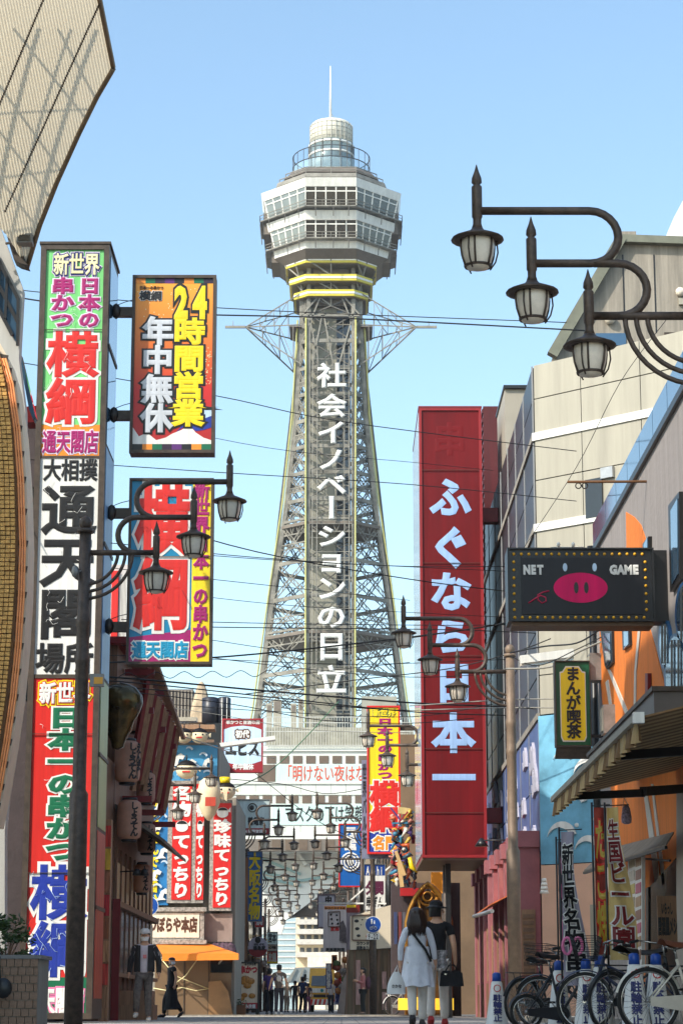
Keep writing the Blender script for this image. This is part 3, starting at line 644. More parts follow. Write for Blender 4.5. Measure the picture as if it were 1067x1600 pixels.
b = MB(); b.beam((mg.x1,Ym+.15,mg.z1-.2),(XB+.02,Ym+.15,mg.z1-.2),.06); b.beam((mg.x1,Ym+.15,mg.z0+.2),(XB+.02,Ym+.15,mg.z0+.2),.06); b.build('bracket', black_paint, mg.root)

# ================= RIGHT: cream corner building with grey street front =================
XG = 4.35; cbd = thing('corner_building', 'cream panelled corner building whose street side is dark grey panels with white mullions', 'building', (8, 55, 0))
c0 = WX(847, 1400, XG); Yc0 = c0.y     # corner
ztop = W(847, 572, Yc0).z
dirc = Vector((2.75, -2.5, 0)).normalized(); FR = Vector((XG, Yc0, 0)); LN = 5.2; end = FR+dirc*LN
b = MB(); b.prism([(XG+.06,Yc0+.08,0),(end.x,end.y+.1,0),(end.x+6,end.y+2,0),(end.x+6,70,0),(XG+.06,66.5,0)], (0,0,ztop-.1)); b.build('core', grey_panel, cbd)
# where picture column x meets the corner face
def onF(x, y):
    a = (x-533.5)/F; bb = (800-y)/F; d = Vector((a, ct-bb*st, st+bb*ct)); o = Vector((0,0,CH)); nn = Vector((dirc.y, -dirc.x, 0))
    t = (FR-o).dot(nn)/d.dot(nn); p = o+d*t; return (p-FR).dot(dirc), p.z
lv = [ztop, W(847,625,Yc0).z, W(847,684,Yc0).z, W(847,752,Yc0).z, W(847,826,Yc0).z, W(847,900,Yc0).z, W(847,985,Yc0).z, W(847,1056,Yc0).z, W(847,1118,Yc0).z]
nn = Vector((dirc.y, -dirc.x, 0)); nn = nn if nn.y < 0 else -nn
def facepanel(m, s0, s1, z0, z1, lift=.03, name='panel', parent=cbd, th=.03):
    a = FR+dirc*s0+nn*lift; c = FR+dirc*s1+nn*lift; b = MB(); b.prism([(a.x,a.y,z0),(c.x,c.y,z0),(c.x,c.y,z1),(a.x,a.y,z1)], -nn*th); return b.build(name, m, parent)
for i in range(len(lv)-1):
    for s0, s1 in ((.06,1.35),(1.37,2.95),(2.97,5.1)):
        facepanel(cream_panel, s0, s1, lv[i+1]+.012, lv[i]-.012)
for i in (2, 4): facepanel(white_paint, 0, 5.1, lv[i]-.09, lv[i]+.09, .07, 'band')
facepanel(glass_dark, 1.45, 1.9, W(847,812,Yc0).z-.2, W(847,760,Yc0).z-.1, .08, 'window')
facepanel(mat('wave mural blue',(116,178,206),.5,0,.3,1.0), 0, 5.1, 3.3, lv[8]-.02, .03, 'mural_panel')
facepanel(mat('salmon render',(226,178,150),.7,0,.08,1), 0, 5.1, 0, 3.28, .03, 'render_panel'); facepanel(cream_panel, 1.3, 2.5, .0, 2.4, .06, 'shutter')
wv = white_ink
for (s0, z) in ((.2,5.5),(.9,5.1),(1.5,5.6),(2.3,5.2),(.4,4.5),(1.2,4.1),(1.9,4.6),(2.7,4.3),(.1,3.8),(.8,3.5)):
    r_ = .36+.12*math.sin(z*9); pts = [FR+dirc*(s0+.5+r_*math.cos(a_))+nn*.07+RZ*(z+r_*math.sin(a_)) for a_ in [.3+2.3*i/9 for i in range(10)]]+[FR+dirc*(s0+.42+r_*.86*math.cos(a_))+nn*.07+RZ*(z-.05+r_*.8*math.sin(a_)) for a_ in [2.7-2.3*i/9 for i in range(10)]]
    b = MB(); b.prism(pts, -nn*.03); b.build('wave_crest', wv, cbd)
    b = MB(); b.ball(FR+dirc*(s0+.9)+nn*.05+RZ*(z+.3), .06,.02,.05,6); b.build('spray_dot', wv, cbd)
# grey street side
Yend = WX(760, 1200, XG).y
def sp(y0, y1, z0, z1, m, name='panel', d=0, th=.05): return bx(name, m, cbd, XG-d, y0, z0, XG-d+th, y1, z1)
ny = 7; ys = [Yc0+.05+(Yend-Yc0)*i/ny for i in range(ny+1)]
for i in range(ny):
    for j in range(len(lv)-1):
        mm = grey_panel
        sp(ys[i]+.05, ys[i+1]-.05, lv[j+1]+.02, lv[j]-.02-(.0), mm, 'grey_panel')
    sp(ys[i]-.02, ys[i]+.02, 3.6, ztop, mat('dull aluminium mullion',(150,150,150),.5,.2,.1,2), 'mullion', .022, .035)
for j in (2, 4, 8): sp(Yc0, Yend, lv[j]-.09, lv[j]+.05, concrete, 'band', .05, .07)
zm_ = (lv[8]+3.55)/2
for i in range(ny):
    for za_, zb_ in ((3.6, zm_-.02), (zm_+.02, lv[8]-.1)): sp(ys[i]+.05, ys[i+1]-.05, za_, zb_, mat('wave panel blue',(74,96,150),.45,0,.25,1.3), 'wave_panel', .01)
for i in range(ny):
    for j, z in enumerate((3.7, 4.6, 5.5)):
        yy = (ys[i]+ys[i+1])/2+random.uniform(-.4,.4); q_ = random.uniform(.7,1.5); z += random.uniform(-.2,.2); b = MB()
        pts = [Vector((XG-.07, yy+u*1.5*q_, z+v*q_)) for u, v in ((-.35,.1),(-.25,.45),(-.1,.6),(-.12,.35),(.05,.55),(.22,.5),(.12,.25),(.35,.3),(.2,.05),(-.05,.12))]
        b.prism(pts, (.07,0,0)); b.build('wave_relief', mat('pale wave relief',(182,178,190),.6,0,.1,4), cbd)
sp(Yc0, Yend, 0, 3.5, mat('pinkish render',(190,130,124),.7,0,.1,1,.2), 'ground_floor_wall', -.01)
# ground floor pillars, louvres, planks
pm = mat('dusty rose pillar',(160,96,100),.7,0,.15,2,.2)
for i, yy in enumerate([Yc0+.3+k*2.0 for k in range(9)]):
    if yy > 67: break
    bx('pillar', pm, cbd, XG-.5, yy, 0, XG-.02, yy+.45, 4.0); bx('pillar_cap', pm, cbd, XG-.58, yy-.08, 3.7, XG-.02, yy+.53, 4.05)
    lo = bx('louvre_screen', lwood, cbd, XG-.44, yy-.05, .95, XG-.14, yy-.001, 2.35)
    for k in range(9): bx('slat', mat('faded louvre wood',(126,96,74),.7,0,.25,5,.3), lo, XG-.41, yy-.075, 1.0+k*.145, XG-.17, yy-.051, 1.09+k*.145)
    for k in range(4): bx('plank', lwood if k % 2 else dark_wood, cbd, XG-.47+k*.115, yy-.05, 0, XG-.37+k*.115, yy-.001, .9)
    bx('opening', glass_dark, cbd, XG-.08, yy+.46, .86, XG-.05, yy+1.95, 3.3)
for s0, z in ((.55,7.4),(2.2,9.7),(3.9,8.1),(1.9,11.6)):
    facepanel(alu, s0, s0+.32, z, z+.24, .12, 'vent', th=.09)
# maroon stair shed top and blind grey block beside it
mbk = thing('maroon_building', 'maroon corrugated upper block behind the red vertical sign', 'building', (5.5, 68, 0))
maroon2 = mat('deep maroon siding',(84,20,24),.5,.1,.2,1.5,streak=1)
bx('wall', maroon2, mbk, XG, 66.6, 0, XG+4, 74, W(790,640,67).z)
b = MB(); z = 10
while z < W(790,640,67).z-.1: b.box(XG-.04, 66.6, z, XG, 74, z+.12); z += .28
b.build('siding_ribs', maroon2, mbk)
b = MB(); b.tube([(XB-.06,Yb+.08,0),(XB-.06,Yb+.08,zp-.1)], .07, 8); b.build('drainpipe', black_paint, sb_)
for yy_, z_ in ((Yb-.7,6.1),(Yb-2.6,4.9)):
    ac = bx('cable_box', steel_grey, sb_, XB-.22, yy_, z_, XB-.01, yy_+.4, z_+.5); bx('cover', cream_panel, ac, XB-.24, yy_+.05, z_+.05, XB-.221, yy_+.35, z_+.45)
gb = thing('rooftop_block', 'grey rooftop box with a dark rim above the maroon block', 'building', (6, 60, ztop))
bx('wall', mat('grey beige sheet',(158,150,136),.6,0,.1,1), gb, W(788,612,59).x, 59, ztop-.1, W(845,612,59).x+2, 62, W(815,608,59).z); bx('rim', black_paint, gb, W(786,612,59).x, 58.9, W(815,608,59).z, W(845,612,59).x+2, 62.1, W(815,603,59).z)

# ================= RIGHT: concrete gable building =================
Yk = 62.0
ck = thing('concrete_building', 'weathered concrete building with a sloping metal-edged gable behind the cream one', 'building', (X(1000,Yk), Yk+4, 0))
b = MB(); b.slab([(862,560),(968,376),(1140,376),(1140,1000),(862,1000)], Yk, 6); b.build('wall', concrete, ck)
trimm = mat('grey green metal trim',(120,120,104),.5,.2,.15,3)
b = MB(); b.beam(W(862,556,Yk-.1), W(970,372,Yk-.1), .3, .35, (0,1,0)); b.build('verge_trim', trimm, ck); b = MB(); b.beam(W(966,374,Yk-.1), W(1140,380,Yk-.1), .3, .22); b.build('verge_trim', trimm, ck)
b = MB(); b.box(W(968,372,Yk).x, Yk-.2, W(968,372,Yk).z, W(992,372,Yk).x, Yk+.4, W(968,365,Yk).z); b.build('vent_box', concrete, ck)
for x in (975, 1024): b = MB(); b.box(W(x,500,Yk).x-.02, Yk-.012, W(x,520,Yk).z, W(x,500,Yk).x+.02, Yk-.001, W(x,398,Yk).z); b.build('joint', black_paint, ck)
b = MB(); b.box(W(930,525,Yk).x, Yk-.03, W(930,540,Yk).z, W(977,525,Yk).x, Yk-.005, W(977,521,Yk).z); b.build('window', glass_blue, ck)
b = MB(); b.box(W(1038,560,Yk).x, Yk-.06, W(930,590,Yk).z, W(1140,525,Yk).x, Yk-.001, W(977,520,Yk).z); b.build('recess_panel', brown_frame, ck)
for x, y, r in ((1062,456,.14),(952,498,.16)): b = MB(); b.ball(W(x,y,Yk-.1), r); b.build('round_lamp', milk_glass, ck)
b = MB(); b.box(W(1059,468,Yk).x, Yk-.1, W(1059,477,Yk).z, W(1070,468,Yk).x, Yk-.01, W(1059,467,Yk).z); b.build('wall_box', cream_panel, ck)
bw_ = thing('white_roof_building', 'bright white rough curved roof rising at the right edge behind the concrete gable', 'building', (X(1100,80), 82, 0))
b = MB(); b.slab([(1034,385),(1042,365),(1052,340),(1067,312),(1110,262),(1160,262),(1160,600),(1034,600)], 80, 4); b.build('wall', mat('bright white render',(236,234,228),.8,0,.18,5,.5), bw_)

# ================= RIGHT: red vertical sign =================
Yf_ = 60.0
fg = Sign('vertical_sign', 'huge dark red vertical sign box with white brush kana and a pale glassy side', 'sign', 657, 638, 756, 1340, Yf_, 5.0, P('dark red steel',(140,20,24),rough=.45), rim=.07, ym=1000)
fg.panel(P('translucent red sheet',(106,10,15),rough=.45,var=.22,sc=.9,spec=.25), 0, 638, 1, 1340)
bkana = P('pale blue brush vinyl',(150,182,226))
for ch, y0, y1, u0, u1 in (('ふ',745,808,.14,.84),('ぐ',822,888,.12,.82),('な',893,955,.12,.84),('ら',966,1022,.12,.86),('日',1034,1098,.2,.84),('本',1114,1176,.14,.86),('一',1186,1244,.14,.86)):
    fg.text(ch, u0, y0, u1, y1, bkana, .042, fill=1.02)
fg.text('串', .2, 660, .78, 712, P('faded red ink',(110,10,15),rough=.45,spec=.25), .05, k=.012)
for y_ in (735, 880, 1025, 1170, 1270): fg.seam(y_); fg.text('か', .18, 720, .8, 760, P('faded red ink',(150,14,22)), .05) if 0 else None
for k in range(3): bx('side_panel', glass_blue if 0 else P('pale reflective side sheet',(168,190,208),rough=.12,var=.2,sc=.8), fg.root, fg.x0-.016, Yf_+.12+k*1.63, fg.z0+.1, fg.x0-.002, Yf_+1.72+k*1.63, fg.z1-.1)
bx('top_edge', maroon, fg.root, fg.x0-.02, Yf_-.06, fg.z1+.004, fg.x1+.02, Yf_+5, fg.z1+.05)
bx('bottom_panel', mat('brown soffit sheet',(120,96,76),.5,.1,.2,1), fg.root, fg.x0, Yf_, fg.z0-.06, fg.x1, Yf_+5, fg.z0-.001)
bx('support_post', black_paint, fg.root, X(697,62), 61.6, 0, X(705,62), 61.9, fg.z0-.06)
bx('wall_bracket', maroon, fg.root, fg.x1+.01, Yf_+1, fg.z1-3, XG+.1, Yf_+1.4, fg.z1-2.6)
bx('wall_bracket', maroon, fg.root, fg.x1+.01, Yf_+1, fg.z0+1, XG+.1, Yf_+1.4, fg.z0+1.4)
# small red shop sign
Yr = 52.5
rs2 = thing('shop_sign', 'small red box sign over the wooden louvres behind the grey lamp pole', 'sign', (XG-.4, Yr, Z(1385,Yr)))
a, c = W(762,1385,Yr+5), W(803,1300,Yr)
x1 = W(803,1340,Yr).x; bx('cabinet', P('dark red steel',(140,20,24)), rs2, x1, Yr, Z(1378,Yr), x1+.36, Yr+5, Z(1300,Yr))
o = Vector((x1-.004, Yr+4.6, 0)); letters('とんかつ', cellsh(4, .5, Z(1340,Yr), 4.2, Z(1308,Yr)), o, Vector((0,-1,0)), RZ, white_ink, .04, rs2); letters('定食専門', cellsh(4, .4, Z(1374,Yr), 4.4, Z(1344,Yr)), o, Vector((0,-1,0)), RZ, cream_ink, .05, rs2)
oa = thing('orange_awning', 'small faded orange awning over dark openings near the red shop sign', 'awning', (XG-.6, 55, 3.2))
b = MB(); b.prism([(XG,52.6,Z(1385,53)),(XG-.9,53,Z(1418,54)),(XG-.9,58.5,Z(1418,54)),(XG,58.5,Z(1385,53))], (0,0,.03)); b.build('fabric', mat('faded orange awning',(206,104,52),.8,0,.15,3), oa)
b = MB(); b.tube([(XG-.95,51.4,Z(1428,53)),(XG-.95,58.5,Z(1420,54))], .05, 8); b.build('roller', alu, oa)
for px, py, lb in ((752,1316,'black twin spotlight between the big red sign and the small red sign'), (828,1404,'grey bell-shaped wall lamp over the wooden louvres')):
    p = W(px, py, 54); t = thing('wall_lamp', lb, 'wall lamp', p)
    b = MB(); b.tube([p+Vector((.0,0,.04)), (XG, p.y, p.z+.06)], .02, 6); b.build('arm', black_paint, t); b = MB(); b.lathe([(.03,.1),(.09,.02),(.17,-.1)], p, 12); b.build('lamp_shade', black_paint, t)
# white louvre lantern column
wl_ = thing('bollard_light', 'white louvred cylinder light on a short rose pillar near the street corner', 'light', W(850, 1392, 47))
b = MB(); c = W(850,1396,47)
for k in range(4): b.lathe([(.1-.012*k,.08*k),(.075-.01*k,.08*k+.07)], c, 12)
b.build('louvre', white_paint, wl_)
# ================= THE TOWER =================
TY = 245.0; TX = X(517, TY, 800)
tw = thing('observation_tower', 'tall steel lattice observation tower with a faceted white viewing deck and vertical white lettering', 'tower', (TX, TY, 0))
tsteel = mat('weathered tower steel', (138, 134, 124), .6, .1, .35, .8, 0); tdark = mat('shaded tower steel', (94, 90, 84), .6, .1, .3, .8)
tcream = mat('tower cream cladding', (158, 155, 140), .6, 0, .12, .3, 0, streak=1); tube_y = mat('yellow green light tube', (176, 174, 108), .45, 0, .08, 2)
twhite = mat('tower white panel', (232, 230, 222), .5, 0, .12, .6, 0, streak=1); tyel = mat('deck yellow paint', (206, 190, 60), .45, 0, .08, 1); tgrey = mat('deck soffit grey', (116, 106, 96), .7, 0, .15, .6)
WP = [(25,9.2),(31.7,8.0),(45.7,6.2),(54.8,4.9),(65,3.9),(76,3.35),(86,3.3)]
def wz(z):
    for (a, p), (b_, q) in zip(WP, WP[1:]):
        if z <= b_: return p+(q-p)*(z-a)/(b_-a)
    return WP[-1][1]
HF = 2.5
def leg(k, z):
    w = wz(z); c = [(-HF,-w),(HF,-w),(w,-HF),(w,HF),(HF,w),(-HF,w),(-w,HF),(-w,-HF)][k % 8]
    return Vector((TX+c[0], TY+c[1], z))
ZT = lambda y: Z(y, TY)
top_z = 84.0
for k in range(8):
    b = MB(); zs = [28.5,31.7,38,45.7,50,54.8,60,65,70,76,top_z]
    for a, c in zip(zs, zs[1:]): b.beam(leg(k,a), leg(k,c), .44, .44)
    b.build('leg', tsteel, tw)
    b = MB(); ce = Vector((TX,TY,0)); pts = []
    for z in zs[:-1]: p = leg(k,z); d = Vector((p.x-TX,p.y-TY,0)).normalized(); pts.append(p+d*.5)
    b.tube(pts, .11, 5); b.build('light_tube', tube_y, tw)
# lattice along the legs (side ladders)
lev = [ZT(y) for y in (1118,1062,1003,946,890,832,794,752,711,670,629,588,546,506,478)]
for k in range(8):
    diag = k % 2 == 1
    for i in range(len(lev)-1):
        za, zb = lev[i], lev[i+1]; a0, a1, b0_, b1 = leg(k,za), leg(k,zb), leg(k+1,za), leg(k+1,zb)
        if i: b = MB(); b.beam(a0, b0_, .16, .42); b.build('strut', tsteel, tw)
        th = .11 if diag else .1
        if k == 0 and False: continue
        for p, q in ((a0, b1), (b0_, a1)):
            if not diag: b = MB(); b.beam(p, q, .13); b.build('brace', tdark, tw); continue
            b = MB(); off = Vector((0,0,.28)); b.beam(p-off, q-off, th*.8); b.beam(p+off, q+off, th*.8); n_ = 8
            for j in range(n_): b.beam(p.lerp(q,(j+.2)/n_)-off, p.lerp(q,(j+.8)/n_)+off, .06)
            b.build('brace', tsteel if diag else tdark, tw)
        if diag and i % 2 == 0:    # inner horizontal truss between levels
            b = MB(); zm = (za+zb)/2; p, q = leg(k,zm), leg(k+1,zm); b.beam(p, q, .12); b.beam(p-RZ*.5, q-RZ*.5, .1)
            for j in range(10): b.beam(p.lerp(q,j/10)-RZ*(.5*(j % 2)), p.lerp(q,(j+1)/10)-RZ*(.5*((j+1) % 2)), .06)
            b.build('truss', tsteel, tw)
# ladder on side legs: tiny rungs
b = MB()
for k in (2,3,6,7):
    z = 31
    while z < 76:
        p = leg(k,z); q = leg(k+(1 if k % 2 == 0 else -1), z); d = (q-p).normalized(); b.beam(p+d*.3, p+d*.9, .07); b.beam(p+d*.3, leg(k,z+.7)+d*.9, .05); z += .7
    b.beam(leg(k,31)+d*.9, leg(k,76)+d*.4, .2)
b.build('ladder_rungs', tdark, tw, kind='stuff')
# core with lift shaft
b = MB(); b.box(TX-2.3, TY-2.2, 27, TX+.55, TY+2.2, 88); b.build('lift_shaft', tcream, tw)
b = MB(); b.box(TX+.56, TY-2.15, 27, TX+2.2, TY+2.1, 88); b.build('glass_shaft', glass_dark, tw)
b = MB(); z = 28
while z < 88: b.box(TX+.56, TY-2.22, z, TX+2.2, TY-2.16, z+.14); z += 1.7
for x in (.56, 1.3, 2.1): b.box(TX+x, TY-2.23, 27, TX+x+.1, TY-2.15, 88)
b.build('glass_shaft_frame', tsteel, tw)
b = MB(); z = 28
for j in range(14): b.box(TX-2.3+j*.2, TY-2.23, 27, TX-2.26+j*.2, TY-2.21, 88)
b.build('shaft_ribs', tcream, tw, kind='stuff')
# platforms
for y, th in ((1003,.5),(832,.5)):
    z = ZT(y); b = MB(); b.prism([leg(k,z-.2)+(leg(k,z)-Vector((TX,TY,z))).normalized()*.25 for k in range(8)], (0,0,.3)); b.build('platform', tgrey, tw)
    for k in range(8):
        b = MB(); p, q = leg(k,z)+RZ*.5, leg(k+1,z)+RZ*.5; b.beam(p, q, .2, .25); b.beam(p-RZ*1.5, q-RZ*1.5, .15)
        for j in range(8): b.beam(p.lerp(q,j/8)-RZ*(1.5*(j % 2)), p.lerp(q,(j+1)/8)-RZ*(1.5*((j+1) % 2)), .08)
        b.build('platform_edge', tsteel, tw)
# sign frame and the vertical letters
def fr(z, d=0): return TY-wz(z)-.75-d
b = MB()
for x in (-2.0, -1.5, 1.5, 2.0):
    for za, zb in zip([31,38,45.7,54.8,65], [38,45.7,54.8,65,72.5]): b.beam((TX+x, fr(za), za), (TX+x, fr(zb), zb), .09)
z = 31
while z < 72.5: b.beam((TX-2.3, fr(z), z), (TX+2.3, fr(z), z), .06); z += 1.6
b.build('sign_frame', tsteel, tw)
big = mat('white tower letter', (214, 214, 210), .5, 0, .08, 1)
for ch, y0, y1 in (('社',566,607),('会',614,653),('イ',655,696),('ノ',698,737),('ベ',737,777),('ー',771,815),('シ',818,857),('ョ',852,898),('ン',898,940),('の',942,984),('日',985,1034),('立',1038,1086)):
    zc = (ZT(y0)+ZT(y1))/2; Yl = fr(zc,.4); z0, z1 = Z(y1,Yl), Z(y0,Yl); zc = (z0+z1)/2; xc = TX+.12
    sl_ = (fr(z1)-fr(z0))/(z1-z0); up = Vector((0, sl_, 1)).normalized(); mb = MB()
    putglyph(mb, ch, .034, Vector((xc, Yl, zc)), RX, up, 3.3, (z1-z0)*.98, ch == 'ー', .1); mb.build('letter', big, tw, recalc=False)
# wing trusses
zwg = ZT(524)
for s in (-1, 1):
    tip = Vector((TX+s*11.9, TY-3.2, zwg)); t2 = Vector((TX+s*9.6, TY-3.2, zwg))
    b = MB(); b.beam(tip, t2, .26); b.tube([tip-RX*s*.9, tip-RX*s*.9+RZ*.7], .04, 5); b.build('wing_tip', tsteel, tw)
    for yy in (-3.3, 3.3):
        roots = [leg(6 if s < 0 else 3, zwg+dz)+Vector((0, 0, 0)) for dz in (4.2, 0, -4.6)]
        roots = [Vector((TX+s*3.3, TY+yy, zwg+dz)) for dz in (4.0, .25, -4.4)]
        for r in roots: b = MB(); b.beam(t2, r, .12); b.build('wing_strut', tsteel, tw)
        for f0, f1, i, j in ((.25,.25,0,1),(.25,.5,1,0),(.5,.5,0,1),(.5,.75,1,0),(.75,.75,0,1),(.3,.3,2,1),(.3,.6,1,2),(.6,.6,2,1),(.6,.85,1,2),(.85,.85,1,2)):
            b = MB(); b.beam(t2.lerp(roots[i],f0), t2.lerp(roots[j],f1), .07); b.build('wing_lattice', tsteel, tw)
    for f in (.35,.6,.85):
        for dz in (4.0,.25,-4.4):
            b = MB(); b.beam(t2.lerp(Vector((TX+s*3.3,TY-3.3,zwg+dz)),f), t2.lerp(Vector((TX+s*3.3,TY+3.3,zwg+dz)),f), .08); b.build('wing_lattice', tdark, tw)
    b = MB(); b.prism([t2.lerp(Vector((TX+s*3.3,TY-3.3,zwg)),.78), Vector((TX+s*3.3,TY-3.3,zwg)), Vector((TX+s*3.3,TY+3.3,zwg)), t2.lerp(Vector((TX+s*3.3,TY+3.3,zwg)),.78)], (0,0,.12)); b.build('wing_deck', tgrey, tw)
for a, c in (((-3.3,1.2),(0,5.2)),((0,5.2),(3.3,1.2)),((-3.3,-2),(-.9,4.2)),((3.3,-2),(.9,4.2)),((-2.4,-6.2),(-.9,1.8)),((.5,-6),(2.6,1.8)),((-.9,1.8),(.5,-6)),((-3.3,1.2),(3.3,1.2)),((-2.6,1.8),(-1,-6)),((-3.3,5.2),(3.3,5.2))):
    b = MB(); b.beam((TX+a[0], TY-3.6, zwg+a[1]), (TX+c[0], TY-3.6, zwg+c[1]), .16); b.build('front_brace', tsteel, tw)
# observation deck: rings of an eight-sided body, half width w with 5.7 m flats
FL = 2.85
def octo(w, f=FL): f = min(f, w*.62); return [(-f,-w),(f,-w),(w,-f),(w,f),(f,w),(-f,w),(-w,f),(-w,-f)]
def oc(w, z, f=FL): return [Vector((TX+x, TY+y, z)) for x, y in octo(w, f)]
def frus(w0, z0, w1, z1): return MB().add(oc(w0,z0)+oc(w1,z1), [tuple(range(8)), tuple(range(15,7,-1))]+[(i,(i+1)%8,8+(i+1)%8,8+i) for i in range(8)])
def yz(y, w): return Z(y, TY-w)
def ring(name, m, w0, y0, w1, y1, parent=tw): return frus(w1, yz(y1,w1), w0, yz(y0,w0)).build(name, m, parent)
ring('roof_band', twhite, 8.0, 277, 7.7, 291)
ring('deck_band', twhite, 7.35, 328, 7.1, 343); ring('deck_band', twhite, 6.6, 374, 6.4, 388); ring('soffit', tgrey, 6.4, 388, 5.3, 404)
warm = mat('warm lit deck interior', (120, 96, 66), .6, 0, .4, .35); fglass = mat('deck window glass', (126, 130, 126), .1, .3, .2, .4, spec=1)
dglass = mat('deck dark glass', (60, 54, 50), .12, .1, .35, .6, spec=1)
def windows(w0, y0, w1, y1, nf):
    """window band: w0 at its top, w1 at its bottom; a pane per bay, mullions between"""
    z0, z1 = yz(y0,w0), yz(y1,w1); A, B = oc(w0-.12,z0), oc(w1-.12,z1)
    ring('window_backing', warm, w0-.5, y0, w1-.5, y1)
    for i in range(8):
        n_ = nf; j = (i+1) % 8
        for k in range(n_):
            a, c = A[i].lerp(A[j],k/n_), A[i].lerp(A[j],(k+1)/n_); d, e = B[i].lerp(B[j],k/n_), B[i].lerp(B[j],(k+1)/n_)
            for f0, f1 in ((0,.22),(.26,1)):
                b = MB(); b.add([a.lerp(d,f0), c.lerp(e,f0), c.lerp(e,f1), a.lerp(d,f1)], [(0,1,2,3)]); b.build('window', dglass if i in (0,1) else fglass, tw, recalc=False)
            b = MB(); b.beam(a, d, .13); b.build('mullion', twhite, tw)
        b = MB(); b.beam(A[i].lerp(B[i],.24), A[j].lerp(B[j],.24), .12); b.build('transom', twhite, tw)
windows(7.7, 291, 7.25, 320, 5); windows(7.0, 343, 6.55, 370, 5)
for w, y in ((8.1, 322),(7.45, 372)):      # maintenance galleries
    z = yz(y, w)
    b = MB(); b.prism(oc(w, z), (0,0,.14)); b.build('gallery', tsteel, tw)
    for i in range(8):
        P_, Q_ = oc(w,z+.75)[i], oc(w,z+.75)[(i+1) % 8]; b = MB(); b.beam(P_, Q_, .07); b.beam(P_-RZ*.35, Q_-RZ*.35, .05)
        for k in range(7): b.beam(P_.lerp(Q_,k/6), P_.lerp(Q_,k/6)-RZ*.75, .05)
        b.build('gallery_rail', tsteel, tw)
        for k in (.2,.55,.85): b = MB(); p = oc(w,z)[i].lerp(oc(w,z)[(i+1) % 8],k); q = Vector((TX,TY,0)); d = (q-Vector((p.x,p.y,0))).normalized(); b.beam(p, p+d*.1-RZ*1.1, .1); b.build('gallery_hanger', tdark, tw)
# hanging side cages
for s in (-1, 1):
    for w, y0, y1 in ((7.6,345,378),(6.7,390,422)):
        z0, z1 = Z(y1,TY), Z(y0,TY); xx = TX+s*w
        b = MB(); b.box(min(xx, xx-s*1.1), TY-2.6, z0, max(xx, xx-s*1.1), TY+2.6, z1); b.build('side_cage', tgrey, tw)
        b = MB()
        for k in range(9): b.beam((xx+s*.06, TY-2.6+k*.65, z0), (xx+s*.06, TY-2.6+k*.65, z1), .07)
        for k in range(5): b.beam((xx+s*.06, TY-2.6, z0+(z1-z0)*k/4), (xx+s*.06, TY+2.6, z0+(z1-z0)*k/4), .07)
        b.build('cage_bars', tdark, tw)
for w, y in ((5.15,400),(4.7,428),(4.2,452)):
    z1, z0 = yz(y,w), yz(y+10,w)
    frus(w,z0,w,z1).build('yellow_ring', tyel, tw); zz_ = (z0+z1)/2; frus(w+.05,zz_-.12,w+.05,zz_+.12).build('white_ring', twhite, tw)
    b = MB(); b.prism(oc(w-.25, z0-.1), (0,0,.1)); b.build('ring_soffit', tgrey, tw)
for y0, w0, y1, w1 in ((404,5.2,430,4.4),(430,4.5,452,3.9),(452,3.9,478,3.35)):
    for i in range(8):
        for f in (0, .5):
            a = oc(w0,yz(y0,w0))[i].lerp(oc(w0,yz(y0,w0))[(i+1) % 8],f); c = oc(w1,yz(y1,w1))[i].lerp(oc(w1,yz(y1,w1))[(i+1) % 8],1-f if f else .5); b = MB(); b.beam(a, c, .15); b.build('flare_strut', tsteel, tw)
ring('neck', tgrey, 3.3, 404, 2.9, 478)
# roof works
ring('roof_deck', tsteel, 6.1, 270, 6.3, 276); ring('roof_step', tgrey, 4.6, 262, 5.4, 268)
b = MB()
for w, y in ((5.9,266),(5.2,261)):
    c = oc(w, yz(y,w))
    for i in range(8):
        b.beam(c[i], c[(i+1) % 8], .09); b.beam(c[i], c[i]-RZ*.9, .08); m_ = c[i].lerp(c[(i+1) % 8],.5); b.beam(m_, m_-RZ*.9, .08)
b.build('roof_rail', tsteel, tw)
RD = 4.45; zr0, zr1 = Z(264,TY-RD), Z(226,TY-RD); cT = Vector((TX,TY,0))
b = MB(); b.lathe([(RD-.1,zr0-.5),(RD,zr0),(RD,zr0+.25),(RD-1.2,zr0+.25)], (TX,TY,0), 32); b.build('glass_floor_ring', tgrey, tw)
gl = mat('clear pale glass', (176, 206, 220), .05, .1, .08, .5, spec=1); gl.node_tree.nodes['Principled BSDF'].inputs['Alpha'].default_value = .35
for i in range(24):
    a0, a1 = 2*math.pi*i/24, 2*math.pi*(i+1)/24; p = [Vector((TX+RD*math.cos(a),TY+RD*math.sin(a),0)) for a in (a0,a1)]
    b = MB(); b.add([p[0]+RZ*(zr0+.3), p[1]+RZ*(zr0+.3), p[1]+RZ*(zr0+1.6), p[0]+RZ*(zr0+1.6)], [(0,1,2,3)]); b.build('glass_pane', gl, tw, recalc=False)
    b = MB(); b.beam(p[0]+RZ*zr0, p[0]+RZ*zr1, .07); b.build('glass_post', mat('dark grey post',(80,84,88),.5,.3), tw)
for z in (zr1, zr0+1.6): b = MB(); b.tube([(TX+RD*math.cos(a),TY+RD*math.sin(a),z) for a in [2*math.pi*i/32 for i in range(33)]], .06, 5, False); b.build('rail_ring', mat('dark grey post',(80,84,88)), tw)
b = MB(); b.lathe([(2.6,zr0+.2),(2.6,Z(228,TY))], (TX,TY,0), 24); b.build('roof_room', mat('roof room glass',(128,146,150),.15,.2,.25,.8), tw)
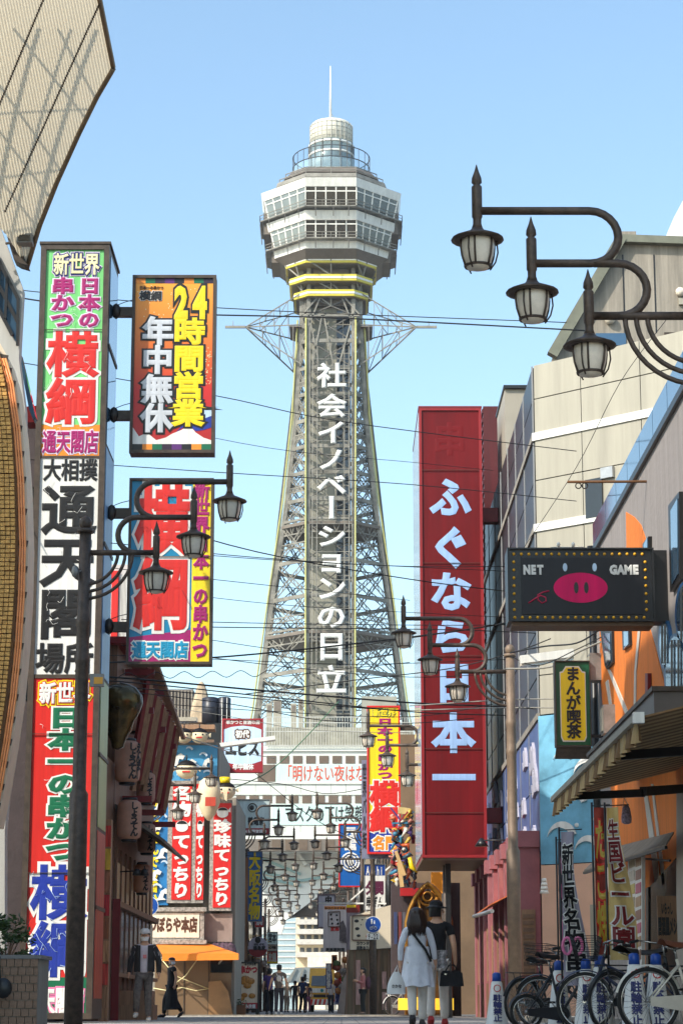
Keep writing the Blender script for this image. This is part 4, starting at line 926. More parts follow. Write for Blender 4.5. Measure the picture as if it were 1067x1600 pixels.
for i in range(16): a = 2*math.pi*i/16; b = MB(); b.beam((TX+2.63*math.cos(a),TY+2.63*math.sin(a),zr0+.2),(TX+2.63*math.cos(a),TY+2.63*math.sin(a),Z(228,TY)),.1); b.build('roof_room_post', tdark, tw)
for y in (231,246): b = MB(); b.lathe([(2.64,-.12),(2.64,.12)], (TX,TY,Z(y,TY)), 24); b.build('roof_room_band', twhite, tw)
dr = mat('white louvred drum', (226,222,206), .55, 0, .15, .7); b = MB(); b.lathe([(2.45,Z(229,TY)),(2.45,Z(200,TY)),(2.35,Z(197,TY)),(2.2,Z(195,TY))], (TX,TY,0), 28); b.build('drum', dr, tw)
b = MB()
for i in range(28): a = 2*math.pi*i/28; b.beam((TX+2.47*math.cos(a),TY+2.47*math.sin(a),Z(229,TY)), (TX+2.47*math.cos(a),TY+2.47*math.sin(a),Z(198,TY)), .07)
for y in (222,215,208,201): b.tube([(TX+2.48*math.cos(a),TY+2.48*math.sin(a),Z(y,TY)) for a in [2*math.pi*i/24 for i in range(25)]], .035, 4, False)
b.build('drum_grille', mat('drum grille',(186,182,170),.5,.2), tw)
b = MB(); b.tube([(TX-.1,TY,Z(196,TY)),(TX-.1,TY,Z(150,TY)),(TX-.1,TY,Z(103,TY))], [.15,.12,.05], 8); b.build('mast', twhite, tw)
b = MB(); b.tube([(TX,TY,Z(178,TY)),(TX+1,TY,Z(194,TY))], .03, 4); b.build('mast_stay', tsteel, tw)

# ---------- base building under the tower ----------
YB = 232.0
bb_ = thing('tower_base_building', 'pale tiled block under the tower with window strips and banner texts', 'building', (X(500,YB), YB+10, 17))
ptile = mat('pale white tile', (212, 214, 206), .5, 0, .08, .6, 0); n = 0
XL, XR_ = X(352,YB), X(650,YB)
bx('wall', ptile, bb_, XL, YB, Z(1330,YB), XR_, YB+24, Z(1166,YB))
def bw(m, x0, y0, x1, y1, nm='window', d=.06, th=.05): return bx(nm, m, bb_, X(x0,YB), YB-d, Z(y1,YB), X(x1,YB), YB-d+th, Z(y0,YB))
wb = mat('brown tinted glass', (104, 84, 70), .15, .1, .15, 1)
for x in range(414, 640, 21): bw(wb, x, 1181, x+15, 1193)
for x in range(366, 640, 21): bw(wb, x, 1243, x+15, 1255)
bw(wb, 400, 1195, 428, 1222); bw(ptile, 352, 1222, 650, 1225, 'band', .16, .2); bw(ptile, 352, 1240, 650, 1242, 'band', .12, .2); bw(ptile, 352, 1170, 650, 1174, 'band', .2, .25)
for x in range(372, 640, 24): bw(mat('joint grey',(150,154,150)), x, 1225, x+.8, 1300, 'joint', .01, .02)
pb = P('pale mint banner', (196, 220, 214)); bw(pb, 429, 1195, 566, 1224, 'banner', .1); bw(pb, 424, 1257, 566, 1289, 'banner', .1)
def line(t, x0, y0, x1, y1, m, b): letters(t, cellsh(len(t), X(x0,YB), Z(y1,YB), X(x1,YB), Z(y0,YB)), Vector((0,YB-.13,0)), RX, RZ, m, b, bb_, fill=1.0)
line('「明けない夜はな', 438, 1195, 572, 1222, P('orange red vinyl',(206,84,62)), .012); line('マスクの下は笑顔', 443, 1258, 570, 1286, black_ink, .012)
# roof terrace screen
b = MB(); zt0, zt1 = Z(1166,YB-.5), Z(1121,YB-.5); x = X(409,YB)
while x < XR_: b.box(x, YB-.5, zt0, x+.05, YB-.45, zt1); x += .28
for z in (zt0+.05, (zt0+zt1)/2, (zt0+zt1)/2+.9, zt1): b.box(X(409,YB), YB-.53, z, XR_, YB-.42, z+.08)
b.build('terrace_screen', mat('pale screen bars',(196,194,186),.5,.3), bb_)
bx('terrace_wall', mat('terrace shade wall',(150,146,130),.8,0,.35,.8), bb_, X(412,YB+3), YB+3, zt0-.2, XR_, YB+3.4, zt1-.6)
bx('plant_room', mat('grey rendered plant room',(150,148,136),.7,0,.1,.6), bb_, X(566,YB+4), YB+4, zt0, X(622,YB+4), YB+8, Z(1088,YB+4))
for x, y, w, h in ((413,1099,9,24),(424,1093,13,30),(452,1099,9,22),(464,1092,8,29),(474,1099,12,24)):
    u = thing('rooftop_unit', {413:'leftmost small pale rooftop machine at the foot of the tower legs',424:'tall pale rooftop machine, second from the left on the tower terrace',452:'middle pale rooftop machine, short and narrow, on the tower terrace',464:'slim tall rooftop machine left of the lift shaft foot',474:'widest pale rooftop machine, nearest the lift shaft foot'}[x], 'rooftop unit', (X(x,YB+6), YB+6, zt0), 'rooftop machines beside the tower legs')
    bx('housing', cream_panel, u, X(x,YB+6), YB+6, zt0-.1, X(x+w,YB+6), YB+7.5, Z(y,YB+6)); bx('grille', tgrey, u, X(x+1.5,YB+6), YB+5.97, Z(y+h*.6,YB+6), X(x+w-1.5,YB+6), YB+5.995, Z(y+3,YB+6))
# underside: splayed white leg wall, dark arch
uw = thing('tower_undercroft', 'big white splayed leg wall and dark soffit carrying the base building over the street', 'arch', (X(500,238), 238, 0))
wht = mat('white soffit panel', (214, 212, 206), .6, 0, .1, .4, 0); Yu = 236.0
b = MB(); b.slab([(352,1330),(600,1330),(588,1342),(566,1350),(446,1438),(440,1460),(352,1460)], Yu, 1.5); b.build('splayed_wall', wht, uw)
b = MB(); b.slab([(566,1352),(612,1340),(612,1420),(500,1421),(447,1436)], Yu+2, 2); b.build('soffit', mat('grey ribbed soffit',(132,124,116),.7,0,.2,.3), uw)
b = MB(); b.slab([(458,1417),(508,1417),(508,1432),(455,1432)], Yu+.8, 3); b.build('dark_beam', mat('dark brown beam',(72,60,52),.7), uw)
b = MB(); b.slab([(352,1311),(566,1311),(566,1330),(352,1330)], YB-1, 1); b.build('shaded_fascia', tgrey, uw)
for i in range(8):
    b = MB(); x = 404+i*21; b.slab([(x,1312),(x+14,1312),(x+14,1328),(x,1328)], YB-1.05, .04); b.build('window', wb, uw)
for (x0,y0,x1,y1) in ((398,1360,470,1376),(398,1368,470,1384),(405,1340,470,1366),(470,1376,560,1362)):
    b = MB(); b.beam(W(x0,y0,Yu-.3), W(x1,y1,Yu-.3), .28); b.build('pipe_rail', mat('teal grey pipe',(140,168,166),.5), uw)
b = MB(); b.beam(W(456,1320,Yu-.6), W(478,1352,Yu-.6), 1.0, .4); b.build('slanted_post', wht, uw)
for k in range(7): b = MB(); y = 1392+k*6; b.beam(W(500,y,Yu+1.7), W(608,y-14,Yu+1.7), .16); b.build('soffit_rib', tgrey, uw)

# ---------- buildings seen through the arch ----------
ap = thing('apartment_building', 'cream apartment block with stacked balconies seen under the tower arch', 'building', (X(520,300), 300, 0))
Ya_ = 300; acream = mat('sunlit cream render', (232, 212, 180), .7, 0, .08, .3)
bx('wall', acream, ap, X(462,Ya_), Ya_, 0, X(640,Ya_), Ya_+12, Z(1424,Ya_))
for y in (1437,1452,1468,1488):
    bx('balcony', mat('pale balcony render',(206,200,190),.7), ap, X(463,Ya_), Ya_-1.4, Z(y+8,Ya_), X(560,Ya_), Ya_-.01, Z(y,Ya_))
    for x in range(468, 556, 11): bx('window', mat('grey window',(96,98,100),.2), ap, X(x,Ya_), Ya_-.1, Z(y,Ya_), X(x+7,Ya_), Ya_-.02, Z(y-7,Ya_))
bx('lower_wall', mat('white sunlit annex',(240,226,204),.7), ap, X(480,Ya_-3), Ya_-3, 0, X(600,Ya_-3), Ya_-1.6, Z(1495,Ya_-3))
pbld = thing('glazed_building', 'pale blue glazed building under the arch beyond the street', 'building', (X(440,320), 320, 0))
bx('wall', mat('pale blue curtain wall',(176,196,204),.3,.1,.15,.2), pbld, X(395,320), 320, 0, X(462,320), 330, Z(1432,320))
for y in range(1440, 1540, 9): bx('floor_band', white_paint, pbld, X(396,320), 319.9, Z(y+2,320), X(461,320), 319.98, Z(y,320))
pv = thing('pavilion', 'low glass-roofed market pavilion far down the street', 'pavilion', (X(485,210), 210, 0))
b = MB(); b.slab([(448,1530),(462,1512),(512,1510),(526,1528),(526,1533),(448,1535)], 210, 5); b.build('roof', mat('grey glass roof',(140,146,146),.3,.2,.2,1), pv)
for x in (450,470,490,510,524): b = MB(); b.beam(W(x,1532,209.9), Vector((X(x,209.9),209.9,0)), .2); b.build('post', tsteel, pv)
for x0, x1 in ((462,452),(474,468),(487,487),(499,506),(512,522)): b = MB(); b.beam(W(x0,1512,209.8), W(x1,1533,209.8), .12); b.build('rib', tsteel, pv)
# ================= STREET LAMPS =================
def street_lamp(label, side, group='three-lantern street lamps'):
    t = thing('street_lamp', label, 'street lamp', (0,0,0), group); s = side   # side +1: arms reach towards +X
    b = MB(); b.lathe([(.135,0),(.135,3.3),(.10,3.36),(.098,5.2),(.11,5.24),(.11,5.3),(.098,5.34),(.095,5.75),(.108,5.8),(.108,5.88),(.092,5.92),(.088,7.2)], (0,0,0), 14); b.build('pole', lamp_iron, t)
    b = MB(); b.ball((0,0,7.33), .1, .1, .11, 10); b.lathe([(.12,-.04),(.12,.02)], (0,0,7.22), 12); b.build('pole_cap', lamp_iron, t)
    R = .27; z1, z2, z3 = 7.965, 7.42, 6.88
    def arcp(cx, za, zb, n=12): cz = (za+zb)/2; r = (za-zb)/2; return [(s*(cx-r*1.02*math.sin(math.pi*i/n)), 0, cz+r*math.cos(math.pi*i/n)) for i in range(n+1)]
    b = MB(); b.tube([(s*2.12,0,z1)]+arcp(1.03,z1,z2)+[(s*1.6,0,z2)], .043, 8); b.build('arm', lamp_iron, t)
    b = MB(); b.tube([(s*1.0,0,z2)]+arcp(.76,z2,z3)+[(s*1.0,0,z3)], .043, 8); b.build('arm', lamp_iron, t)
    b = MB(); b.tube([(s*1.05,0,z3),(0,0,z3)], .043, 8); b.build('arm', lamp_iron, t)
    for r in (.49,.6,.71):
        b = MB(); b.tube([(s*r*math.cos(a), .0, z3-r*math.sin(a)*.98) for a in [math.pi/2*i/10 for i in range(11)]], .026, 6); b.build('brace', lamp_iron, t)
    for d, zt in ((2.14,8.45),(1.61,7.905),(1.06,7.36)):
        x = s*d; b = MB(); b.lathe([(.004,0),(.022,-.07),(.048,-.14),(.052,-.19),(.03,-.215),(.05,-.23),(.052,-.24),(.052,-.55),(.042,-.57),(.042,-.62),(.06,-.68)], (x,0,zt), 12); tb = b.build('stem', lamp_iron, t)
        b = MB(); b.lathe([(.05,-.66),(.08,-.70),(.13,-.72),(.255,-.775),(.262,-.79),(.22,-.80),(.10,-.79)], (x,0,zt), 18); b.build('lamp_hat', lamp_iron, tb)
        b = MB(); b.lathe([(.165,-.79),(.168,-.85),(.155,-.95),(.125,-1.05),(.105,-1.08),(.03,-1.10)], (x,0,zt), 16); b.build('lamp_glass', milk_glass, tb)
        b = MB()
        for k in range(6):
            a = 2*math.pi*k/6+.3; cx_, sy_ = math.cos(a), math.sin(a); b.tube([(x+r*cx_, r*sy_, zt+z) for r, z in ((.175,-.80),(.178,-.86),(.165,-.96),(.133,-1.06))], .011, 5)
        b.lathe([(.135,-1.07),(.138,-1.05),(.11,-1.05)], (x,0,zt), 12)
        for k in range(3): a = 2*math.pi*k/3; b.tube([(x+r*math.cos(a), r*math.sin(a), zt+z) for r, z in ((.19,-.80),(.20,-.92),(.175,-1.02),(.12,-1.10))], .008, 4)
        b.build('lamp_cage', lamp_iron, tb)
    return t
LL = street_lamp('near street lamp on the left with three lanterns in front of the blue sign', 1); LR = street_lamp('nearest street lamp with three lanterns reaching in from the right edge', -1)
def lx(px, Y, y): return W(px, y, Y).x
LL.location = (lx(132,32.7,1000)-.02, 32.7, 0)
LR.location = (W(921,552,21).x+1.06, 21, 0)
def far(px_tip, y_tip, Y, side, label, scale=1):
    o = dup(LL if side > 0 else LR, label=label); o.location = (W(px_tip,y_tip,Y).x-side*2.14*scale, Y, 0)
    o.scale = (scale,)*3; return o
L2 = far(331,1160,74,1,'street lamp in front of the blue wave wall with the fish lanterns')
R2 = far(630,928,44.8,-1,'street lamp in front of the huge dark red vertical sign, on a pale grey pole')
R3 = far(575,1105,62.5,-1,'street lamp whose lanterns hang before the yellow vertical sign')
pal = mat('pale grey brown lamp paint', (132, 112, 94), .55, .1, .2, 5, .15)
for ch in R2.children:
    if ch.name.startswith('pole'): ch.data = ch.data.copy(); ch.data.materials[0] = pal
ordn = ['fourth', 'fifth', 'sixth', 'seventh', 'eighth', 'ninth']
L4 = None
for i in range(6):
    Y = 88+i*16.2; cx0 = -.0163*Y; hw = 2.63
    a = dup(LL, (cx0-hw, Y, 0), label='%s street lamp down the left side of the far street' % ordn[i]); c_ = dup(LR, (cx0+hw, Y-1, 0), label='%s street lamp down the right side of the far street' % ordn[i])
    if i == 0: L4 = (a, c_); a['label'] = 'street lamp on the left carrying a round blue sign beside the orange awning'; c_['label'] = 'street lamp on the right carrying a round blue sign beside the cream wall sign'
# round blue signs
for px, Y, lb in ((369.5,87.8,'round blue pedestrian and cycle sign on the left lamp post, hours plate below'), (583,86.7,'round blue pedestrian and cycle sign on the right lamp post, hours plate below'), (231,73.8,'round blue sign half hidden behind the restaurant beams on the left')):
    z = Z(1445 if Y > 80 else 1416, Y); x = X(px, Y); t = thing('road_sign', lb, 'sign', (x, Y, z)); y = Y-.2
    b = MB(); b.prism([(x+.31*math.cos(a), y, z+.31*math.sin(a)) for a in [2*math.pi*i/28 for i in range(28)]], (0,.03,0)); b.build('disc_rim', white_ink, t)
    b = MB(); b.prism([(x+.29*math.cos(a), y-.006, z+.29*math.sin(a)) for a in [2*math.pi*i/28 for i in range(28)]], (0,.005,0)); b.build('disc', P('road sign blue',(10,70,150)), t)
    b = MB()
    for dx, s in ((-.05,1),(.05,.7)): b.box(x+dx-.03*s, y-.012, z+.02, x+dx+.03*s, y-.008, z+.02+.12*s); b.box(x+dx-.025*s, y-.012, z+.03+.12*s, x+dx+.025*s, y-.008, z+.03+.18*s)
    for dx in (-.07,.09): b.tube([(x+dx+.05*math.cos(a), y-.012, z-.13+.05*math.sin(a)) for a in [2*math.pi*i/12 for i in range(13)]], .008, 4)
    b.tube([(x-.07,y-.012,z-.13),(x-.01,y-.012,z-.05),(x+.07,y-.012,z-.05),(x+.02,y-.012,z-.13),(x-.01,y-.012,z-.05)], .007, 4); b.build('pictogram', white_ink, t)
    b = MB(); b.box(x-.24, y, z-.56, x+.24, y+.02, z-.33); b.build('hours_plate', white_ink, t)
    letters('9-22', cellsh(4, x-.2, z-.54, x+.2, z-.35), Vector((0,y-.006,0)), RX, RZ, black_ink, .03, t, fill=1.4)
    b = MB(); b.box(x-.03, y+.02, z-.5, x+.03, Y, z+.2); b.build('clamp', dark_iron, t)

# ================= LEFT FAR SIDE: fugu restaurant =================
YZ = 78.0
fz = thing('fugu_restaurant', 'corner restaurant with blue wave walls, red lettered boards and a white name board', 'restaurant', (-8, YZ+2, 0))
wb2 = mat('sky blue wave mural', (70, 150, 196), .5, 0, .22, .7)
def zb(m, x0, y0, x1, y1, nm, d=0, th=.1, par=None): return bx(nm, m, par or fz, X(x0,YZ,(y0+y1)/2), YZ-d, Z(y1,YZ), X(x1,YZ,(y0+y1)/2), YZ-d+th, Z(y0,YZ))
zb(concrete, 200, 1160, 340, 1600, 'wall', 0, 8); bx('wall', concrete, fz, X(340,YZ)+.01, YZ+.02, 0, X(366,YZ), YZ+8, Z(1246,YZ))
zb(wb2, 215, 1165, 340, 1240, 'mural_wall', .12); zb(wb2, 228, 1132, 310, 1160, 'roof_mural', -.3, .4); zb(cream_panel, 232, 1121, 308, 1127, 'roof_beam', .1, .5)
zb(lwood, 232, 1137, 338, 1144, 'eave_beam', .9, .9); zb(mat('mural blue deep',(24,110,168),.5,0,.2,1), 228, 1236, 266, 1415, 'wave_column', .4, .35)
for (x, y, s) in ((243,1200,1),(258,1215,.8),(275,1190,1.1),(292,1200,1.2),(300,1220,.8),(246,1178,.8),(262,1232,.9),(320,1195,.9),(248,1260,1),(240,1300,1),(252,1335,1),(240,1370,1),(252,1400,1),(250,1150,.7),(285,1150,.8)):
    d = .46 if y > 1240 else (.18 if y > 1160 else -.25); b = MB(); pts = [(x+s*u, y+s*v) for u, v in ((-10,8),(-4,2),(0,-8),(7,-12),(13,-8),(10,-3),(5,-4),(3,2),(8,6),(0,6))]; b.slab(pts, YZ-d-.02, .05); b.build('wave_crest', white_ink, fz)
letters('黙って何んでも旨い', cellsv(9, X(230,YZ), Z(1415,YZ), X(246,YZ), Z(1243,YZ)), Vector((0,YZ-.46,0)), RX, RZ, yellow_ink, .05, fz)
gran = mat('speckled silver frame', (168, 160, 150), .6, 0, .5, 12)
def redboard(x0, y0, x1, y1, words, fish):
    b0 = zb(gran, x0, y0, x1, y1, 'lettered_board', .5, .4); xa, xb = X(x0+3,YZ), X(x1-3,YZ)
    bx('board_face', P('fugu board red',(206,32,28)), b0, xa, YZ-.53, Z(y1-5,YZ), xb, YZ-.505, Z(y0+5,YZ))
    rows = len(words)+1; zt_, zb_ = Z(y0+7,YZ), Z(y1-7,YZ); h = (zt_-zb_)/rows; o = Vector((0,YZ-.545,0)); r = 0
    for i in range(rows):
        zc = zt_-h*(i+.5)
        if i == fish:
            w = (xb-xa)*.33; cx = (xa+xb)/2; b = MB(); b.prism([(cx+w*math.cos(a), YZ-.55, zc+h*.3*math.sin(a)-(.06 if math.sin(a) < 0 else 0)) for a in [2*math.pi*k/16 for k in range(16)]], (0,.01,0)); b.prism([(cx+w*.8,YZ-.55,zc),(cx+w*1.35,YZ-.55,zc+h*.3),(cx+w*1.35,YZ-.55,zc-h*.05)], (0,.01,0)); b.build('fish_shape', white_ink, b0)
            b = MB(); b.prism([(cx+w*.8*math.cos(a), YZ-.562, zc+h*.08+h*.2*math.sin(a)) for a in [math.pi*k/8 for k in range(9)]], (0,.005,0)); b.build('fish_back', black_ink, b0)
        else:
            letters(words[r], [((xa+xb)/2, zc, (xb-xa)*.95, h*.95)], o, RX, RZ, white_ink, .05, b0); r += 1
redboard(264,1222,300,1412,'名物てっちり',2); redboard(301,1222,320,1412,'名物てっちり',2); redboard(329,1252,363,1424,'珍味てっちり',0)
nb = zb(gran, 228, 1420, 321, 1474, 'name_board', .7, .5); bx('board_face', P('cream board',(232,218,196)), nb, X(233,YZ), YZ-.73, Z(1466,YZ), X(312,YZ), YZ-.705, Z(1428,YZ))
letters('づぼらや本店', cellsh(6, X(233,YZ), Z(1458,YZ), X(309,YZ), Z(1434,YZ)), Vector((0,YZ-.74,0)), RX, RZ, brown_ink, .05, nb)
for y in (1421,1472): b = MB(); b.beam(W(226,y,YZ-.75), W(323,y,YZ-.75), .14); b.build('moulding', gran, nb)
zb(mat('mauve grey render',(150,128,118),.7), 321, 1428, 364, 1472, 'fascia', .3)
zb(mat('brown hoarding sheet',(116,92,66),.5,.1,.15,.8), 243, 1500, 362, 1592, 'hoarding', .25, .1)
for x in (262,288,326): zb(brown_frame, x, 1500, x+1.4, 1592, 'hoarding_joint', .28, .03)
for pts in (((252,1498),(275,1525),(326,1545)),((308,1500),(290,1525),(262,1545)),((240,1544),(262,1548),(285,1543),(306,1548),(330,1544))):
    b = MB(); b.tube([W(x,y,YZ-.42) for x, y in pts], .018, 5); b.build('rope', cream_ink, fz)
zb(glass_dark, 330, 1495, 364, 1520, 'dark_opening', .28, .05)
b = MB(); b.slab([(326,1586),(326,1534),(345,1532),(357,1550),(364,1586)], YZ-.6, .2); b.build('curved_board', mat('brown curved board',(150,112,72),.45,.1,.25,1), fz)
b = MB()
for k in range(5): b.ball(W(336+k*6,1486,YZ-.4), .22, .12, .3, 8)
b.build('dark_drapery', mat('striped mauve cloth',(96,70,84),.8,0,.6,8), fz)
for (x,y,r_) in ((235,1185,7),(250,1192,9),(268,1180,8),(283,1214,8),(305,1202,9),(325,1210,8),(240,1222,7),(272,1226,6),(318,1182,7),(296,1172,6),(255,1278,7),(243,1318,8),(257,1350,6),(246,1388,8),(290,1140,5),(240,1144,6),(268,1152,5)):
    d = .47 if y > 1240 else (.2 if y > 1165 else -.2); pts = [(x+r_*math.cos(a_), y-r_*math.sin(a_)) for a_ in [.2+2.4*i/8 for i in range(9)]]+[(x-1+r_*.75*math.cos(a_), y+1-r_*.72*math.sin(a_)) for a_ in [2.6-2.4*i/8 for i in range(9)]]
    b = MB(); b.slab(pts, YZ-d-.04, .03); b.build('wave_crest', P('pale wave paint',(190,206,220)), fz)
aw2 = thing('orange_awning', 'bright orange awning over the brown hoarding of the corner restaurant', 'awning', (X(300,YZ-1), YZ-1, Z(1490,YZ)))
b = MB(); p = [W(243,1474,YZ-.3), W(326,1476,YZ-.3), W(373,1492,YZ-2.6), W(254,1492,YZ-2.6)]; b.prism(p, (0,0,.04)); b.k = 1
b.prism([p[3]-RZ*.2, p[2]-RZ*.16, p[2], p[3]], (0,-.03,0)); b.build('fabric', [mat('orange canvas',(238,132,32),.7,0,.08,1.5)]*2, aw2)
for x in (254, 350): b = MB(); b.beam(W(x,1496,YZ-2.5), W(x-8,1506,YZ-.3), .04); b.build('arm', cream_panel, aw2)
# puffer fish lanterns
def fish(label, px, py, Y, r, big=False):
    c = W(px,py,Y); t = thing('fish_lantern', label, 'lantern', c, None if big else 'row of fish lanterns under the eave')
    b = MB(); b.ball(c, r*1.15, r*.9, r, 14); b.build('belly', mat('cream lantern fish',(222,206,170),.6,0,.1,3), t)
    b = MB(); b.lathe([(r*math.cos(a), 1.05*r*math.sin(a)) for a in (.42,.6,.85,1.1,1.35,1.54)], c, 14, True, 1.185, .93)
    for k in range(7): b.ball(c+Vector((r*1.12*math.cos(.5+k*.38)*.98,-r*.35,r*.95*math.sin(.2+k*.05)*.6)), r*.1,r*.3,r*.07,6); b.build('back', mat('black lantern back',(40,34,34),.5), t)
    for s in (-1,1): b = MB(); b.ball(c+Vector((s*r*.45,-r*.8,r*.12)), r*.13,r*.08,r*.13,8); b.build('eye', black_ink, t)
    b = MB(); b.box(c.x-r*.4, c.y-r*.95, c.z-r*.35, c.x+r*.4, c.y-r*.8, c.z-r*.2); b.build('mouth', red_ink, t)
    for s in (-1,1): b = MB(); b.prism([(c.x+s*r*1.0,c.y,c.z+.1*r),(c.x+s*r*1.5,c.y,c.z+.4*r),(c.x+s*r*1.45,c.y,c.z-.2*r)], (0,.05,0)); b.build('fin', mat('cream lantern fish',(222,206,170)), t)
    b = MB(); b.tube([c+RZ*r, c+RZ*r*1.6], .02, 4); b.build('hanger', black_paint, t)
for i, x in enumerate((243,263,288,312)): fish('%s fish lantern from the left in the row under the eave' % ['first','second','third','fourth'][i], x, 1150, YZ-1.2, .26)
fish('large cream fish lantern beside the red lettered boards', 292, 1203, YZ-1.6, .32, True); fish('cream fish ornament with a yellow crown above the right-hand red board', 353, 1236, YZ-.8, .3, True)
c = W(352,1219,YZ-.8); b = MB(); b.lathe([(.17,-.1),(.19,.1),(.14,.08)], c, 10); cr_ = b.build('crown', yellow_ink, None, 'small yellow crown resting on the cream fish ornament', 'ornament')
bf = thing('fish_lantern', 'very large pale hanging puffer fish lantern between the red boards', 'lantern', W(327,1240,YZ-2)); c = W(327,1238,YZ-2)
b = MB(); b.smooth = True; b.lathe([(.05,-.95),(.22,-.75),(.36,-.4),(.40,0),(.33,.35),(.16,.5),(.03,.56)], c, 16, True, 1, .8); b.build('body', mat('pale cloth fish',(224,204,166),.6,0,.12,2), bf)
for s in (-1,1): b = MB(); b.prism([c+Vector((s*.34,0,-.1)), c+Vector((s*.62,0,.12)), c+Vector((s*.6,0,-.3))], (0,.04,0)); b.build('fin', mat('pale cloth fish',(224,204,166)), bf)
b = MB(); b.box(c.x-.1, c.y-.45, c.z-.5, c.x+.25, c.y-.40, c.z-.2); b.build('red_seal', P('faded red seal',(190,70,50)), bf)
b = MB(); b.ball(c+Vector((-.02,-.3,.35)), .1,.06,.16,8); b.build('eye', black_ink, bf)
b = MB(); p = W(250,1107,80); 
# flat grey building, tanks and pinnacle behind
gbk = thing('grey_building', 'flat-topped grey ribbed building behind the fish lantern eave', 'building', (X(250,96), 96, 0))
bx('wall', mat('grey ribbed concrete',(112,104,98),.8,0,.2,.6,0,streak=1), gbk, X(214,96), 94, 0, X(300,96), 100, Z(1077,94))
for k in range(14): x = X(222+k*5.4, 93.96); bx('rib', concrete, gbk, x, 93.93, Z(1130,94), x+.05, 94, Z(1079,94))
bx('pale_edge', cream_panel, gbk, X(297,93.9), 93.85, Z(1135,94), X(318,93.9), 94.2, Z(1100,94))
pn = thing('rock_pinnacle', 'pale rough concrete pinnacle standing above the grey building', 'rooftop ornament', W(314,1130,93)); b = MB(); c = W(314,1130,93)
b.lathe([(.5,0),(.46,.4),(.36,.9),(.24,1.35),(.16,1.6),(.05,1.75)], c, 9, False, 1, .8); b.build('body', mat('rough pale concrete',(186,166,140),.9,0,.3,2,.8), pn)
tk = thing('water_tank', 'pair of black rooftop tank drums right of the pale pinnacle', 'water tank', W(338,1130,92))
for x in (329,350): b = MB(); b.lathe([(.36 if x < 340 else .28,0),(.36 if x < 340 else .28,1.05),(.2,1.1)], W(x,1131,92), 14); b.build('drum', mat('dark tank',(40,42,52),.4), tk)
bx('tank_stand', black_paint, tk, X(318,92), 91.7, Z(1180,92), X(362,92), 92.3, Z(1131,92))
for k in range(3): bx('pale_stripe', white_paint, tk, X(341+k*8,91.6), 91.62, Z(1180,92), X(342+k*8,91.6), 91.66, Z(1092,92))

# ================= LEFT FAR SIDE: facades and signs down the street =================
def cxl(Y): return -.0163*Y-3.55
def cxr(Y): return -.0163*Y+3.55
cols = [(120,96,78),(150,140,126),(92,74,64),(176,160,136),(110,100,96),(140,110,84),(168,158,148)]
for i in range(6):
    Y = 87.5+i*15.5; h = [10.5,8.8,9.5,8.2,7.4,7.0][i]
    t = thing('shop_house', ['brown narrow shop house behind the pale hotel sign on the left','pale grey shop house, second beyond the fugu restaurant','dark brown shop house midway down the left side','cream shop house beyond the round illuminated sign','grey shop house far down the left side','small tan shop house, last on the left side'][i], 'shop', (cxl(Y)-3, Y+7, 0)); m = mat('shop wall %d' % i, cols[i], .8, 0, .2, .6, .3)
    b = MB(); b.prism([(cxl(Y)-7,Y,0),(cxl(Y),Y,0),(cxl(Y+15),Y+15,0),(cxl(Y+15)-7,Y+15,0)], (0,0,h)); b.build('wall', m, t)
    for k in range(4):
        yy = Y+.8+k*3.6
        for z in (1.0,4.2,6.2):
            if z+1.4 < h: bx('window', glass_dark if z > 2 else mat('shop glow',(190,140,84),.4,0,.4,2), t, cxl(yy)-.1, yy, z, cxl(yy)+.04, yy+2.4, z+1.4)
    bx('shop_awning', mat('left awning %d' % i, cols[(i*3+2) % 7], .8), t, cxl(Y), Y+1, 2.9, cxl(Y)+.9, Y+13, 3.1)
RH = [(62,9.5,(110,70,64)),(90,11,(120,96,72)),(106,10,(96,84,76)),(122,8.6,(150,130,104)),(138,8,(110,90,80)),(154,7.4,(160,150,140))]
for i, (Y, h, c) in enumerate(RH):
    if i == 0: continue
    t = thing('shop_house', ['','dark beige shop house behind the yellow vertical sign','brown shop house with ducts beyond the beer sign','tan shop house behind the square menu banners on the right','dim shop house far down the right side','pale grey shop house, last on the right side'][i], 'shop', (cxr(Y)+3, Y+7, 0)); m = mat('right shop wall %d' % i, c, .8, 0, .2, .6, .3)
    b = MB(); b.prism([(cxr(Y),Y,0),(cxr(Y)+7,Y,0),(cxr(Y+15)+7,Y+15,0),(cxr(Y+15),Y+15,0)], (0,0,h)); b.build('wall', m, t)
    for k in range(4):
        yy = Y+.8+k*3.6
        for z in (1.0,4.2,6.2):
            if z+1.4 < h: bx('window', glass_dark if z > 2 else mat('shop glow',(190,140,84),.4,0,.4,2), t, cxr(yy)-.04, yy, z, cxr(yy)+.1, yy+2.4, z+1.4)
    for z in (5.4,7.4):
        b = MB(); b.tube([(cxr(Y)-.2,Y+1,z-1.2),(cxr(Y)-.2,Y+1,z),(cxr(Y)+.1,Y+3,z+.5)], .09, 8); b.build('duct', steel_grey, t)
    bx('shop_awning', mat('left awning %d' % i, cols[(i*3+2) % 7], .8), t, cxr(Y)-.9, Y+1, 2.9, cxr(Y), Y+13, 3.1)
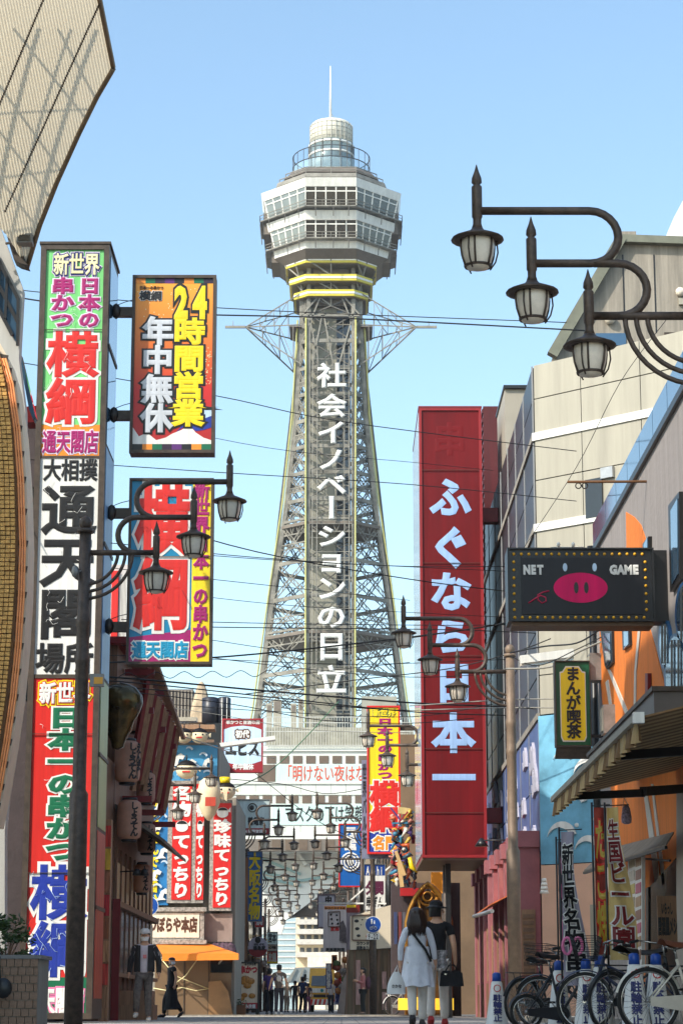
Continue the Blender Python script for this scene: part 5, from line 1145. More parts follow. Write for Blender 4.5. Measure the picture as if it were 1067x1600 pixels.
# signs
s = Sign('projecting_sign', 'square sign with dark red bands and black brush lettering on pale ground', 'sign', 347, 1123, 411, 1207, 86, .3, dred_ink, rim=.06)
s.panel(dred_ink,0,1123,1,1207); s.poly(paleb_ink,[(0,1140),(.2,1136),(.5,1134),(.8,1136),(1,1140),(1,1189),(.8,1193),(.5,1195),(.2,1193),(0,1189)],.014)
s.text('串かつと旨酒の店',.06,1125,.96,1132,white_ink,.03,d='h'); s.text('年中無休',.25,1193,.8,1203,white_ink,.05,d='h'); s.text('エビス',.05,1155,.95,1182,black_ink,.06,d='h'); s.text('初代',.32,1141,.68,1153,white_ink,.05,[(brown_ink,.22)],'h')
s = Sign('projecting_sign', 'pale square sign with a round crest and a dark red band along its bottom', 'sign', 369, 1249, 422, 1305, 92, .3, steel_grey, rim=.03)
s.panel(P('pale mint sign',(196,212,210)),0,1249,1,1305); s.panel(dred_ink,0,1294,1,1305,.014); s.text('24時間営業中',.12,1296,.92,1303,white_ink,.04,d='h'); s.text('鶴亀家',.34,1276,.85,1290,black_ink,.03,d='h'); s.text('元祖',.1,1272,.18,1292,black_ink,.02)
b = MB(); b.tube([(s.u(.48)+.17*math.cos(a),92-.03,Z(1262,92)+.17*math.sin(a)) for a in [2*math.pi*i/20 for i in range(21)]],.02,4); b.ball((s.u(.46),92-.02,Z(1262,92)),.1,.015,.1,10); b.build('crest',black_ink,s.root)
s = Sign('standing_board', 'tall dark framed board advertising skewers with food pictures on the left pavement', 'signboard', 371.5, 1503, 405, 1578, 83.5, .3, black_paint, rim=.05)
s.panel(P('warm white print',(226,206,180)),0,1503,1,1578); s.text('串かつ',.02,1509,.98,1521,P('deep red ink',(180,20,36)),.07,d='h'); s.text('新世界名物',.3,1504,.9,1509,black_ink,.03,d='h'); s.panel(P('deep red ink',(180,20,36)),0,1567,1,1578,.013); s.text('飲み放題',.15,1569,.9,1576,white_ink,.04,d='h')
for u,y,r in ((.35,1530,.18),(.6,1533,.17),(.2,1534,.14),(.45,1540,.15),(.3,1555,.12),(.15,1560,.12),(.7,1556,.13)):
    b = MB(); b.ball((s.u(u),83.48,Z(y,83.5)), r,.03,r*.75,10); b.build('dish_print', P('golden fry print',(196,132,52),var=.5,sc=9), s.root)
for dx in (0,1): bx('foot', black_paint, s.root, s.u(dx)-.06, 83.2, 0, s.u(dx)+.06, 83.9, s.z0)
# round illuminated board
Yo = 100; c = W(403,1476,Yo); t = thing('round_sign', 'fan-shaped white sign with a portrait crest ringed by small bulbs', 'sign', c)
b = MB(); b.prism([(c.x+.44*math.cos(a), Yo, c.z+.44*math.sin(a)-.1) for a in [math.pi*k/16-.25 for k in range(20)]], (0,.15,0)); b.build('panel', P('lilac white sheet',(206,200,214)), t)
b = MB(); b.prism([(c.x+.40*math.cos(a), Yo-.01, c.z+.34*math.sin(a)-.2) for a in [math.pi+math.pi*k/10 for k in range(11)]], (0,.15,0)); b.build('red_fan', dred_ink, t)
letters('鶴亀家', cellsh(3, c.x-.2, c.z-.25, c.x+.34, c.z-.05), Vector((0,Yo-.02,0)), RX, RZ, black_ink, .04, t); letters('名代', cellsh(2, c.x-.2, c.z-.04, c.x+.3, c.z+.06), Vector((0,Yo-.02,0)), RX, RZ, black_ink, .03, t)
b = MB(); b.ball((c.x,Yo-.02,c.z+.2), .13,.02,.15,12); b.build('crest', black_ink, t)
for k in range(26): a = 2*math.pi*k/26; inst('bulb', bulb, Vector((c.x+.52*math.cos(a), Yo-.02, c.z-.1+.5*math.sin(a))), t)
S2 = [ # name,label,x0,y0,x1,y1,Y,face,text,dir,ink
 ('vertical blue and white wave banner sign with a bulb edge on the left side',386,1330,410,1440,97,P('banner blue',(60,110,170),var=.3),'大阪名物',.1,.9,'v',yellow_ink),
 ('small red sign with yellow top under the blue banner sign',398,1431,413,1449,103,red_ink,'酒場',.1,.9,'h',white_ink),
 ('pale green lettered sign above the red and yellow one down the left side',417,1456,434,1476,118,P('pale green sheet',(206,224,212)),'宮本',.1,.9,'h',black_ink),
 ('white sign with a black curl between pale green and red signs',417,1476,434,1486,118.5,white_ink,'の味',.1,.9,'h',black_ink),
 ('red sign with white characters and a yellow strip down the left side',417,1486,434,1506,119,red_ink,'放題',.1,.9,'h',white_ink)]
for lb,x0,y0,x1,y1,Y,m,tx,u0,u1,d,ink in S2:
    s = Sign('projecting_sign', lb, 'sign', x0,y0,x1,y1,Y,.25,steel_grey,rim=.02); s.panel(m,0,y0,1,y1); s.text(tx,u0,y0+2,u1,y1-3,ink,.04,d=d)
    if 'yellow strip' in lb: s.panel(yellow_ink,0,1502,1,1506,.014)
# brown tree-like stalk and left awnings: potted bamboo? -> rust mural strip
rm = thing('mural_strip', 'tall brown and cream painted mural strip behind the left lamp posts', 'mural', (X(378,95),95,0)); b = MB(); b.box(X(371,95),95,Z(1500,95),X(386,95),95.1,Z(1340,95)); b.build('panel', P('brown cream mural',(170,116,76),var=.6,sc=2), rm)
# yellow vertical sign
s = Sign('vertical_sign', 'yellow vertical sign with magenta and red lettering right of the tower base', 'sign', 573.5, 1103, 625, 1334, 76, .5, red_ink, rim=.055)
s.panel(yellow_ink,0,1103,1,1334); s.panel(blue_ink,0,1300,1,1334,.012); s.poly(blue_ink,[(0,1300),(.2,1298),(.5,1292),(.8,1298),(1,1300)],.013)
s.text('新世界',.14,1107,.9,1120,yellow_ink,.04,[(green_ink,.1)],'h'); s.text('日本一の串かつ',.3,1122,.8,1218,mag_ink,.06); s.text('横綱',.04,1220,.98,1300,red_ink,.055,[(white_ink,.1)]); s.text('名門',.12,1306,.95,1328,orange_ink,.05,[(white_ink,.13)],'h')
bx('rear_panel', P('slate sheet',(110,118,140)), s.root, s.x0-.18, 76.55, Z(1340,76), s.x1-.1, 76.7, Z(1185,76)); letters('世界バル街', cellsv(5,s.x0-.16,Z(1325,76),s.x0-.02,Z(1190,76)), Vector((0,76.54,0)), RX, RZ, black_ink, .03, s.root)
for y in (1140,1290): bx('bracket', brown_frame, s.root, s.x1, 76.1, Z(y,76), cxr(76)+1.8, 76.3, Z(y,76)+.14)
# blue skewer sign
s = Sign('projecting_sign', 'blue dotted-edge sign with white outlined brush lettering and a round mark', 'sign', 529, 1287, 566, 1386, 112, .3, red_ink, rim=.06)
s.panel(P('royal blue sheet',(14,92,170)),0,1287,1,1386); s.text('元祖串',.2,1292,.8,1330,white_ink,.06); s.text('だるま',.25,1360,.75,1386,white_ink,.06) if 0 else None
b = MB(); cc = Vector((s.u(.5),112-.03,Z(1347,112)))
for r in (.30,.44): b.tube([cc+Vector((r*math.cos(a),0,r*math.sin(a))) for a in [2*math.pi*k/24 for k in range(25)]],.05,5)
b.ball(cc,.2,.02,.2,10); b.build('round_mark', white_ink, s.root)
# beer sign
s = Sign('projecting_sign', 'blue-topped white shop sign with a beer name at the top, behind the right lamp post', 'sign', 568, 1350, 602, 1422, 93, .3, steel_grey, rim=.02)
s.panel(white_ink,0,1350,1,1422); s.panel(P('beer blue',(10,60,140)),0,1350,1,1368,.012); s.text('Asahi',.1,1354,.92,1367,white_ink,.03,d='h',fill=1.4); s.text('夕関',.05,1376,.95,1398,P('plum ink',(90,30,60)),.05,d='h'); s.text('串ぎん',.08,1400,.92,1418,black_ink,.03,d='h')
# cream wall sign with food pictures
YK = 88.5
cw = thing('wall_sign', 'cream sloped wall sign with a framed row of dish drawings beside the right lamp post', 'sign', (X(590,YK),YK,0))
b = MB(); b.slab([(547,1432),(632,1408),(634,1480),(547,1484)], YK, .6); b.build('panel', mat('cream board sheet',(212,196,170),.6,0,.08,1), cw)
b = MB()
for a, c in (((550.5,1431),(583,1429)),((583,1429),(583,1469)),((583,1469),(550.5,1469)),((550.5,1469),(550.5,1431))): b.beam(W(*a,YK-.04),W(*c,YK-.04),.04)
b.build('drawn_frame', brown_ink, cw)
for x,y,r in ((557,1439,.09),(566,1437,.04),(558,1451,.09),(564,1445,.03),(560,1462,.08),(575,1442,.05),(576,1450,.04)):
    b = MB(); b.ball(W(x,y,YK-.01),r,.015,r*.7,8); b.build('dish_drawing', black_ink, cw)
b = MB(); b.ball(W(577,1463,YK-.01),.14,.02,.12,9); b.build('crab_drawing', red_ink, cw)
letters('カウンター', cellsh(5,X(557,YK),Z(1477,YK),X(582,YK),Z(1471,YK)), Vector((0,YK-.02,0)), RX,RZ,black_ink,.05,cw); letters('座敷あります', cellsh(6,X(557,YK),Z(1484,YK),X(586,YK),Z(1478,YK)), Vector((0,YK-.02,0)), RX,RZ,black_ink,.05,cw)
pf = thing('shop_curtain', 'brown clear plastic curtain wall of the shop under the cream wall sign', 'shop front', (X(580,YK),YK,0))
b = MB(); b.slab([(545,1484),(636,1482),(636,1590),(538,1588)], YK+.3, .3); b.build('panel', mat('brown lit curtain',(112,88,66),.25,0,.5,1.6,0,streak=1), pf)
for x in (541,552,576,590,606,622): b = MB(); b.beam(W(x+2,1484,YK+.2),W(x,1589,YK+.2),.06); b.build('post', dark_wood, pf)
for x,y0,y1 in ((556,1500,1570),(597,1518,1545),(597,1550,1578)): bx('poster', P('pinkish menu poster',(196,150,140),var=.5,sc=9), pf, X(x,YK),YK+.1,Z(y1,YK),X(x+7,YK),YK+.12,Z(y0,YK))
# white canopy frame and banners
wf = thing('banner_rack', 'thin white pipe rack holding menu banners over the right pavement', 'banner rack', W(560,1411,95)); b = MB(); b.beam(W(498,1411,95),W(640,1412,92),.06); b.beam(W(543,1411,95),W(612,1352,94),.06); b.build('pipe', white_paint, wf)
s = Sign('banner', 'hanging white menu banner with a framed row of dish drawings', 'banner', 505,1414,542,1487,98,.05,white_paint,rim=.0)
s.panel(P('menu banner white',(214,206,206)),0,1414,1,1487); s.panel(orange_ink,.05,1416,.95,1421,.012); s.text('本日のおすすめ',.06,1417,.94,1421,black_ink,.03,d='h'); s.text('営業中',.3,1447,.85,1455,red_ink,.05,d='h'); s.text('居酒屋料理',.1,1481,.9,1487,black_ink,.05,d='h'); s.text('REISS',.05,1460,.7,1468,P('faint red',(220,130,110)),.03,d='h') if 0 else None
b = MB()
for a, c in (((513,1425),(531,1424)),((531,1424),(531,1448)),((531,1448),(513,1448)),((513,1448),(513,1425))): b.beam(W(*a,97.95),W(*c,97.95),.035)
b.build('drawn_frame', brown_ink, s.root)
for x,y in ((517,1429),(518,1436),(519,1443),(526,1430),(527,1437),(528,1443)): b = MB(); b.ball(W(x,y,97.97),.05,.01,.05,6); b.build('dish_drawing', black_ink, s.root)
b = MB(); b.slab([(531,1442),(536,1438),(541,1450),(542,1474),(530,1470)],97.95,.01); b.build('grey_photo', mat('grey food photo',(110,100,104),.5,0,.5,9), s.root)
s = Sign('banner', 'second darker menu banner just right of the white one', 'banner', 541,1414,562,1490,96,.05,white_paint,rim=0); s.panel(P('dim lilac banner',(150,138,150),var=.4,sc=5),0,1420,1,1490); s.panel(P('dark red strip',(130,36,30)),0,1414,1,1426,.012); s.panel(yellow_ink,0,1414,.7,1418,.014)
s = Sign('projecting_sign', 'vertical lilac white sign with dotted edge reading mid-sized characters right of the arch', 'sign', 496,1397,524,1450,102,.25,P('spotted edge',(120,100,110),var=.6,sc=14),rim=.05)
s.panel(P('lilac sheet',(190,188,200)),0,1397,1,1450); s.text('中',.4,1400,.85,1412,black_ink,.06); s.text('〇〇小',.3,1416,.75,1446,P('magenta pen',(160,40,110)),.04)
# bottom of right pavement: small flags & goods
for i,(x,y0,y1,c,lb) in enumerate(((513,1505,1545,(70,60,120),'dark purple upright flag beside the yellow truck'),(522,1492,1515,(240,130,40),'orange tilted placard with black letters by the crane truck'),(530,1515,1538,(214,206,206),'white tilted placard in front of the heaped goods'),(527,1535,1570,(190,186,210),'pale lilac board leaning by the goods'))):
    s = Sign('small_banner', lb, 'banner', x-4,y0,x+5,y1,101-i*1.5,.04,white_paint,rim=0); s.panel(P('flag colour %d' % i,c,var=.25,sc=4),0,y0,1,y1); s.text(['焼酎祭','営業','大盛','麺'][i],.15,y0+1,.85,y1-1,[white_ink,black_ink,red_ink,navy_ink][i],.05)
gd = thing('goods_stand', 'heap of stacked goods and boards on the right pavement before the curtain shop', 'goods stand', (X(533,96),96,0))
b = MB(); b.slab([(526,1586),(530,1560),(536,1530),(541,1520),(545,1530),(543,1588)],95.5,.4); b.build('leaning_board', mat('pale board',(176,160,150),.6), gd)
for k in range(9): b = MB(); p = W(525+random.random()*16, 1500+k*6, 96.4); b.ball(p,.18,.15,.16,7); b.build('bundle', mat('goods %d' % (k % 4), [(190,120,60),(90,110,60),(150,70,50),(160,150,140)][k % 4],.7,0,.3,6), gd)
# beer-coloured shop glow: golden arch shop
Yg2 = 70.5
ga = thing('golden_gate', 'golden pointed arch with a ring emblem glowing behind the walking couple', 'gate', (X(668,Yg2),Yg2,0))
def archpts(s0): return [(668+(x-668)*s0, 1580+(y-1580)*s0) for x, y in ((636,1590),(636,1440),(641,1420),(650,1402),(660,1388),(668,1381),(677,1388),(688,1400),(697,1416),(703,1440),(703,1590))]
b = MB(); b.tube([W(x,y,Yg2) for x,y in archpts(1)], .09, 8, True); b.build('arch_rim', mat('aged gold',(150,104,36),.4,.7,.25,5), ga)
b = MB(); b.slab(archpts(.96), Yg2+.1, .2); b.build('arch_panel', mat('dark gold panel',(96,64,20),.5,.4,.4,3), ga)
for r in (.27,.14): b = MB(); cc = W(668,1401,Yg2-.02); b.tube([cc+Vector((r*math.cos(a),0,r*math.sin(a))) for a in [2*math.pi*k/20 for k in range(21)]],.035,6); b.build('emblem_ring', mat('aged gold',(150,104,36),.4,.7,.25,5), ga)
for sx in (-1,1): b = MB(); b.tube([W(668+sx*16,1402,Yg2-.02),W(668+sx*9,1430,Yg2-.02),W(668+sx*14,1470,Yg2-.02)],.05,6); b.build('scroll', mat('aged gold',(150,104,36),.4,.7,.25,5), ga)
gy = mat('lit yellow box', (246,190,50), .5, 0, .15, 2, emit=.55)
for x0,x1,y0,y1 in ((622,642,1560,1578),(680,708,1560,1578),(644,678,1558,1578)): bx('lit_box', gy, ga, X(x0,Yg2-.4),Yg2-.6,Z(y1,Yg2),X(x1,Yg2-.4),Yg2-.3,Z(y0,Yg2))
bx('orange_back_wall', mat('orange shop wall',(236,150,30),.6,0,.12,1), ga, X(676,72),72.3,0,X(706,72),72.6,Z(1362,72))
for k in range(5): b = MB(); b.box(X(636+k*14,Yg2-.1),Yg2-.14,Z(1560,Yg2),X(638+k*14,Yg2-.1),Yg2-.06,Z(1450,Yg2)); b.build('gold_bar', mat('aged gold',(150,104,36),.4,.7,.25,5), ga)
# dark frontage right of the far street start (under the red sign)
df = thing('dark_shop', 'dim shop interior with coloured posters between the cream sign and the golden arch', 'shop', (X(625,73),73,0))
bx('wall', dark_wall, df, X(612,73),72.8,0,X(720,73),74,Z(1380,73)); bx('red_awning', P('shop red',(170,36,40)), df, X(626,72.4),72.2,Z(1400,72.4),X(664,72.4),72.7,Z(1388,72.4))
for x,c in ((616,(60,70,110)),(623,(120,60,60)),(629,(90,90,100))): bx('poster', P('dim poster %d' % x,c,var=.4,sc=5), df, X(x,72.6),72.6,Z(1475,72.6),X(x+5,72.6),72.7,Z(1425,72.6))
# colourful festival sculpture heap above (plain shapes)
fs = thing('festival_sculpture', 'heap of brightly painted festival sculpture shapes jutting out left of the red sign box', 'sculpture', W(630,1370,71)); random.seed(5)
pc = [(224,150,130),(210,96,50),(60,130,160),(214,176,60),(160,44,50),(90,70,130),(216,210,196),(60,90,110),(40,46,56)]
for i in range(120):
    y = 1270+i*.95; x = 611+random.random()*32+max(0,(y-1330)*.14); x = min(x, 656); c = W(x,y,70.2+random.random()*1.4); b = MB(); q = random.uniform(.5,1.1); k = i % 5
    if k == 0: b.ball(c,.11*q,.1,.10*q,8)
    elif k == 1:
        n_ = 5; a0 = random.random()*6; b.prism([c+Vector((.2*q*math.cos(a0+j*2.1)*random.uniform(.4,1),0,.2*q*math.sin(a0+j*1.3)*random.uniform(.4,1))) for j in range(n_)], (0,.08,0))
    elif k == 2: d = Vector((random.uniform(-1,1),0,random.uniform(-1,1))).normalized()*.24*q; b.beam(c-d,c+d,.07,.05)
    elif k == 3: d = Vector((random.uniform(-1,1),0,random.uniform(-1,1))).normalized()*.2*q; b.tube([c-d,c+Vector((.08,-.08,.1)),c+d],[.05,.07,.02],6)
    else: b.lathe([(.01,-.14),(.07,-.06),(.05,.03),(.09,.08),(.01,.14)],c,8)
    b.build('painted_shape', P('festival paint %d' % (i*7 % 9), pc[i*7 % 9], var=.4, sc=9), fs)

for a, c in (((618,1330),(632,1368)),((623,1348),(628,1386))): b = MB(); b.beam(W(*a,70.0),W(*c,70.0),.12,.1); b.build('painted_board', P('festival board',(206,170,116)), fs)
b = MB(); b.tube([W(640,1340,70.0),W(643,1355,70.0),W(652,1363,70.0)],[.06,.08,.03],8); b.build('painted_shape', yellow_ink, fs)
b = MB(); b.beam(W(622,1266,70.6),W(640,1268,70.6),.16,.2); b.build('painted_board', P('festival cream',(196,176,120)), fs)
random.seed(11)
# fluorescent street luminaire
for lb,a,c,Y,w in (('long white fluorescent street luminaire above the comic cafe sign',(812,1032),(895,1021),44,.16),('white fluorescent tube light crossing in front of the dark red square sign',(340,1165),(430,1153),80,.14)):
    t = thing('tube_light', lb, 'light', W(*a,Y)); p,q = W(*a,Y),W(*c,Y); b = MB(); b.beam(p,q,w*1.6,w); b.build('housing', white_paint, t); b = MB(); b.beam(p-RZ*w*.62,q-RZ*w*.62,w*1.2,w*.25); b.build('diffuser', milk_glass, t)
# ================= PEOPLE =================
def skinmesh(pts, edges, rad, name, m, parent, root=0, sub=2):
    me = bpy.data.meshes.new(name); me.from_pydata([tuple(p) for p in pts], edges, []); o = bpy.data.objects.new(name, me); COL.objects.link(o)
    sk = o.modifiers.new('skin', 'SKIN'); sk.use_smooth_shade = True
    for i, v in enumerate(me.skin_vertices[0].data): r = rad[i]; v.radius = r if isinstance(r, tuple) else (r, r); v.use_root = (i == root)
    ss = o.modifiers.new('sub', 'SUBSURF'); ss.levels = sub; ss.render_levels = sub
    dg = bpy.context.evaluated_depsgraph_get(); m2 = bpy.data.meshes.new_from_object(o.evaluated_get(dg), depsgraph=dg)
    bpy.data.objects.remove(o); bpy.data.meshes.remove(me)
    for p in m2.polygons: p.use_smooth = True
    m2.materials.clear(); m2.materials.append(m); q = bpy.data.objects.new(name, m2); COL.objects.link(q); q.parent = parent
    return q
skin_m = mat('skin', (204, 156, 126), .5, 0, .06, 6)
def person(label, loc, rz, h, J, top, bot, shoes, hair, hairlen=0, sleeve=1, tunic=0, head_turn=0, mask=False, cap=None, fem=False, belt=True, skirt=None, lod=False):
    """J: joints for knees, ankles, elbows, wrists (local, facing -Y)"""
    t = thing('person', label, 'person', (0,0,0)); s = h/1.7; sw = .165 if fem else .185
    V3 = lambda p: Vector(p)*s
    base = dict(pel=(0,0,.93), wai=(0,0,1.08), che=(0,0,1.27), nb=(0,.01,1.43), nk=(0,.005,1.49), h1=(0,-.01,1.555), h2=(0,0,1.62), h3=(0,.005,1.665),
        shL=(-sw,0,1.38), shR=(sw,0,1.38), elL=(-sw-.05,.02,1.12), elR=(sw+.05,.02,1.12), wrL=(-sw-.06,-.03,.88), wrR=(sw+.06,-.03,.88),
        hiL=(-.085,0,.86), hiR=(.085,0,.86), knL=(-.09,-.02,.48), knR=(.09,-.02,.48), anL=(-.09,.02,.085), anR=(.09,.02,.085), toL=None, toR=None)
    base.update(J)
    for a in 'LR':
        if base['to'+a] is None: q = base['an'+a]; base['to'+a] = (q[0]*1.1, q[1]-.15, max(.03, q[2]-.05))
        w, e = Vector(base['wr'+a]), Vector(base['el'+a]); base['pa'+a] = tuple(w+(w-e).normalized()*.06)
    ks = ['pel','wai','che','nb','nk','h1','h2','h3','shL','elL','wrL','paL','shR','elR','wrR','paR','hiL','knL','anL','toL','hiR','knR','anR','toR']
    ix = {k: i for i, k in enumerate(ks)}
    E_ = [('pel','wai'),('wai','che'),('che','nb'),('nb','nk'),('nk','h1'),('h1','h2'),('h2','h3'),('nb','shL'),('shL','elL'),('elL','wrL'),('wrL','paL'),('nb','shR'),('shR','elR'),('elR','wrR'),('wrR','paR'),('pel','hiL'),('hiL','knL'),('knL','anL'),('anL','toL'),('pel','hiR'),('hiR','knR'),('knR','anR'),('anR','toR')]
    R_ = dict(pel=(.13,.1),wai=(.12,.085),che=(.145,.1),nb=(.075,.06),nk=(.05,.05),h1=(.078,.086),h2=(.092,.108),h3=(.074,.088),shL=.055,elL=.043,wrL=.03,paL=(.036,.018),shR=.055,elR=.043,wrR=.03,paR=(.036,.018),hiL=.09,knL=.06,anL=.038,toL=.032,hiR=.09,knR=.06,anR=.038,toR=.032)
    sc_ = lambda r: tuple(x*s for x in r) if isinstance(r, tuple) else r*s
    skinmesh([V3(base[k]) for k in ks], [(ix[a],ix[b]) for a, b in E_], [sc_(R_[k]) for k in ks], 'body', skin_m, t)
    # trousers
    if bot:
        k2 = ['pel','hiL','knL','anL','hiR','knR','anR']; i2 = {k: i for i, k in enumerate(k2)}; P2 = [V3(base[k]) for k in k2]
        P2[3] = P2[3].lerp(P2[2], -.02); P2[6] = P2[6].lerp(P2[5], -.02)
        skinmesh(P2, [(0,1),(1,2),(2,3),(0,4),(4,5),(5,6)], [(.14*s,.11*s),.1*s,.078*s,.066*s,.1*s,.078*s,.066*s], 'trousers', bot, t)
    # top
    k3 = ['pel','wai','che','nb','shL','shR','elL','elR']; P3 = [V3(base[k]) for k in k3]; P3[0] = V3((0,0,.90)); P3[3] = V3((0,.01,1.415))
    r3 = [(.155*s,.125*s),(.14*s,.11*s),(.16*s,.12*s),(.085*s,.07*s),.075*s,.075*s,.06*s,.06*s]; e3 = [(0,1),(1,2),(2,3),(3,4),(3,5),(4,6),(5,7)]
    if sleeve < 1: P3[6] = P3[4].lerp(P3[6], sleeve*1.0); P3[7] = P3[5].lerp(P3[7], sleeve*1.0)
    else: r3[4:8] = [.062*s,.062*s,.05*s,.05*s]; P3 += [V3(base['wrL']).lerp(V3(base['elL']),.12), V3(base['wrR']).lerp(V3(base['elR']),.12)]; r3 += [.036*s,.036*s]; e3 += [(6,8),(7,9)]
    skinmesh(P3, e3, r3, 'shirt', top, t, 1)
    if tunic:
        b = MB(); n_ = 30; zs = [(1.15,.172),(1.0,.175),(.9,.195),(.93-tunic,.245)]
        b.sheet(lambda u, v: Vector((math.cos(u*2*math.pi)*(zs[0][1]+(zs[-1][1]-zs[0][1])*v)*(1+.06*v*math.sin(u*2*math.pi*9)), math.sin(u*2*math.pi)*(zs[0][1]+(zs[-1][1]-zs[0][1])*v)*.86*(1+.06*v*math.sin(u*2*math.pi*9)), 1.15+(.93-tunic-1.15)*v+.012*math.sin(u*40)*v))*s, n_*2, 6)
        b.smooth = True; b.sm = [True]*len(b.sm); b.build('shirt_tail', top, t, recalc=False)
    if skirt:
        b = MB(); b.sheet(lambda u, v: Vector((math.cos(u*2*math.pi)*(.14+.09*v)*(1+.05*v*math.sin(u*2*math.pi*8)), math.sin(u*2*math.pi)*(.11+.12*v), 1.05-.83*v))*s, 48, 6); b.sm = [True]*len(b.sm); b.build('skirt', skirt, t, recalc=False)
    # shoes
    for a in 'LR':
        p, q = V3(base['an'+a]), V3(base['to'+a]); d = (q-p).normalized(); b = MB(); b.tube([p-d*.05*s-RZ*.03*s, p-RZ*.035*s+d*.03*s, p.lerp(q,.7)-RZ*.01*s, q+d*.05*s-RZ*.004], [.042*s,.052*s,.045*s,.028*s], 10); b.build('shoe', shoes, t)
    # hands with fingers
    for a, sg in (('L',-1),('R',1)):
        w, e, pa = V3(base['wr'+a]), V3(base['el'+a]), V3(base['pa'+a]); d = (w-e).normalized(); side = Vector((0,1,0)); side = (side-d*side.dot(d)).normalized(); b = MB()
        for k, ln in enumerate((.062,.072,.068,.052)):
            o_ = pa+side*(.024-.016*k)*s; c_ = Vector((-sg,0,0)); b.tube([o_-d*.02*s, o_+d*ln*.5*s+c_*.004*s, o_+d*ln*.85*s+c_*.02*s], [.0095*s,.0085*s,.006*s], 6)
        o_ = w+d*.03*s+side*-.03*s; b.tube([o_, o_+d*.03*s-side*.02*s, o_+d*.06*s-side*.018*s], [.011*s,.010*s,.007*s], 6); b.build('fingers', skin_m, t)
    # head details
    hr = bpy.data.objects.new('face', None); bpy.data.objects.remove(hr)
    ca, sa = math.cos(head_turn), math.sin(head_turn)
    def H(x, y, z): return Vector((x*ca-y*sa, x*sa+y*ca, z))*s
    b = MB(); b.tube([H(0,-.093,1.625), H(0,-.118,1.59), H(0,-.10,1.582)], [.008*s,.014*s,.010*s], 6); b.build('nose', skin_m, t)
    b = MB()
    for x in (-1,1): b.ball(H(x*.031,-.088,1.618), .011*s,.007*s,.007*s,8)
    b.build('eyes', black_ink, t)
    for x in (-1,1): b = MB(); b.ball(H(x*.083,.005,1.605), .01*s,.018*s,.028*s,8); b.build('ear', skin_m, t)
    if not mask: b = MB(); b.box(*(H(-.022,-.099,1.560)), *(H(.022,-.089,1.566))) if not head_turn else b.ball(H(0,-.092,1.563), .02*s,.008*s,.004*s,6); b.build('mouth', mat('lips',(160,96,84)), t)
    b = MB(); b.sheet(lambda u, v: H(math.cos(math.pi*(-.12+1.24*u))*(.076+.026*v if v < .75 else .096*math.sqrt(max(0,1-((v-.75)/.25)**2))+.001), .012+math.sin(math.pi*(-.12+1.24*u))*.105*(1 if v < .75 else math.sqrt(max(0,1-((v-.75)/.25)**2))), 1.55-hairlen+(1.665-1.55+hairlen)*min(1,v/.75)+.048*max(0,(v-.75)/.25)) + (Vector((0,.02*s*math.sin(v*3),0))), 22, 14)
    b.ball(H(0,.01,1.665), .093*s,.105*s,.058*s,14)
    b.sm = [True]*len(b.sm); b.build('hair', hair, t, recalc=False)
    if hairlen > .1:
        b = MB(); rr = random.Random(3)
        for k in range(46):
            a = math.pi*(-.1+1.2*k/45); x, y = math.cos(a), math.sin(a); b.tube([H(x*.085,y*.095,1.68), H(x*.11,.01+y*.115,1.58), H(x*(.12+rr.random()*.02),.02+y*.12,1.48), H(x*(.11+rr.random()*.03),.03+y*.12,1.55-hairlen-rr.random()*.05)], [.018*s,.022*s,.02*s,.004*s], 5)
        b.build('hair_strands', hair, t)
    if mask: b = MB(); b.sheet(lambda u, v: H(math.sin((u-.5)*2.5)*.088*(.8+.2*v), -math.cos((u-.5)*2.5)*.106-.012*math.cos((v-.5)*3), 1.515+.080*v), 10, 5); b.build('face_mask', mat('white face mask',(232,230,228)), t, recalc=False)
    if cap:
        b = MB(); b.lathe([(.102*s,0),(.104*s,.03*s),(.09*s,.07*s),(.05*s,.095*s),(.004,.1*s)], H(0,.005,1.662), 18, True, .96, 1.05)
        if cap[1] == 'brim': b.lathe([(.10*s,.012*s),(.165*s,-.004*s),(.168*s,0),(.10*s,.02*s)], H(0,.0,1.648), 18)
        else: c_ = H(0,-.13,1.652); b.ball(c_, .075*s,.07*s,.008*s,12)
        b.build('hat', cap[0], t)
    t.location = loc; t.rotation_euler = (0,0,rz); return t, (lambda p: V3(p)), s
def addpart(t, name, m, fn):
    """piece built in the figure's own frame"""
    b = MB(); fn(b); l, r = t.location.copy(), t.rotation_euler.copy(); t.location = (0,0,0); o = b.build(name, m, t); t.location = l; return o
cloth = lambda n, c, **k: mat(n, c, **dict(dict(rough=.9, var=.16, sc=1.6, bump=.9), **k))
PI = math.pi
wh = cloth('white cotton', (224,226,234)); offw = cloth('off white trousers', (222,214,204)); blk = cloth('black cotton', (24,23,26)); dhair = mat('dark brown hair', (48,30,22), .4, 0, .3, 20); bhair = mat('black hair', (22,18,18), .4, 0, .3, 20)
t1, _, s1 = person('woman in a long white blouse and trousers walking away with a white carrier bag', (X(652,32.3),32.3,0), PI, 1.64,
    dict(elL=(-.24,-.04,1.14), wrL=(-.27,-.12,.93), elR=(.24,.03,1.15), wrR=(.25,.0,.9), knL=(-.08,-.10,.5), anL=(-.07,-.06,.09), knR=(.08,.03,.49), anR=(.08,.22,.15), toR=(.08,.10,.03)), wh, offw, mat('dark shoe',(40,34,34)), dhair, .2, 1, .35, .0, fem=True)
addpart(t1, 'bag_strap', blk, lambda b: b.tube([Vector(p)*s1 for p in ((-.2,.15,.93),(-.12,.155,1.1),(.02,.145,1.28),(.12,.09,1.40),(.13,0,1.43),(.1,-.1,1.36))], .018, 6))
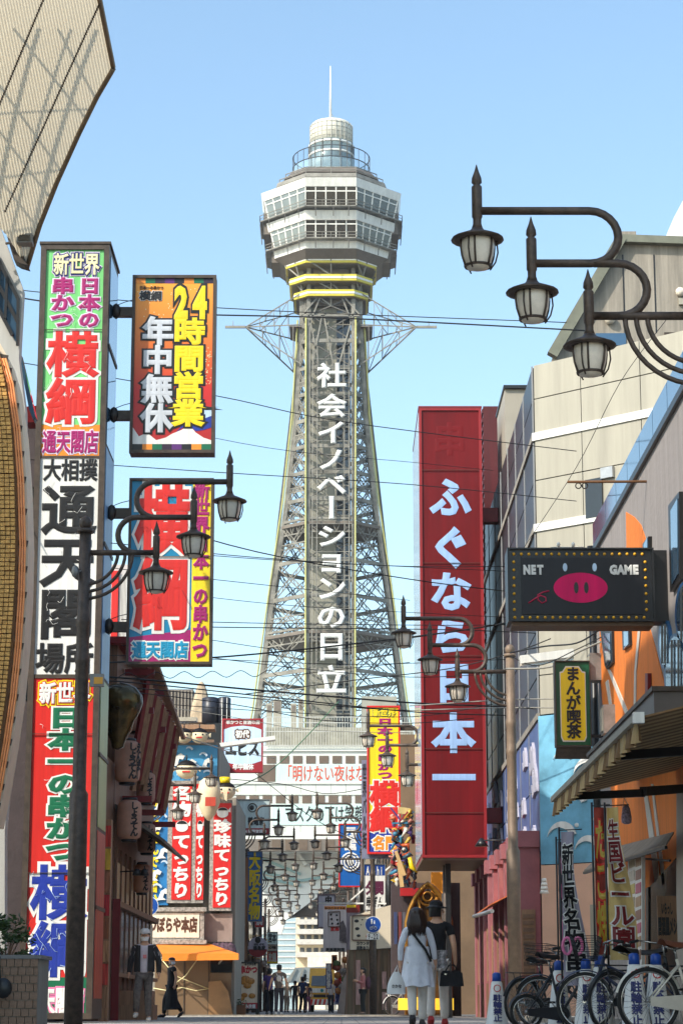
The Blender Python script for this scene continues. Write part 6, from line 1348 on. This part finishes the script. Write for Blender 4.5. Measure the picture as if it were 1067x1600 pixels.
cb_ = thing('carrier_bag', 'white plastic carrier bag with small dark print held by the woman in white', 'bag', (X(619,32),31.9,Z(1553,32)))
b = MB(); c = org(cb_); prof = []
b.sheet(lambda u, v: c+Vector((math.cos(u*2*PI)*(.13-.09*v**2)*(1+.06*math.sin(u*24+v*5)), math.sin(u*2*PI)*(.07-.045*v), .0+.30*v)), 26, 8); b.sm = [True]*len(b.sm); b.build('bag_body', mat('thin white plastic',(222,220,216),.35,0,.06,5), cb_, recalc=False)
b = MB(); b.box(c.x-.12,c.y-.06,c.z-.005,c.x+.12,c.y+.06,c.z+.01); b.build('bag_base', mat('thin white plastic',(222,220,216)), cb_)
b = MB(); b.tube([c+Vector((-.03,0,.29)), Vector((X(621,32),32.0,Z(1508,32))), c+Vector((.03,0,.29))], .008, 5); b.build('handle', white_paint, cb_)
letters('さかな', cellsh(3, c.x-.07, c.z+.08, c.x+.07, c.z+.13), Vector((0,c.y-.078,0)), RX, RZ, black_ink, .04, cb_)
t2, _, s2 = person('man in a black tee and dark brimmed hat, head turned right, carrying a black bag', (X(683,33.6),33.6,0), PI, 1.76,
    dict(elL=(-.24,.05,1.13), wrL=(-.26,-.04,.9), elR=(.25,.02,1.14), wrR=(.26,.02,.9), knL=(-.10,-.12,.51), anL=(-.11,-.12,.09), knR=(.10,.03,.49), anR=(.1,.2,.12), toR=(.1,.07,.035)), blk, offw, mat('red trainers',(170,36,36)), bhair, .03, .55, 0, math.radians(-62), cap=(blk,'brim'))
t2.children[0]
hb2 = thing('handbag', 'black zipped holdall carried by the man in the black tee', 'bag', (X(705,33.2),33.2,Z(1541,33.2))); c = org(hb2)
b = MB(); b.prism([c+Vector(p) for p in ((-.17,-.07,0),(.18,-.07,0),(.16,-.07,.19),(.1,-.07,.22),(-.12,-.07,.22),(-.15,-.07,.19))], (0,.14,0)); b.build('bag_body', blk, hb2)
b = MB(); b.tube([c+Vector((-.08,0,.22)), c+Vector((-.03,0,.30)), c+Vector((.05,0,.30)), c+Vector((.09,0,.22))], .012, 6); b.build('handle', blk, hb2)
b = MB(); b.box(c.x-.1,c.y-.08,c.z+.16,c.x-.07,c.y-.07,c.z+.18); b.build('buckle', chrome, hb2)
scf = thing('scarf', 'black and white patterned cloth hanging from the man in the black tee', 'cloth', (X(690,33.1),33.1,Z(1513,33.1))); c = org(scf); b = MB(); b.sheet(lambda u, v: c+Vector((-.07+.15*u+.01*math.sin(v*9), .03*math.sin(u*7), .26*v)), 8, 8); b.build('patterned_cloth', mat('black white pattern',(150,146,146),.8,0,.95,26), scf, recalc=False)
t3, _, s3 = person('man in a white cap and face mask, dark jacket and checked trousers, walking towards us', (X(225,44.5),44.5,0), 0, 1.72,
    dict(elL=(-.27,.04,1.13), wrL=(-.29,-.04,.9), elR=(.27,.04,1.13), wrR=(.28,-.04,.9), knL=(-.12,-.20,.53), anL=(-.14,-.06,.17), toL=(-.15,-.22,.12), knR=(.08,-.04,.48), anR=(.10,-.06,.085)), cloth('white printed tee',(214,204,212)), cloth('grey check trousers',(112,104,100),var=.35,sc=18), mat('white trainers',(214,206,196)), bhair, .02, .9, 0, 0, True, (cloth('white cap cloth',(222,216,214)),'peak'))
jk = cloth('charcoal jacket', (46,44,46))
for sg in (-1,1): addpart(t3, 'jacket_front', jk, lambda b: b.sheet(lambda u, v: Vector((sg*(.07+.13*u), -.135+.11*u*u, .93+.50*v+.02*u))*s3, 6, 8))
addpart(t3, 'jacket_back', jk, lambda b: b.sheet(lambda u, v: Vector((math.cos(PI*u)*(.2-.02*v), math.sin(PI*u)*.15, .93+.49*v))*s3, 12, 6))
for sg, e, w in ((-1,(-.27,.04,1.13),(-.29,-.04,.92)),(1,(.27,.04,1.13),(.28,-.04,.92))): addpart(t3, 'jacket_sleeve', jk, lambda b: b.tube([Vector((sg*.09,0,1.425))*s3, Vector((sg*.185,0,1.375))*s3, Vector(e)*s3, Vector(w)*s3], [.045*s3,.07*s3,.058*s3,.046*s3], 12))
addpart(t3, 'shirt_print', P('faded red print',(206,120,124)), lambda b: b.box(-.02,-.155,1.2,.05,-.140,1.27))
t4, _, s4 = person('woman in black with a face mask walking left past the brown hoarding', (X(268,63),63,0), math.radians(-62), 1.6,
    dict(elL=(-.19,.05,1.14), wrL=(-.2,-.02,.92), elR=(.19,.06,1.14), wrR=(.2,.02,.92), knL=(-.07,-.18,.5), anL=(-.07,-.20,.09), knR=(.07,.1,.48), anR=(.07,.30,.16), toR=(.07,.2,.03)), blk, blk, mat('dark shoe',(40,34,34)), bhair, .06, .45, 0, math.radians(110), True, fem=True, skirt=blk)
t5, _, s5 = person('man in a grey brown tee with a pale sling strap walking away down the street', (X(436,80),80,0), PI, 1.72,
    dict(elL=(-.25,.0,1.14), wrL=(-.28,-.1,.93), elR=(.27,.04,1.15), wrR=(.33,.03,.93), knL=(-.09,-.1,.5), anL=(-.08,-.05,.09), knR=(.09,0,.49), anR=(.1,.12,.1)), cloth('taupe tee',(110,96,86)), cloth('dark grey trousers',(56,54,60)), mat('white trainers',(214,206,196)), bhair, .03, .6)
addpart(t5, 'sling_strap', offw, lambda b: b.tube([Vector(p)*s5 for p in ((.1,.08,1.43),(.04,.14,1.3),(-.1,.15,1.1),(-.17,.08,1.0))], .016, 6)); addpart(t5, 'shirt_print', offw, lambda b: b.ball(Vector((-.0,.125,1.24))*s5,.09,.015,.11,10))
t6, _, s6 = person('man in a dusty pink shirt with rucksack, looking at his phone by the lamp post', (X(567,85.2),85.2,0), math.radians(-80), 1.7,
    dict(elL=(-.22,-.02,1.14), wrL=(-.12,-.26,1.22), elR=(.22,-.02,1.14), wrR=(.12,-.26,1.24)), cloth('dusty pink shirt',(176,110,108)), cloth('dark green trousers',(44,44,42)), mat('tan shoe',(120,96,76)), bhair, .03, 1)
addpart(t6, 'rucksack', cloth('plum rucksack',(96,60,72)), lambda b: b.ball(Vector((0,.2,1.16))*s6,.14,.1,.24,12)); addpart(t6, 'phone', black_paint, lambda b: b.box(-.04,-.34,1.26,.04,-.32,1.38))
far_p = [('person in a purple top and black trousers ahead of the man in grey brown', 421, 84, PI, 1.66, (88,66,124), (26,24,28)), ('person in black with a pale rucksack far down the street', 461, 118, PI, 1.6, (40,38,44), (90,84,84)), ('tall person in a dark blue shirt near the yellow truck', 473, 116, PI-.4, 1.78, (40,56,96), (30,30,36)), ('person in cream clothes at the far end of the street', 448, 124, .3, 1.6, (196,176,150), (150,136,120)), ('person in pink trousers between the truck and the far crowd', 481, 128, PI, 1.58, (60,50,70), (150,96,120)), ('small far figure in white beside the goods on the right pavement', 517, 112, PI, 1.6, (206,200,196), (60,60,70))]
for lb, px, Y, rz, h, c1, c2 in far_p: person(lb, (X(px,Y),Y,0), rz, h, dict(anR=(.09,.14,.1), knL=(-.09,-.08,.5)), cloth('far top %s' % str(c1), c1), cloth('far trousers %s' % str(c2), c2), black_paint, bhair, .05, .6)

# ================= BICYCLES =================
def bicycle(label, loc, rz, col, r=.33, fender=None, basket=False, rack=True, seat=(30,28,28), lean=.05, steer=0):
    t = thing('bicycle', label, 'bicycle', (0,0,0), 'bicycles parked by the no-parking cones'); wb_ = .62+r*1.35; cm = mat('bicycle paint %s' % str(col), col, .35, .1, .1, 5)
    def circ(cx, rr, a0=0, a1=2*PI, n=36, z0=r): return [Vector((cx+rr*math.cos(a0+(a1-a0)*i/n), 0, z0+rr*math.sin(a0+(a1-a0)*i/n))) for i in range(n+1)]
    for cx in (0, wb_):
        b = MB(); b.tube(circ(cx, r-.018), .019, 8, False); w = b.build('tyre', rubber, t); b = MB(); b.tube(circ(cx, r-.045), .011, 6, False); b.build('rim', chrome, w)
        b = MB()
        for k in range(26): a = 2*PI*k/26; y = .02*(1 if k % 2 else -1); b.tube([Vector((cx+.025*math.cos(a+.9), y, r+.025*math.sin(a+.9))), Vector((cx+(r-.05)*math.cos(a), 0, r+(r-.05)*math.sin(a)))], .0022, 3)
        b.tube([(cx,-.05,r),(cx,.05,r)], .018, 8); b.build('spokes', chrome, w)
    fm = mat('fender %s' % str(fender or col), fender or col, .35, .1, .06, 4)
    for cx, a0, a1 in ((0,.35,2.9),(wb_,.5,2.7)):
        b = MB(); pts = circ(cx, r+.022, a0, a1, 18); 
        b.sheet(lambda u, v: Vector((cx+(r+.026-.014*abs(2*v-1))*math.cos(a0+(a1-a0)*u), (v-.5)*.06, r+(r+.026-.014*abs(2*v-1))*math.sin(a0+(a1-a0)*u))), 20, 4); b.build('mudguard', fm, t, recalc=False)
    bbx, bbz = .44, r-.02; sx_, sz_ = .30, .74; hx, hz = wb_-.2, .80
    b = MB()
    for p, q, w in (((bbx,0,bbz),(sx_,0,sz_),.017),((bbx,0,bbz),(hx+.03,0,hz-.14),.020),((sx_+.06,0,sz_-.22),(hx+.01,0,hz-.04),.015),((hx+.04,0,hz-.18),(hx-.02,0,hz+.02),.021)): b.tube([p,q], w, 8)
    for y in (-.05,.05): b.tube([(0,y,r),(bbx,y*.6,bbz)], .011, 6); b.tube([(0,y,r),(sx_+.02,y*.4,sz_-.06)], .010, 6)
    b.build('frame', cm, t)
    b = MB()
    for y in (-.05,.05): b.tube([(hx+.045,y*.7,hz-.2),(wb_-.03,y,r+.1),(wb_,y,r)], .012, 6)
    b.build('fork', cm, t)
    b = MB(); b.tube([(hx-.02,0,hz),(hx-.05,0,hz+.16)], .013, 6); b.tube([(hx-.28,-.28,hz+.17),(hx-.16,-.27,hz+.19),(hx-.04,-.13,hz+.17),(hx-.02,0,hz+.16),(hx-.04,.13,hz+.17),(hx-.16,.27,hz+.19),(hx-.28,.28,hz+.17)], .011, 6); b.build('handlebar', chrome, t)
    for y in (-1,1): b = MB(); b.tube([(hx-.29,y*.28,hz+.168),(hx-.17,y*.272,hz+.188)], .017, 8); b.build('grip', rubber, t)
    b = MB(); b.tube([(sx_,0,sz_),(sx_-.02,0,sz_+.10)], .012, 6); b.build('seat_post', chrome, t)
    b = MB(); b.sheet(lambda u, v: Vector((sx_-.16+.28*u, (v-.5)*2*(.10*(1-u)**.8+.022), sz_+.17+.03*(1-u)**3-.055*abs(2*v-1)**2-.01*u)), 10, 8); b.sheet(lambda u, v: Vector((sx_-.16+.28*u, (v-.5)*2*(.10*(1-u)**.8+.022), sz_+.115-.0*u)), 10, 8); b.sm = [True]*len(b.sm); b.build('saddle', mat('saddle %s' % str(seat), seat, .45, 0, .1, 6), t, recalc=False)
    b = MB()
    for y in (-.03,.03): b.tube([(sx_-.13,y*1.5,sz_+.12),(sx_-.02,y,sz_+.09),(sx_+.1,y*.5,sz_+.12)], .006, 5)
    b.build('saddle_rail', chrome, t); b = MB()
    b.tube([(bbx,-.09,bbz),(bbx,.09,bbz)], .016, 8); b.tube([(bbx,-.07,bbz),(bbx+.1,-.07,bbz-.13)], .010, 5); b.tube([(bbx,.07,bbz),(bbx-.1,.07,bbz+.13)], .010, 5); 
    b.build('crank', chrome, t)
    for x, y, z in ((bbx+.1,-.11,bbz-.13),(bbx-.1,.11,bbz+.13)): bx('pedal', rubber, t, x-.05,y-.035,z-.012,x+.05,y+.035,z+.012)
    b = MB(); b.prism([Vector((bbx+.09*math.cos(a), -.06, bbz+.09*math.sin(a))) for a in [PI/2-PI*i/8 for i in range(9)]]+[Vector((0,-.06,r-.04)), Vector((0,-.06,r+.04))], (0,.012,0)); b.build('chain_guard', cm, t)
    if rack:
        b = MB()
        for y in (-.06,0,.06): b.tube([(-.26,y,2*r+.06),(sx_-.04,y,2*r+.06)], .006, 5)
        for x in (-.26,-.08,.12): b.tube([(x,-.06,2*r+.06),(x,.06,2*r+.06)], .006, 5)
        for y in (-.07,.07): b.tube([(-.12,y*.9,2*r+.06),(0,y,r)], .006, 5)
        b.build('rack', black_paint if col[0] < 100 else chrome, t)
    if basket:
        b = MB(); x0 = wb_-.02
        for k in range(6): z = 2*r+.14+k*.05; a_ = .1+.012*k; b.tube([(x0-a_,-.16,z),(x0+a_,-.16,z),(x0+a_,.16,z),(x0-a_,.16,z),(x0-a_,-.16,z)], .004, 4)
        for k in range(9):
            y = -.16+.04*k
            for sgn in (-1,1): b.tube([(x0+sgn*.1,y,2*r+.14),(x0+sgn*.16,y,2*r+.39)], .003, 4)
        b.build('basket', black_paint, t)
    b = MB(); b.tube([(.02,.06,r-.05),(.12,.2,.01)], .009, 5); b.build('kickstand', chrome, t)
    t.location = loc; t.rotation_euler = (lean, 0, rz); return t
def gp(px, Y): return (X(px,Y), Y, .0)
bicycle('black bicycle at the left end of the parked row, beside the grey lamp pole', gp(815,30.6), math.radians(38), (28,28,30))
bicycle('small wheeled black folding bicycle in front of the left end of the row', gp(822,28.0), math.radians(12), (34,34,38), .215, rack=False)
bicycle('black bicycle with a rear rack in the middle of the parked row', gp(951,25.0), math.radians(38), (26,30,34), seat=(26,24,24))
bicycle('bicycle with white mudguards and frame at the right edge', gp(1012,22.6), math.radians(14), (214,206,190), fender=(220,214,200), rack=False, seat=(110,64,44))
bicycle('dark bicycle with a wire basket behind the grey lettered flag', gp(962,28.5), math.radians(150), (40,42,48), basket=True)
bicycle('dark blue bicycle half hidden at the back of the right-hand end', gp(1062,25.5), math.radians(165), (30,40,70), basket=True)
bk = bicycle('small pale bicycle standing beside the lit yellow boxes by the gate', gp(612,72), math.radians(25), (190,186,178), .31); del bk['group']

# ================= CONES AND FLAGS =================
def cone(label, px, Y, h=.72, rz=0):
    t = thing('traffic_cone', label, 'cone', (X(px,Y),Y,0), 'white no-parking cones'); c = org(t)
    b = MB(); b.lathe([(.17,.04),(.155,.05),(.075,h-.12),(.06,h-.1)], c, 16); b.build('cone_body', white_paint, t)
    b = MB(); b.lathe([(.062,h-.1),(.058,h),(.03,h+.02),(.005,h+.02)], c, 14); b.build('cone_cap', P('cone blue',(24,72,160)), t)
    b = MB(); b.box(c.x-.2,c.y-.2,0,c.x+.2,c.y+.2,.045); b.build('cone_base', P('cone blue',(24,72,160)), t)
    a = .10; o = Vector((c.x, c.y-.165, 0)); up = Vector((0,.13,1)).normalized(); letters('駐輪禁止', cellsv(4,-.06,.08,.06,h-.27), o, RX, up, navy_ink, .04, t)
    b = MB(); b.tube([o+up*(h-.19)+RX*(.045*math.cos(a))+up*(.045*math.sin(a))+Vector((0,-.004,0)) for a in [2*PI*i/16 for i in range(17)]], .006, 4); b.build('red_ring', red_ink, t); return t
for i,(px,Y,lb) in enumerate(((776,31.5,'white no-parking cone at the left end, by the wooden louvres'),(874,28.5,'white no-parking cone right of the folding bicycle'),(916,27.5,'white no-parking cone under the grey lettered flag'),(938,26,'white no-parking cone behind the middle bicycle wheel'),(992,24.5,'tall white no-parking cone between the middle and white bicycles'),(1026,24.8,'white no-parking cone behind the white bicycle wheel'))): cone(lb, px, Y, .82 if i else .72)
def flag(label, px, Y, ytop, ybot, w, m, words, ink, out, wav=.06, ph=0):
    c = Vector((X(px,Y,1450), Y, 0)); z1, z0 = Z(ytop,Y), Z(ybot,Y); t = thing('banner_flag', label, 'flag', c, 'upright banner flags behind the bicycles')
    b = MB(); b.tube([c+Vector((-w/2-.02,0,0)), c+Vector((-w/2-.02,0,z1+.06))], .012, 6); b.tube([c+Vector((-w/2-.02,0,z1+.02)), c+Vector((w*.35,-.05,z1+.03))], .007, 5); b.build('pole', black_paint, t)
    def pos(u, v): q = 1-.45*v*(1 if ph else .6); return c+Vector((-w/2+w*u*q+wav*.5*math.sin(v*5+ph)*u, -wav*math.sin(u*4+v*4+ph)*u-.02*math.sin(v*14+u*6), z0+(z1-z0)*v))
    b = MB(); b.sheet(pos, 10, 30); b.sm = [True]*len(b.sm); o = b.build('cloth', m, t, recalc=False)
    n_ = len(words); mb = MB(); mo = MB()
    for i, ch in enumerate(words):
        v = .92-.84*(i+.5)/n_; h = (z1-z0)*.84/n_
        for q, bb, lf in ((mo,.085,.012),(mb,.03,.02)):
            vs, fs = glyph(ch, bb); out_ = []
            for x, y, z in vs: u_ = .5+(x-.5)*.9; v_ = v+(y-.38)*h*1.05/(z1-z0); out_.append(pos(u_, v_)+Vector((0,-lf+z*.03,0)))
            q.add(out_, fs)
    mo.build('lettering_outline', out, t, recalc=False); mb.build('lettering', ink, t, recalc=False); return t
flag('lilac grey banner flag with black and pink characters, leftmost of the flags', 898, 27.6, 1300, 1540, .3, cloth('lilac flag',(158,152,166)), '新世界名物串', blk, white_ink, .12, 1.2)
o_ = MB(); c_ = W(893,1478,27.5)
for dx in (-.06,.07): o_.tube([c_+Vector((dx+.055*math.cos(a),-.02,.1*math.sin(a))) for a in [2*PI*i/12 for i in range(13)]], .02, 5)
o_.build('pink_shapes', pink_ink, [o for o in bpy.data.objects if o.get('label','').startswith('lilac grey banner')][0])
flag('narrow dark banner flag with a pink patch just behind the lilac one', 886, 28.6, 1315, 1500, .2, cloth('charcoal pink flag',(96,80,92),var=.5,sc=2), '酒', pink_ink, blk, .05)
flag('narrow red and yellow twisted banner flag right of the lilac one', 946, 26.2, 1262, 1492, .22, cloth('red flag',(150,58,44),var=.4), 'たこ焼', P('mustard ink',(190,160,60)), red_ink, .08, 2.2)
flag('wide cream banner flag with maroon outlined characters', 972, 26.0, 1262, 1500, .3, cloth('cream yellow flag',(212,184,120)), '生国ビール園', maroon, white_ink, .11, .4)

# ================= TRUCK =================
YT = 136.0; k = 1
tr_ = thing('yellow_truck', 'yellow works truck seen head-on with a red and white striped bumper at the street end', 'truck', (X(503,YT),YT,0)); c = org(tr_)
tp = mat('truck yellow',(226,170,30),.35,.1,.12,2); W2 = .78
b = MB(); b.prism([(c.x-W2,YT,.75),(c.x+W2,YT,.75),(c.x+W2,YT+.05,1.5),(c.x+W2-.06,YT+.35,2.55),(c.x-W2+.06,YT+.35,2.55),(c.x-W2,YT+.05,1.5)], (0,1.5,0)); b.build('cab', tp, tr_)
b = MB(); b.prism([(c.x-W2+.14,YT+.03,1.52),(c.x+W2-.14,YT+.03,1.52),(c.x+W2-.2,YT+.32,2.4),(c.x-W2+.2,YT+.32,2.4)], (0,.02,0)); b.build('windscreen', glass_dark, tr_)
bx('white_band', white_paint, tr_, c.x-W2-.01,YT-.02,1.12,c.x+W2+.01,YT+.1,1.38); b = MB(); b.ball((c.x,YT-.03,1.25),.1,.02,.1,10); b.build('badge', mat('teal badge',(20,140,150)), tr_)
bx('grille', black_paint, tr_, c.x-.5,YT-.015,.85,c.x+.5,YT+.0,1.02)
for sg in (-1,1):
    b = MB(); b.ball((c.x+sg*.62,YT-.0,.95),.11,.04,.09,10); b.build('headlight', milk_glass, tr_)
    b = MB(); b.lathe([(.001,-.12),(.36,-.12),(.4,-.08),(.4,.08),(.36,.12),(.001,.12)], (0,0,0), 18); b.v = [(c.x+sg*.6+v[2], YT+.7+v[0], .4+v[1]) for v in b.v]; b.build('wheel', rubber, tr_)
    b = MB(); b.tube([(c.x+sg*.78,YT+.2,1.9),(c.x+sg*1.0,YT+.1,2.0)], .02,5); b.box(c.x+sg*1.0-.08,YT+.05,1.8,c.x+sg*1.0+.08,YT+.1,2.2); b.build('mirror', black_paint, tr_)
bm_ = bx('bumper', white_paint, tr_, c.x-W2,YT-.08,.4,c.x+W2,YT+.1,.75)
for i in range(6): x = c.x-W2+.05+i*.26; b = MB(); b.prism([(x,YT-.095,.41),(x+.13,YT-.095,.41),(x+.2,YT-.095,.74),(x+.07,YT-.095,.74)], (0,.01,0)); b.build('red_stripe', red_ink, bm_)
bx('crane_body', tp, tr_, c.x-.9,YT+1.6,.6,c.x+.9,YT+4.2,1.7)

# ================= CABLES =================
cabm = mat('black cable', (24,22,22), .6, 0, .1, 4); palm = mat('pale weathered cable', (150,146,136), .6, 0, .1, 4); grm = mat('green cable', (92,128,96), .6, 0, .1, 4)
CB = [ ('upper thin cable crossing the orange sign and the tower neck', [(-30,447),(340,481),(885,504)], 42, 42, .010, cabm), ('thicker cable just below it across the tower neck', [(-30,456),(205,487),(530,497),(920,517)], 42, 42, .016, cabm),
 ('cable slanting across the second lettered tower character', [(-30,556),(330,617),(530,658),(900,705)], 42, 46, .010, cabm), ('cable level with the top of the blue sign', [(-30,713),(340,738),(640,757),(900,783)], 41, 46, .009, cabm),
 ('cable from the sign column across the middle of the tower', [(-30,748),(150,790),(400,862),(640,905),(800,925)], 39, 58, .014, cabm), ('thin cable through the upper platform of the tower', [(150,846),(400,871),(640,885),(860,884)], 41, 52, .009, cabm),
 ('thin cable just under the upper platform', [(330,868),(480,878),(800,893)], 44, 52, .008, cabm), ('thin cable right of the lower lamp lanterns', [(110,880),(330,905),(640,938)], 41, 56, .008, cabm),
 ('thin cable through the lower platform of the tower', [(190,968),(420,974),(700,977),(850,975)], 44, 50, .009, cabm), ('second thin cable through the lower platform', [(190,978),(420,981),(700,984),(850,990)], 44.2, 50, .011, cabm),
 ('thick black cable climbing right across the lowest tower letters', [(-30,1042),(200,1034),(400,1022),(700,988),(860,960)], 43, 50, .018, cabm), ('cable sagging above the left bundle', [(-30,1016),(333,1030),(560,1038),(800,1030)], 44, 50, .008, cabm),
 ('upper cable of the black bundle over the grey building', [(-30,1046),(200,1060),(420,1080),(640,1098),(780,1104),(870,1109)], 45, 51, .02, cabm), ('second cable of the black bundle', [(-30,1052),(200,1066),(430,1090),(640,1112),(800,1118)], 45.3, 51, .014, cabm),
 ('third cable of the bundle, with clips', [(150,1070),(360,1088),(560,1106),(640,1110)], 45.6, 54, .012, cabm), ('lower cable of the bundle under the terrace screen', [(150,1075),(360,1100),(500,1125),(640,1130),(740,1122)], 46, 55, .010, cabm),
 ('looped cable hanging in waves above the bundle', [(180,1062)]+[(200+i*22,1054+(7 if i % 2 else -3)-i*.4) for i in range(12)]+[(520,1047),(640,1035)], 46, 54, .009, cabm), ('cable rising right from the tower base to the lamp pole', [(380,1085),(560,1062),(700,1045),(800,1020),(860,998)], 50, 46, .012, cabm),
 ('pale cable at mid height behind the huge red sign', [(640,1103),(780,1094),(868,1092)], 50, 44, .013, palm), ('pale cable just below the other pale one', [(640,1110),(780,1106),(868,1106)], 50, 44, .013, palm),
 ('dark cable from the lamp pole top to the stucco wall', [(797,1020),(850,1010),(900,1005),(935,985)], 44.6, 40, .016, cabm), ('second dark cable from the pole to the stucco wall', [(797,1025),(840,1040),(900,1015),(940,995)], 44.6, 40, .010, cabm),
 ('thick slanting service cable beside the comic cafe sign', [(790,1045),(860,1042),(905,1018),(938,1003)], 44.5, 40, .02, palm), ('thin slanting cable on the cream corner building', [(1040,500),(968,598),(900,730),(815,860)], 40, 48, .007, cabm),
 ('green cable slanting up from the square sign to the tower foot', [(364,1232),(419,1206),(470,1160),(529,1096)], 86, 90, .022, grm), ('thin cable slanting down across the tiled tower base', [(347,1165),(420,1225),(500,1285),(600,1330)], 86, 88, .014, cabm),
 ('thin slack cable over the white banner', [(330,1215),(440,1225),(520,1240),(640,1215)], 80, 82, .014, cabm), ('thin pale cable from the fish lantern eave', [(240,1138),(300,1155),(360,1172),(430,1185)], 76, 80, .014, palm),
 ('pale rail-like cable above the fish lanterns', [(285,1150),(350,1172),(368,1180)], 75, 78, .02, palm), ('thin cable low across the street before the undercroft', [(372,1335),(480,1345),(600,1330)], 88, 88, .012, cabm),
 ('thin cable level with the lowest character of the blue sign', [(300,930),(480,948),(800,965)], 46, 54, .007, cabm), ('thin cable through the shoulder of the tower legs', [(130,640),(420,700),(640,722),(770,735)], 44, 58, .007, cabm), ('thin cable over the bottom of the vertical tower letters', [(190,1008),(430,1040),(640,1058),(800,1050)], 47, 52, .009, cabm), ('thin cable crossing just above the terrace screen', [(230,1098),(430,1112),(640,1120),(770,1100)], 56, 58, .010, cabm), ('thin cable from the blue sign bracket to the far lamp', [(330,1000),(480,1018),(620,1000),(790,975)], 48, 50, .008, cabm), ('pale thin cable above the square red banded sign', [(225,1100),(350,1118),(480,1140),(640,1145)], 66, 70, .010, palm),
 ('thin cable between the far lamp rows', [(385,1390),(470,1398),(560,1388)], 103, 103, .012, cabm)]
for lb, pts, Ya_, Yb_, r, m in CB:
    n_ = len(pts); x0, x1 = pts[0][0], pts[-1][0]; P_ = [W(x, y, Ya_+(Yb_-Ya_)*(x-x0)/(x1-x0)) for x, y in pts]; out = []
    for i in range(n_-1):      # smooth through the points
        a = P_[max(0,i-1)]; b_, c_ = P_[i], P_[i+1]; d = P_[min(n_-1,i+2)]
        for q in range(6):
            f = q/6; out.append(.5*((2*b_)+(c_-a)*f+(2*a-5*b_+4*c_-d)*f*f+(3*b_-a-3*c_+d)*f**3))
    out.append(P_[-1]); b = MB(); b.tube(out, r, 5); b.build('cable', m, None, lb, 'cable', 'cables strung over the street')
# boxes on the cables and pole fittings
t = thing('junction_box', 'grey and yellow box clipped to the cable bundle beside the near left lamp pole', 'junction box', W(150,1062,32.6)); c = org(t)
bx('housing', steel_grey, t, c.x-.08,c.y-.05,c.z-.1,c.x+.12,c.y+.06,c.z+.08); bx('yellow_plate', P('amber plate',(226,160,50)), t, c.x-.02,c.y-.06,c.z-.07,c.x+.11,c.y-.052,c.z+.03)
t = thing('cctv_camera', 'small grey camera box clipped high on the near left lamp pole', 'camera', W(118,893,32.6)); c = org(t); b = MB(); b.ball(c,.06,.06,.1,8); b.tube([c,c+Vector((.15,.05,.02))],.012,5); b.build('camera_body', steel_grey, t)
t = thing('insulator', 'white insulators on a bar above the black pig-nose sign', 'insulator', W(890,852,33)); b = MB()
for x in (872,895): b.ball(W(x,851,33),.03,.03,.04,8)
b.tube([W(860,855,33),W(912,855,33)],.006,4); b.build('insulator_pair', white_paint, t, kind='stuff')
t = thing('planter_box', 'cardboard-brown planter with green plant at the foot of the left lamp post', 'planter', (X(374,80),80,0)); bx('box', mat('brown cardboard',(120,80,50)), t, X(360,80),79.8,0,X(384,80),80.3,.35)
b = MB(); leaves(b, (X(374,80),80,.42), (.3,.2,.14), 120, .05); b.build('plant', leaf, t, recalc=False)
pd = thing('pedestal', 'stepped wooden pedestal box by the restaurant entrance behind the masked man', 'pedestal', (X(215,50),50,0)); bx('lower_step', lwood, pd, X(180,50),49.4,0,X(243,50),50.6,.32); bx('upper_step', lwood, pd, X(188,50),49.6,.32,X(240,50),50.4,.62)

# ================= THIN CITY HAZE =================
hm = bpy.data.materials.new('haze'); hm.use_nodes = True; hn = hm.node_tree; hn.nodes.clear()
ho = hn.nodes.new('ShaderNodeOutputMaterial'); hv = hn.nodes.new('ShaderNodeVolumePrincipled'); hv.inputs['Color'].default_value = (.86,.92,.97,1); hv.inputs['Density'].default_value = HAZE; hv.inputs['Anisotropy'].default_value = .3
hn.links.new(hv.outputs[0], ho.inputs['Volume'])
b = MB(); b.box(-920, -80, -1.4, 920, 1520, 125); b.build('haze', hm, kind='stuff')
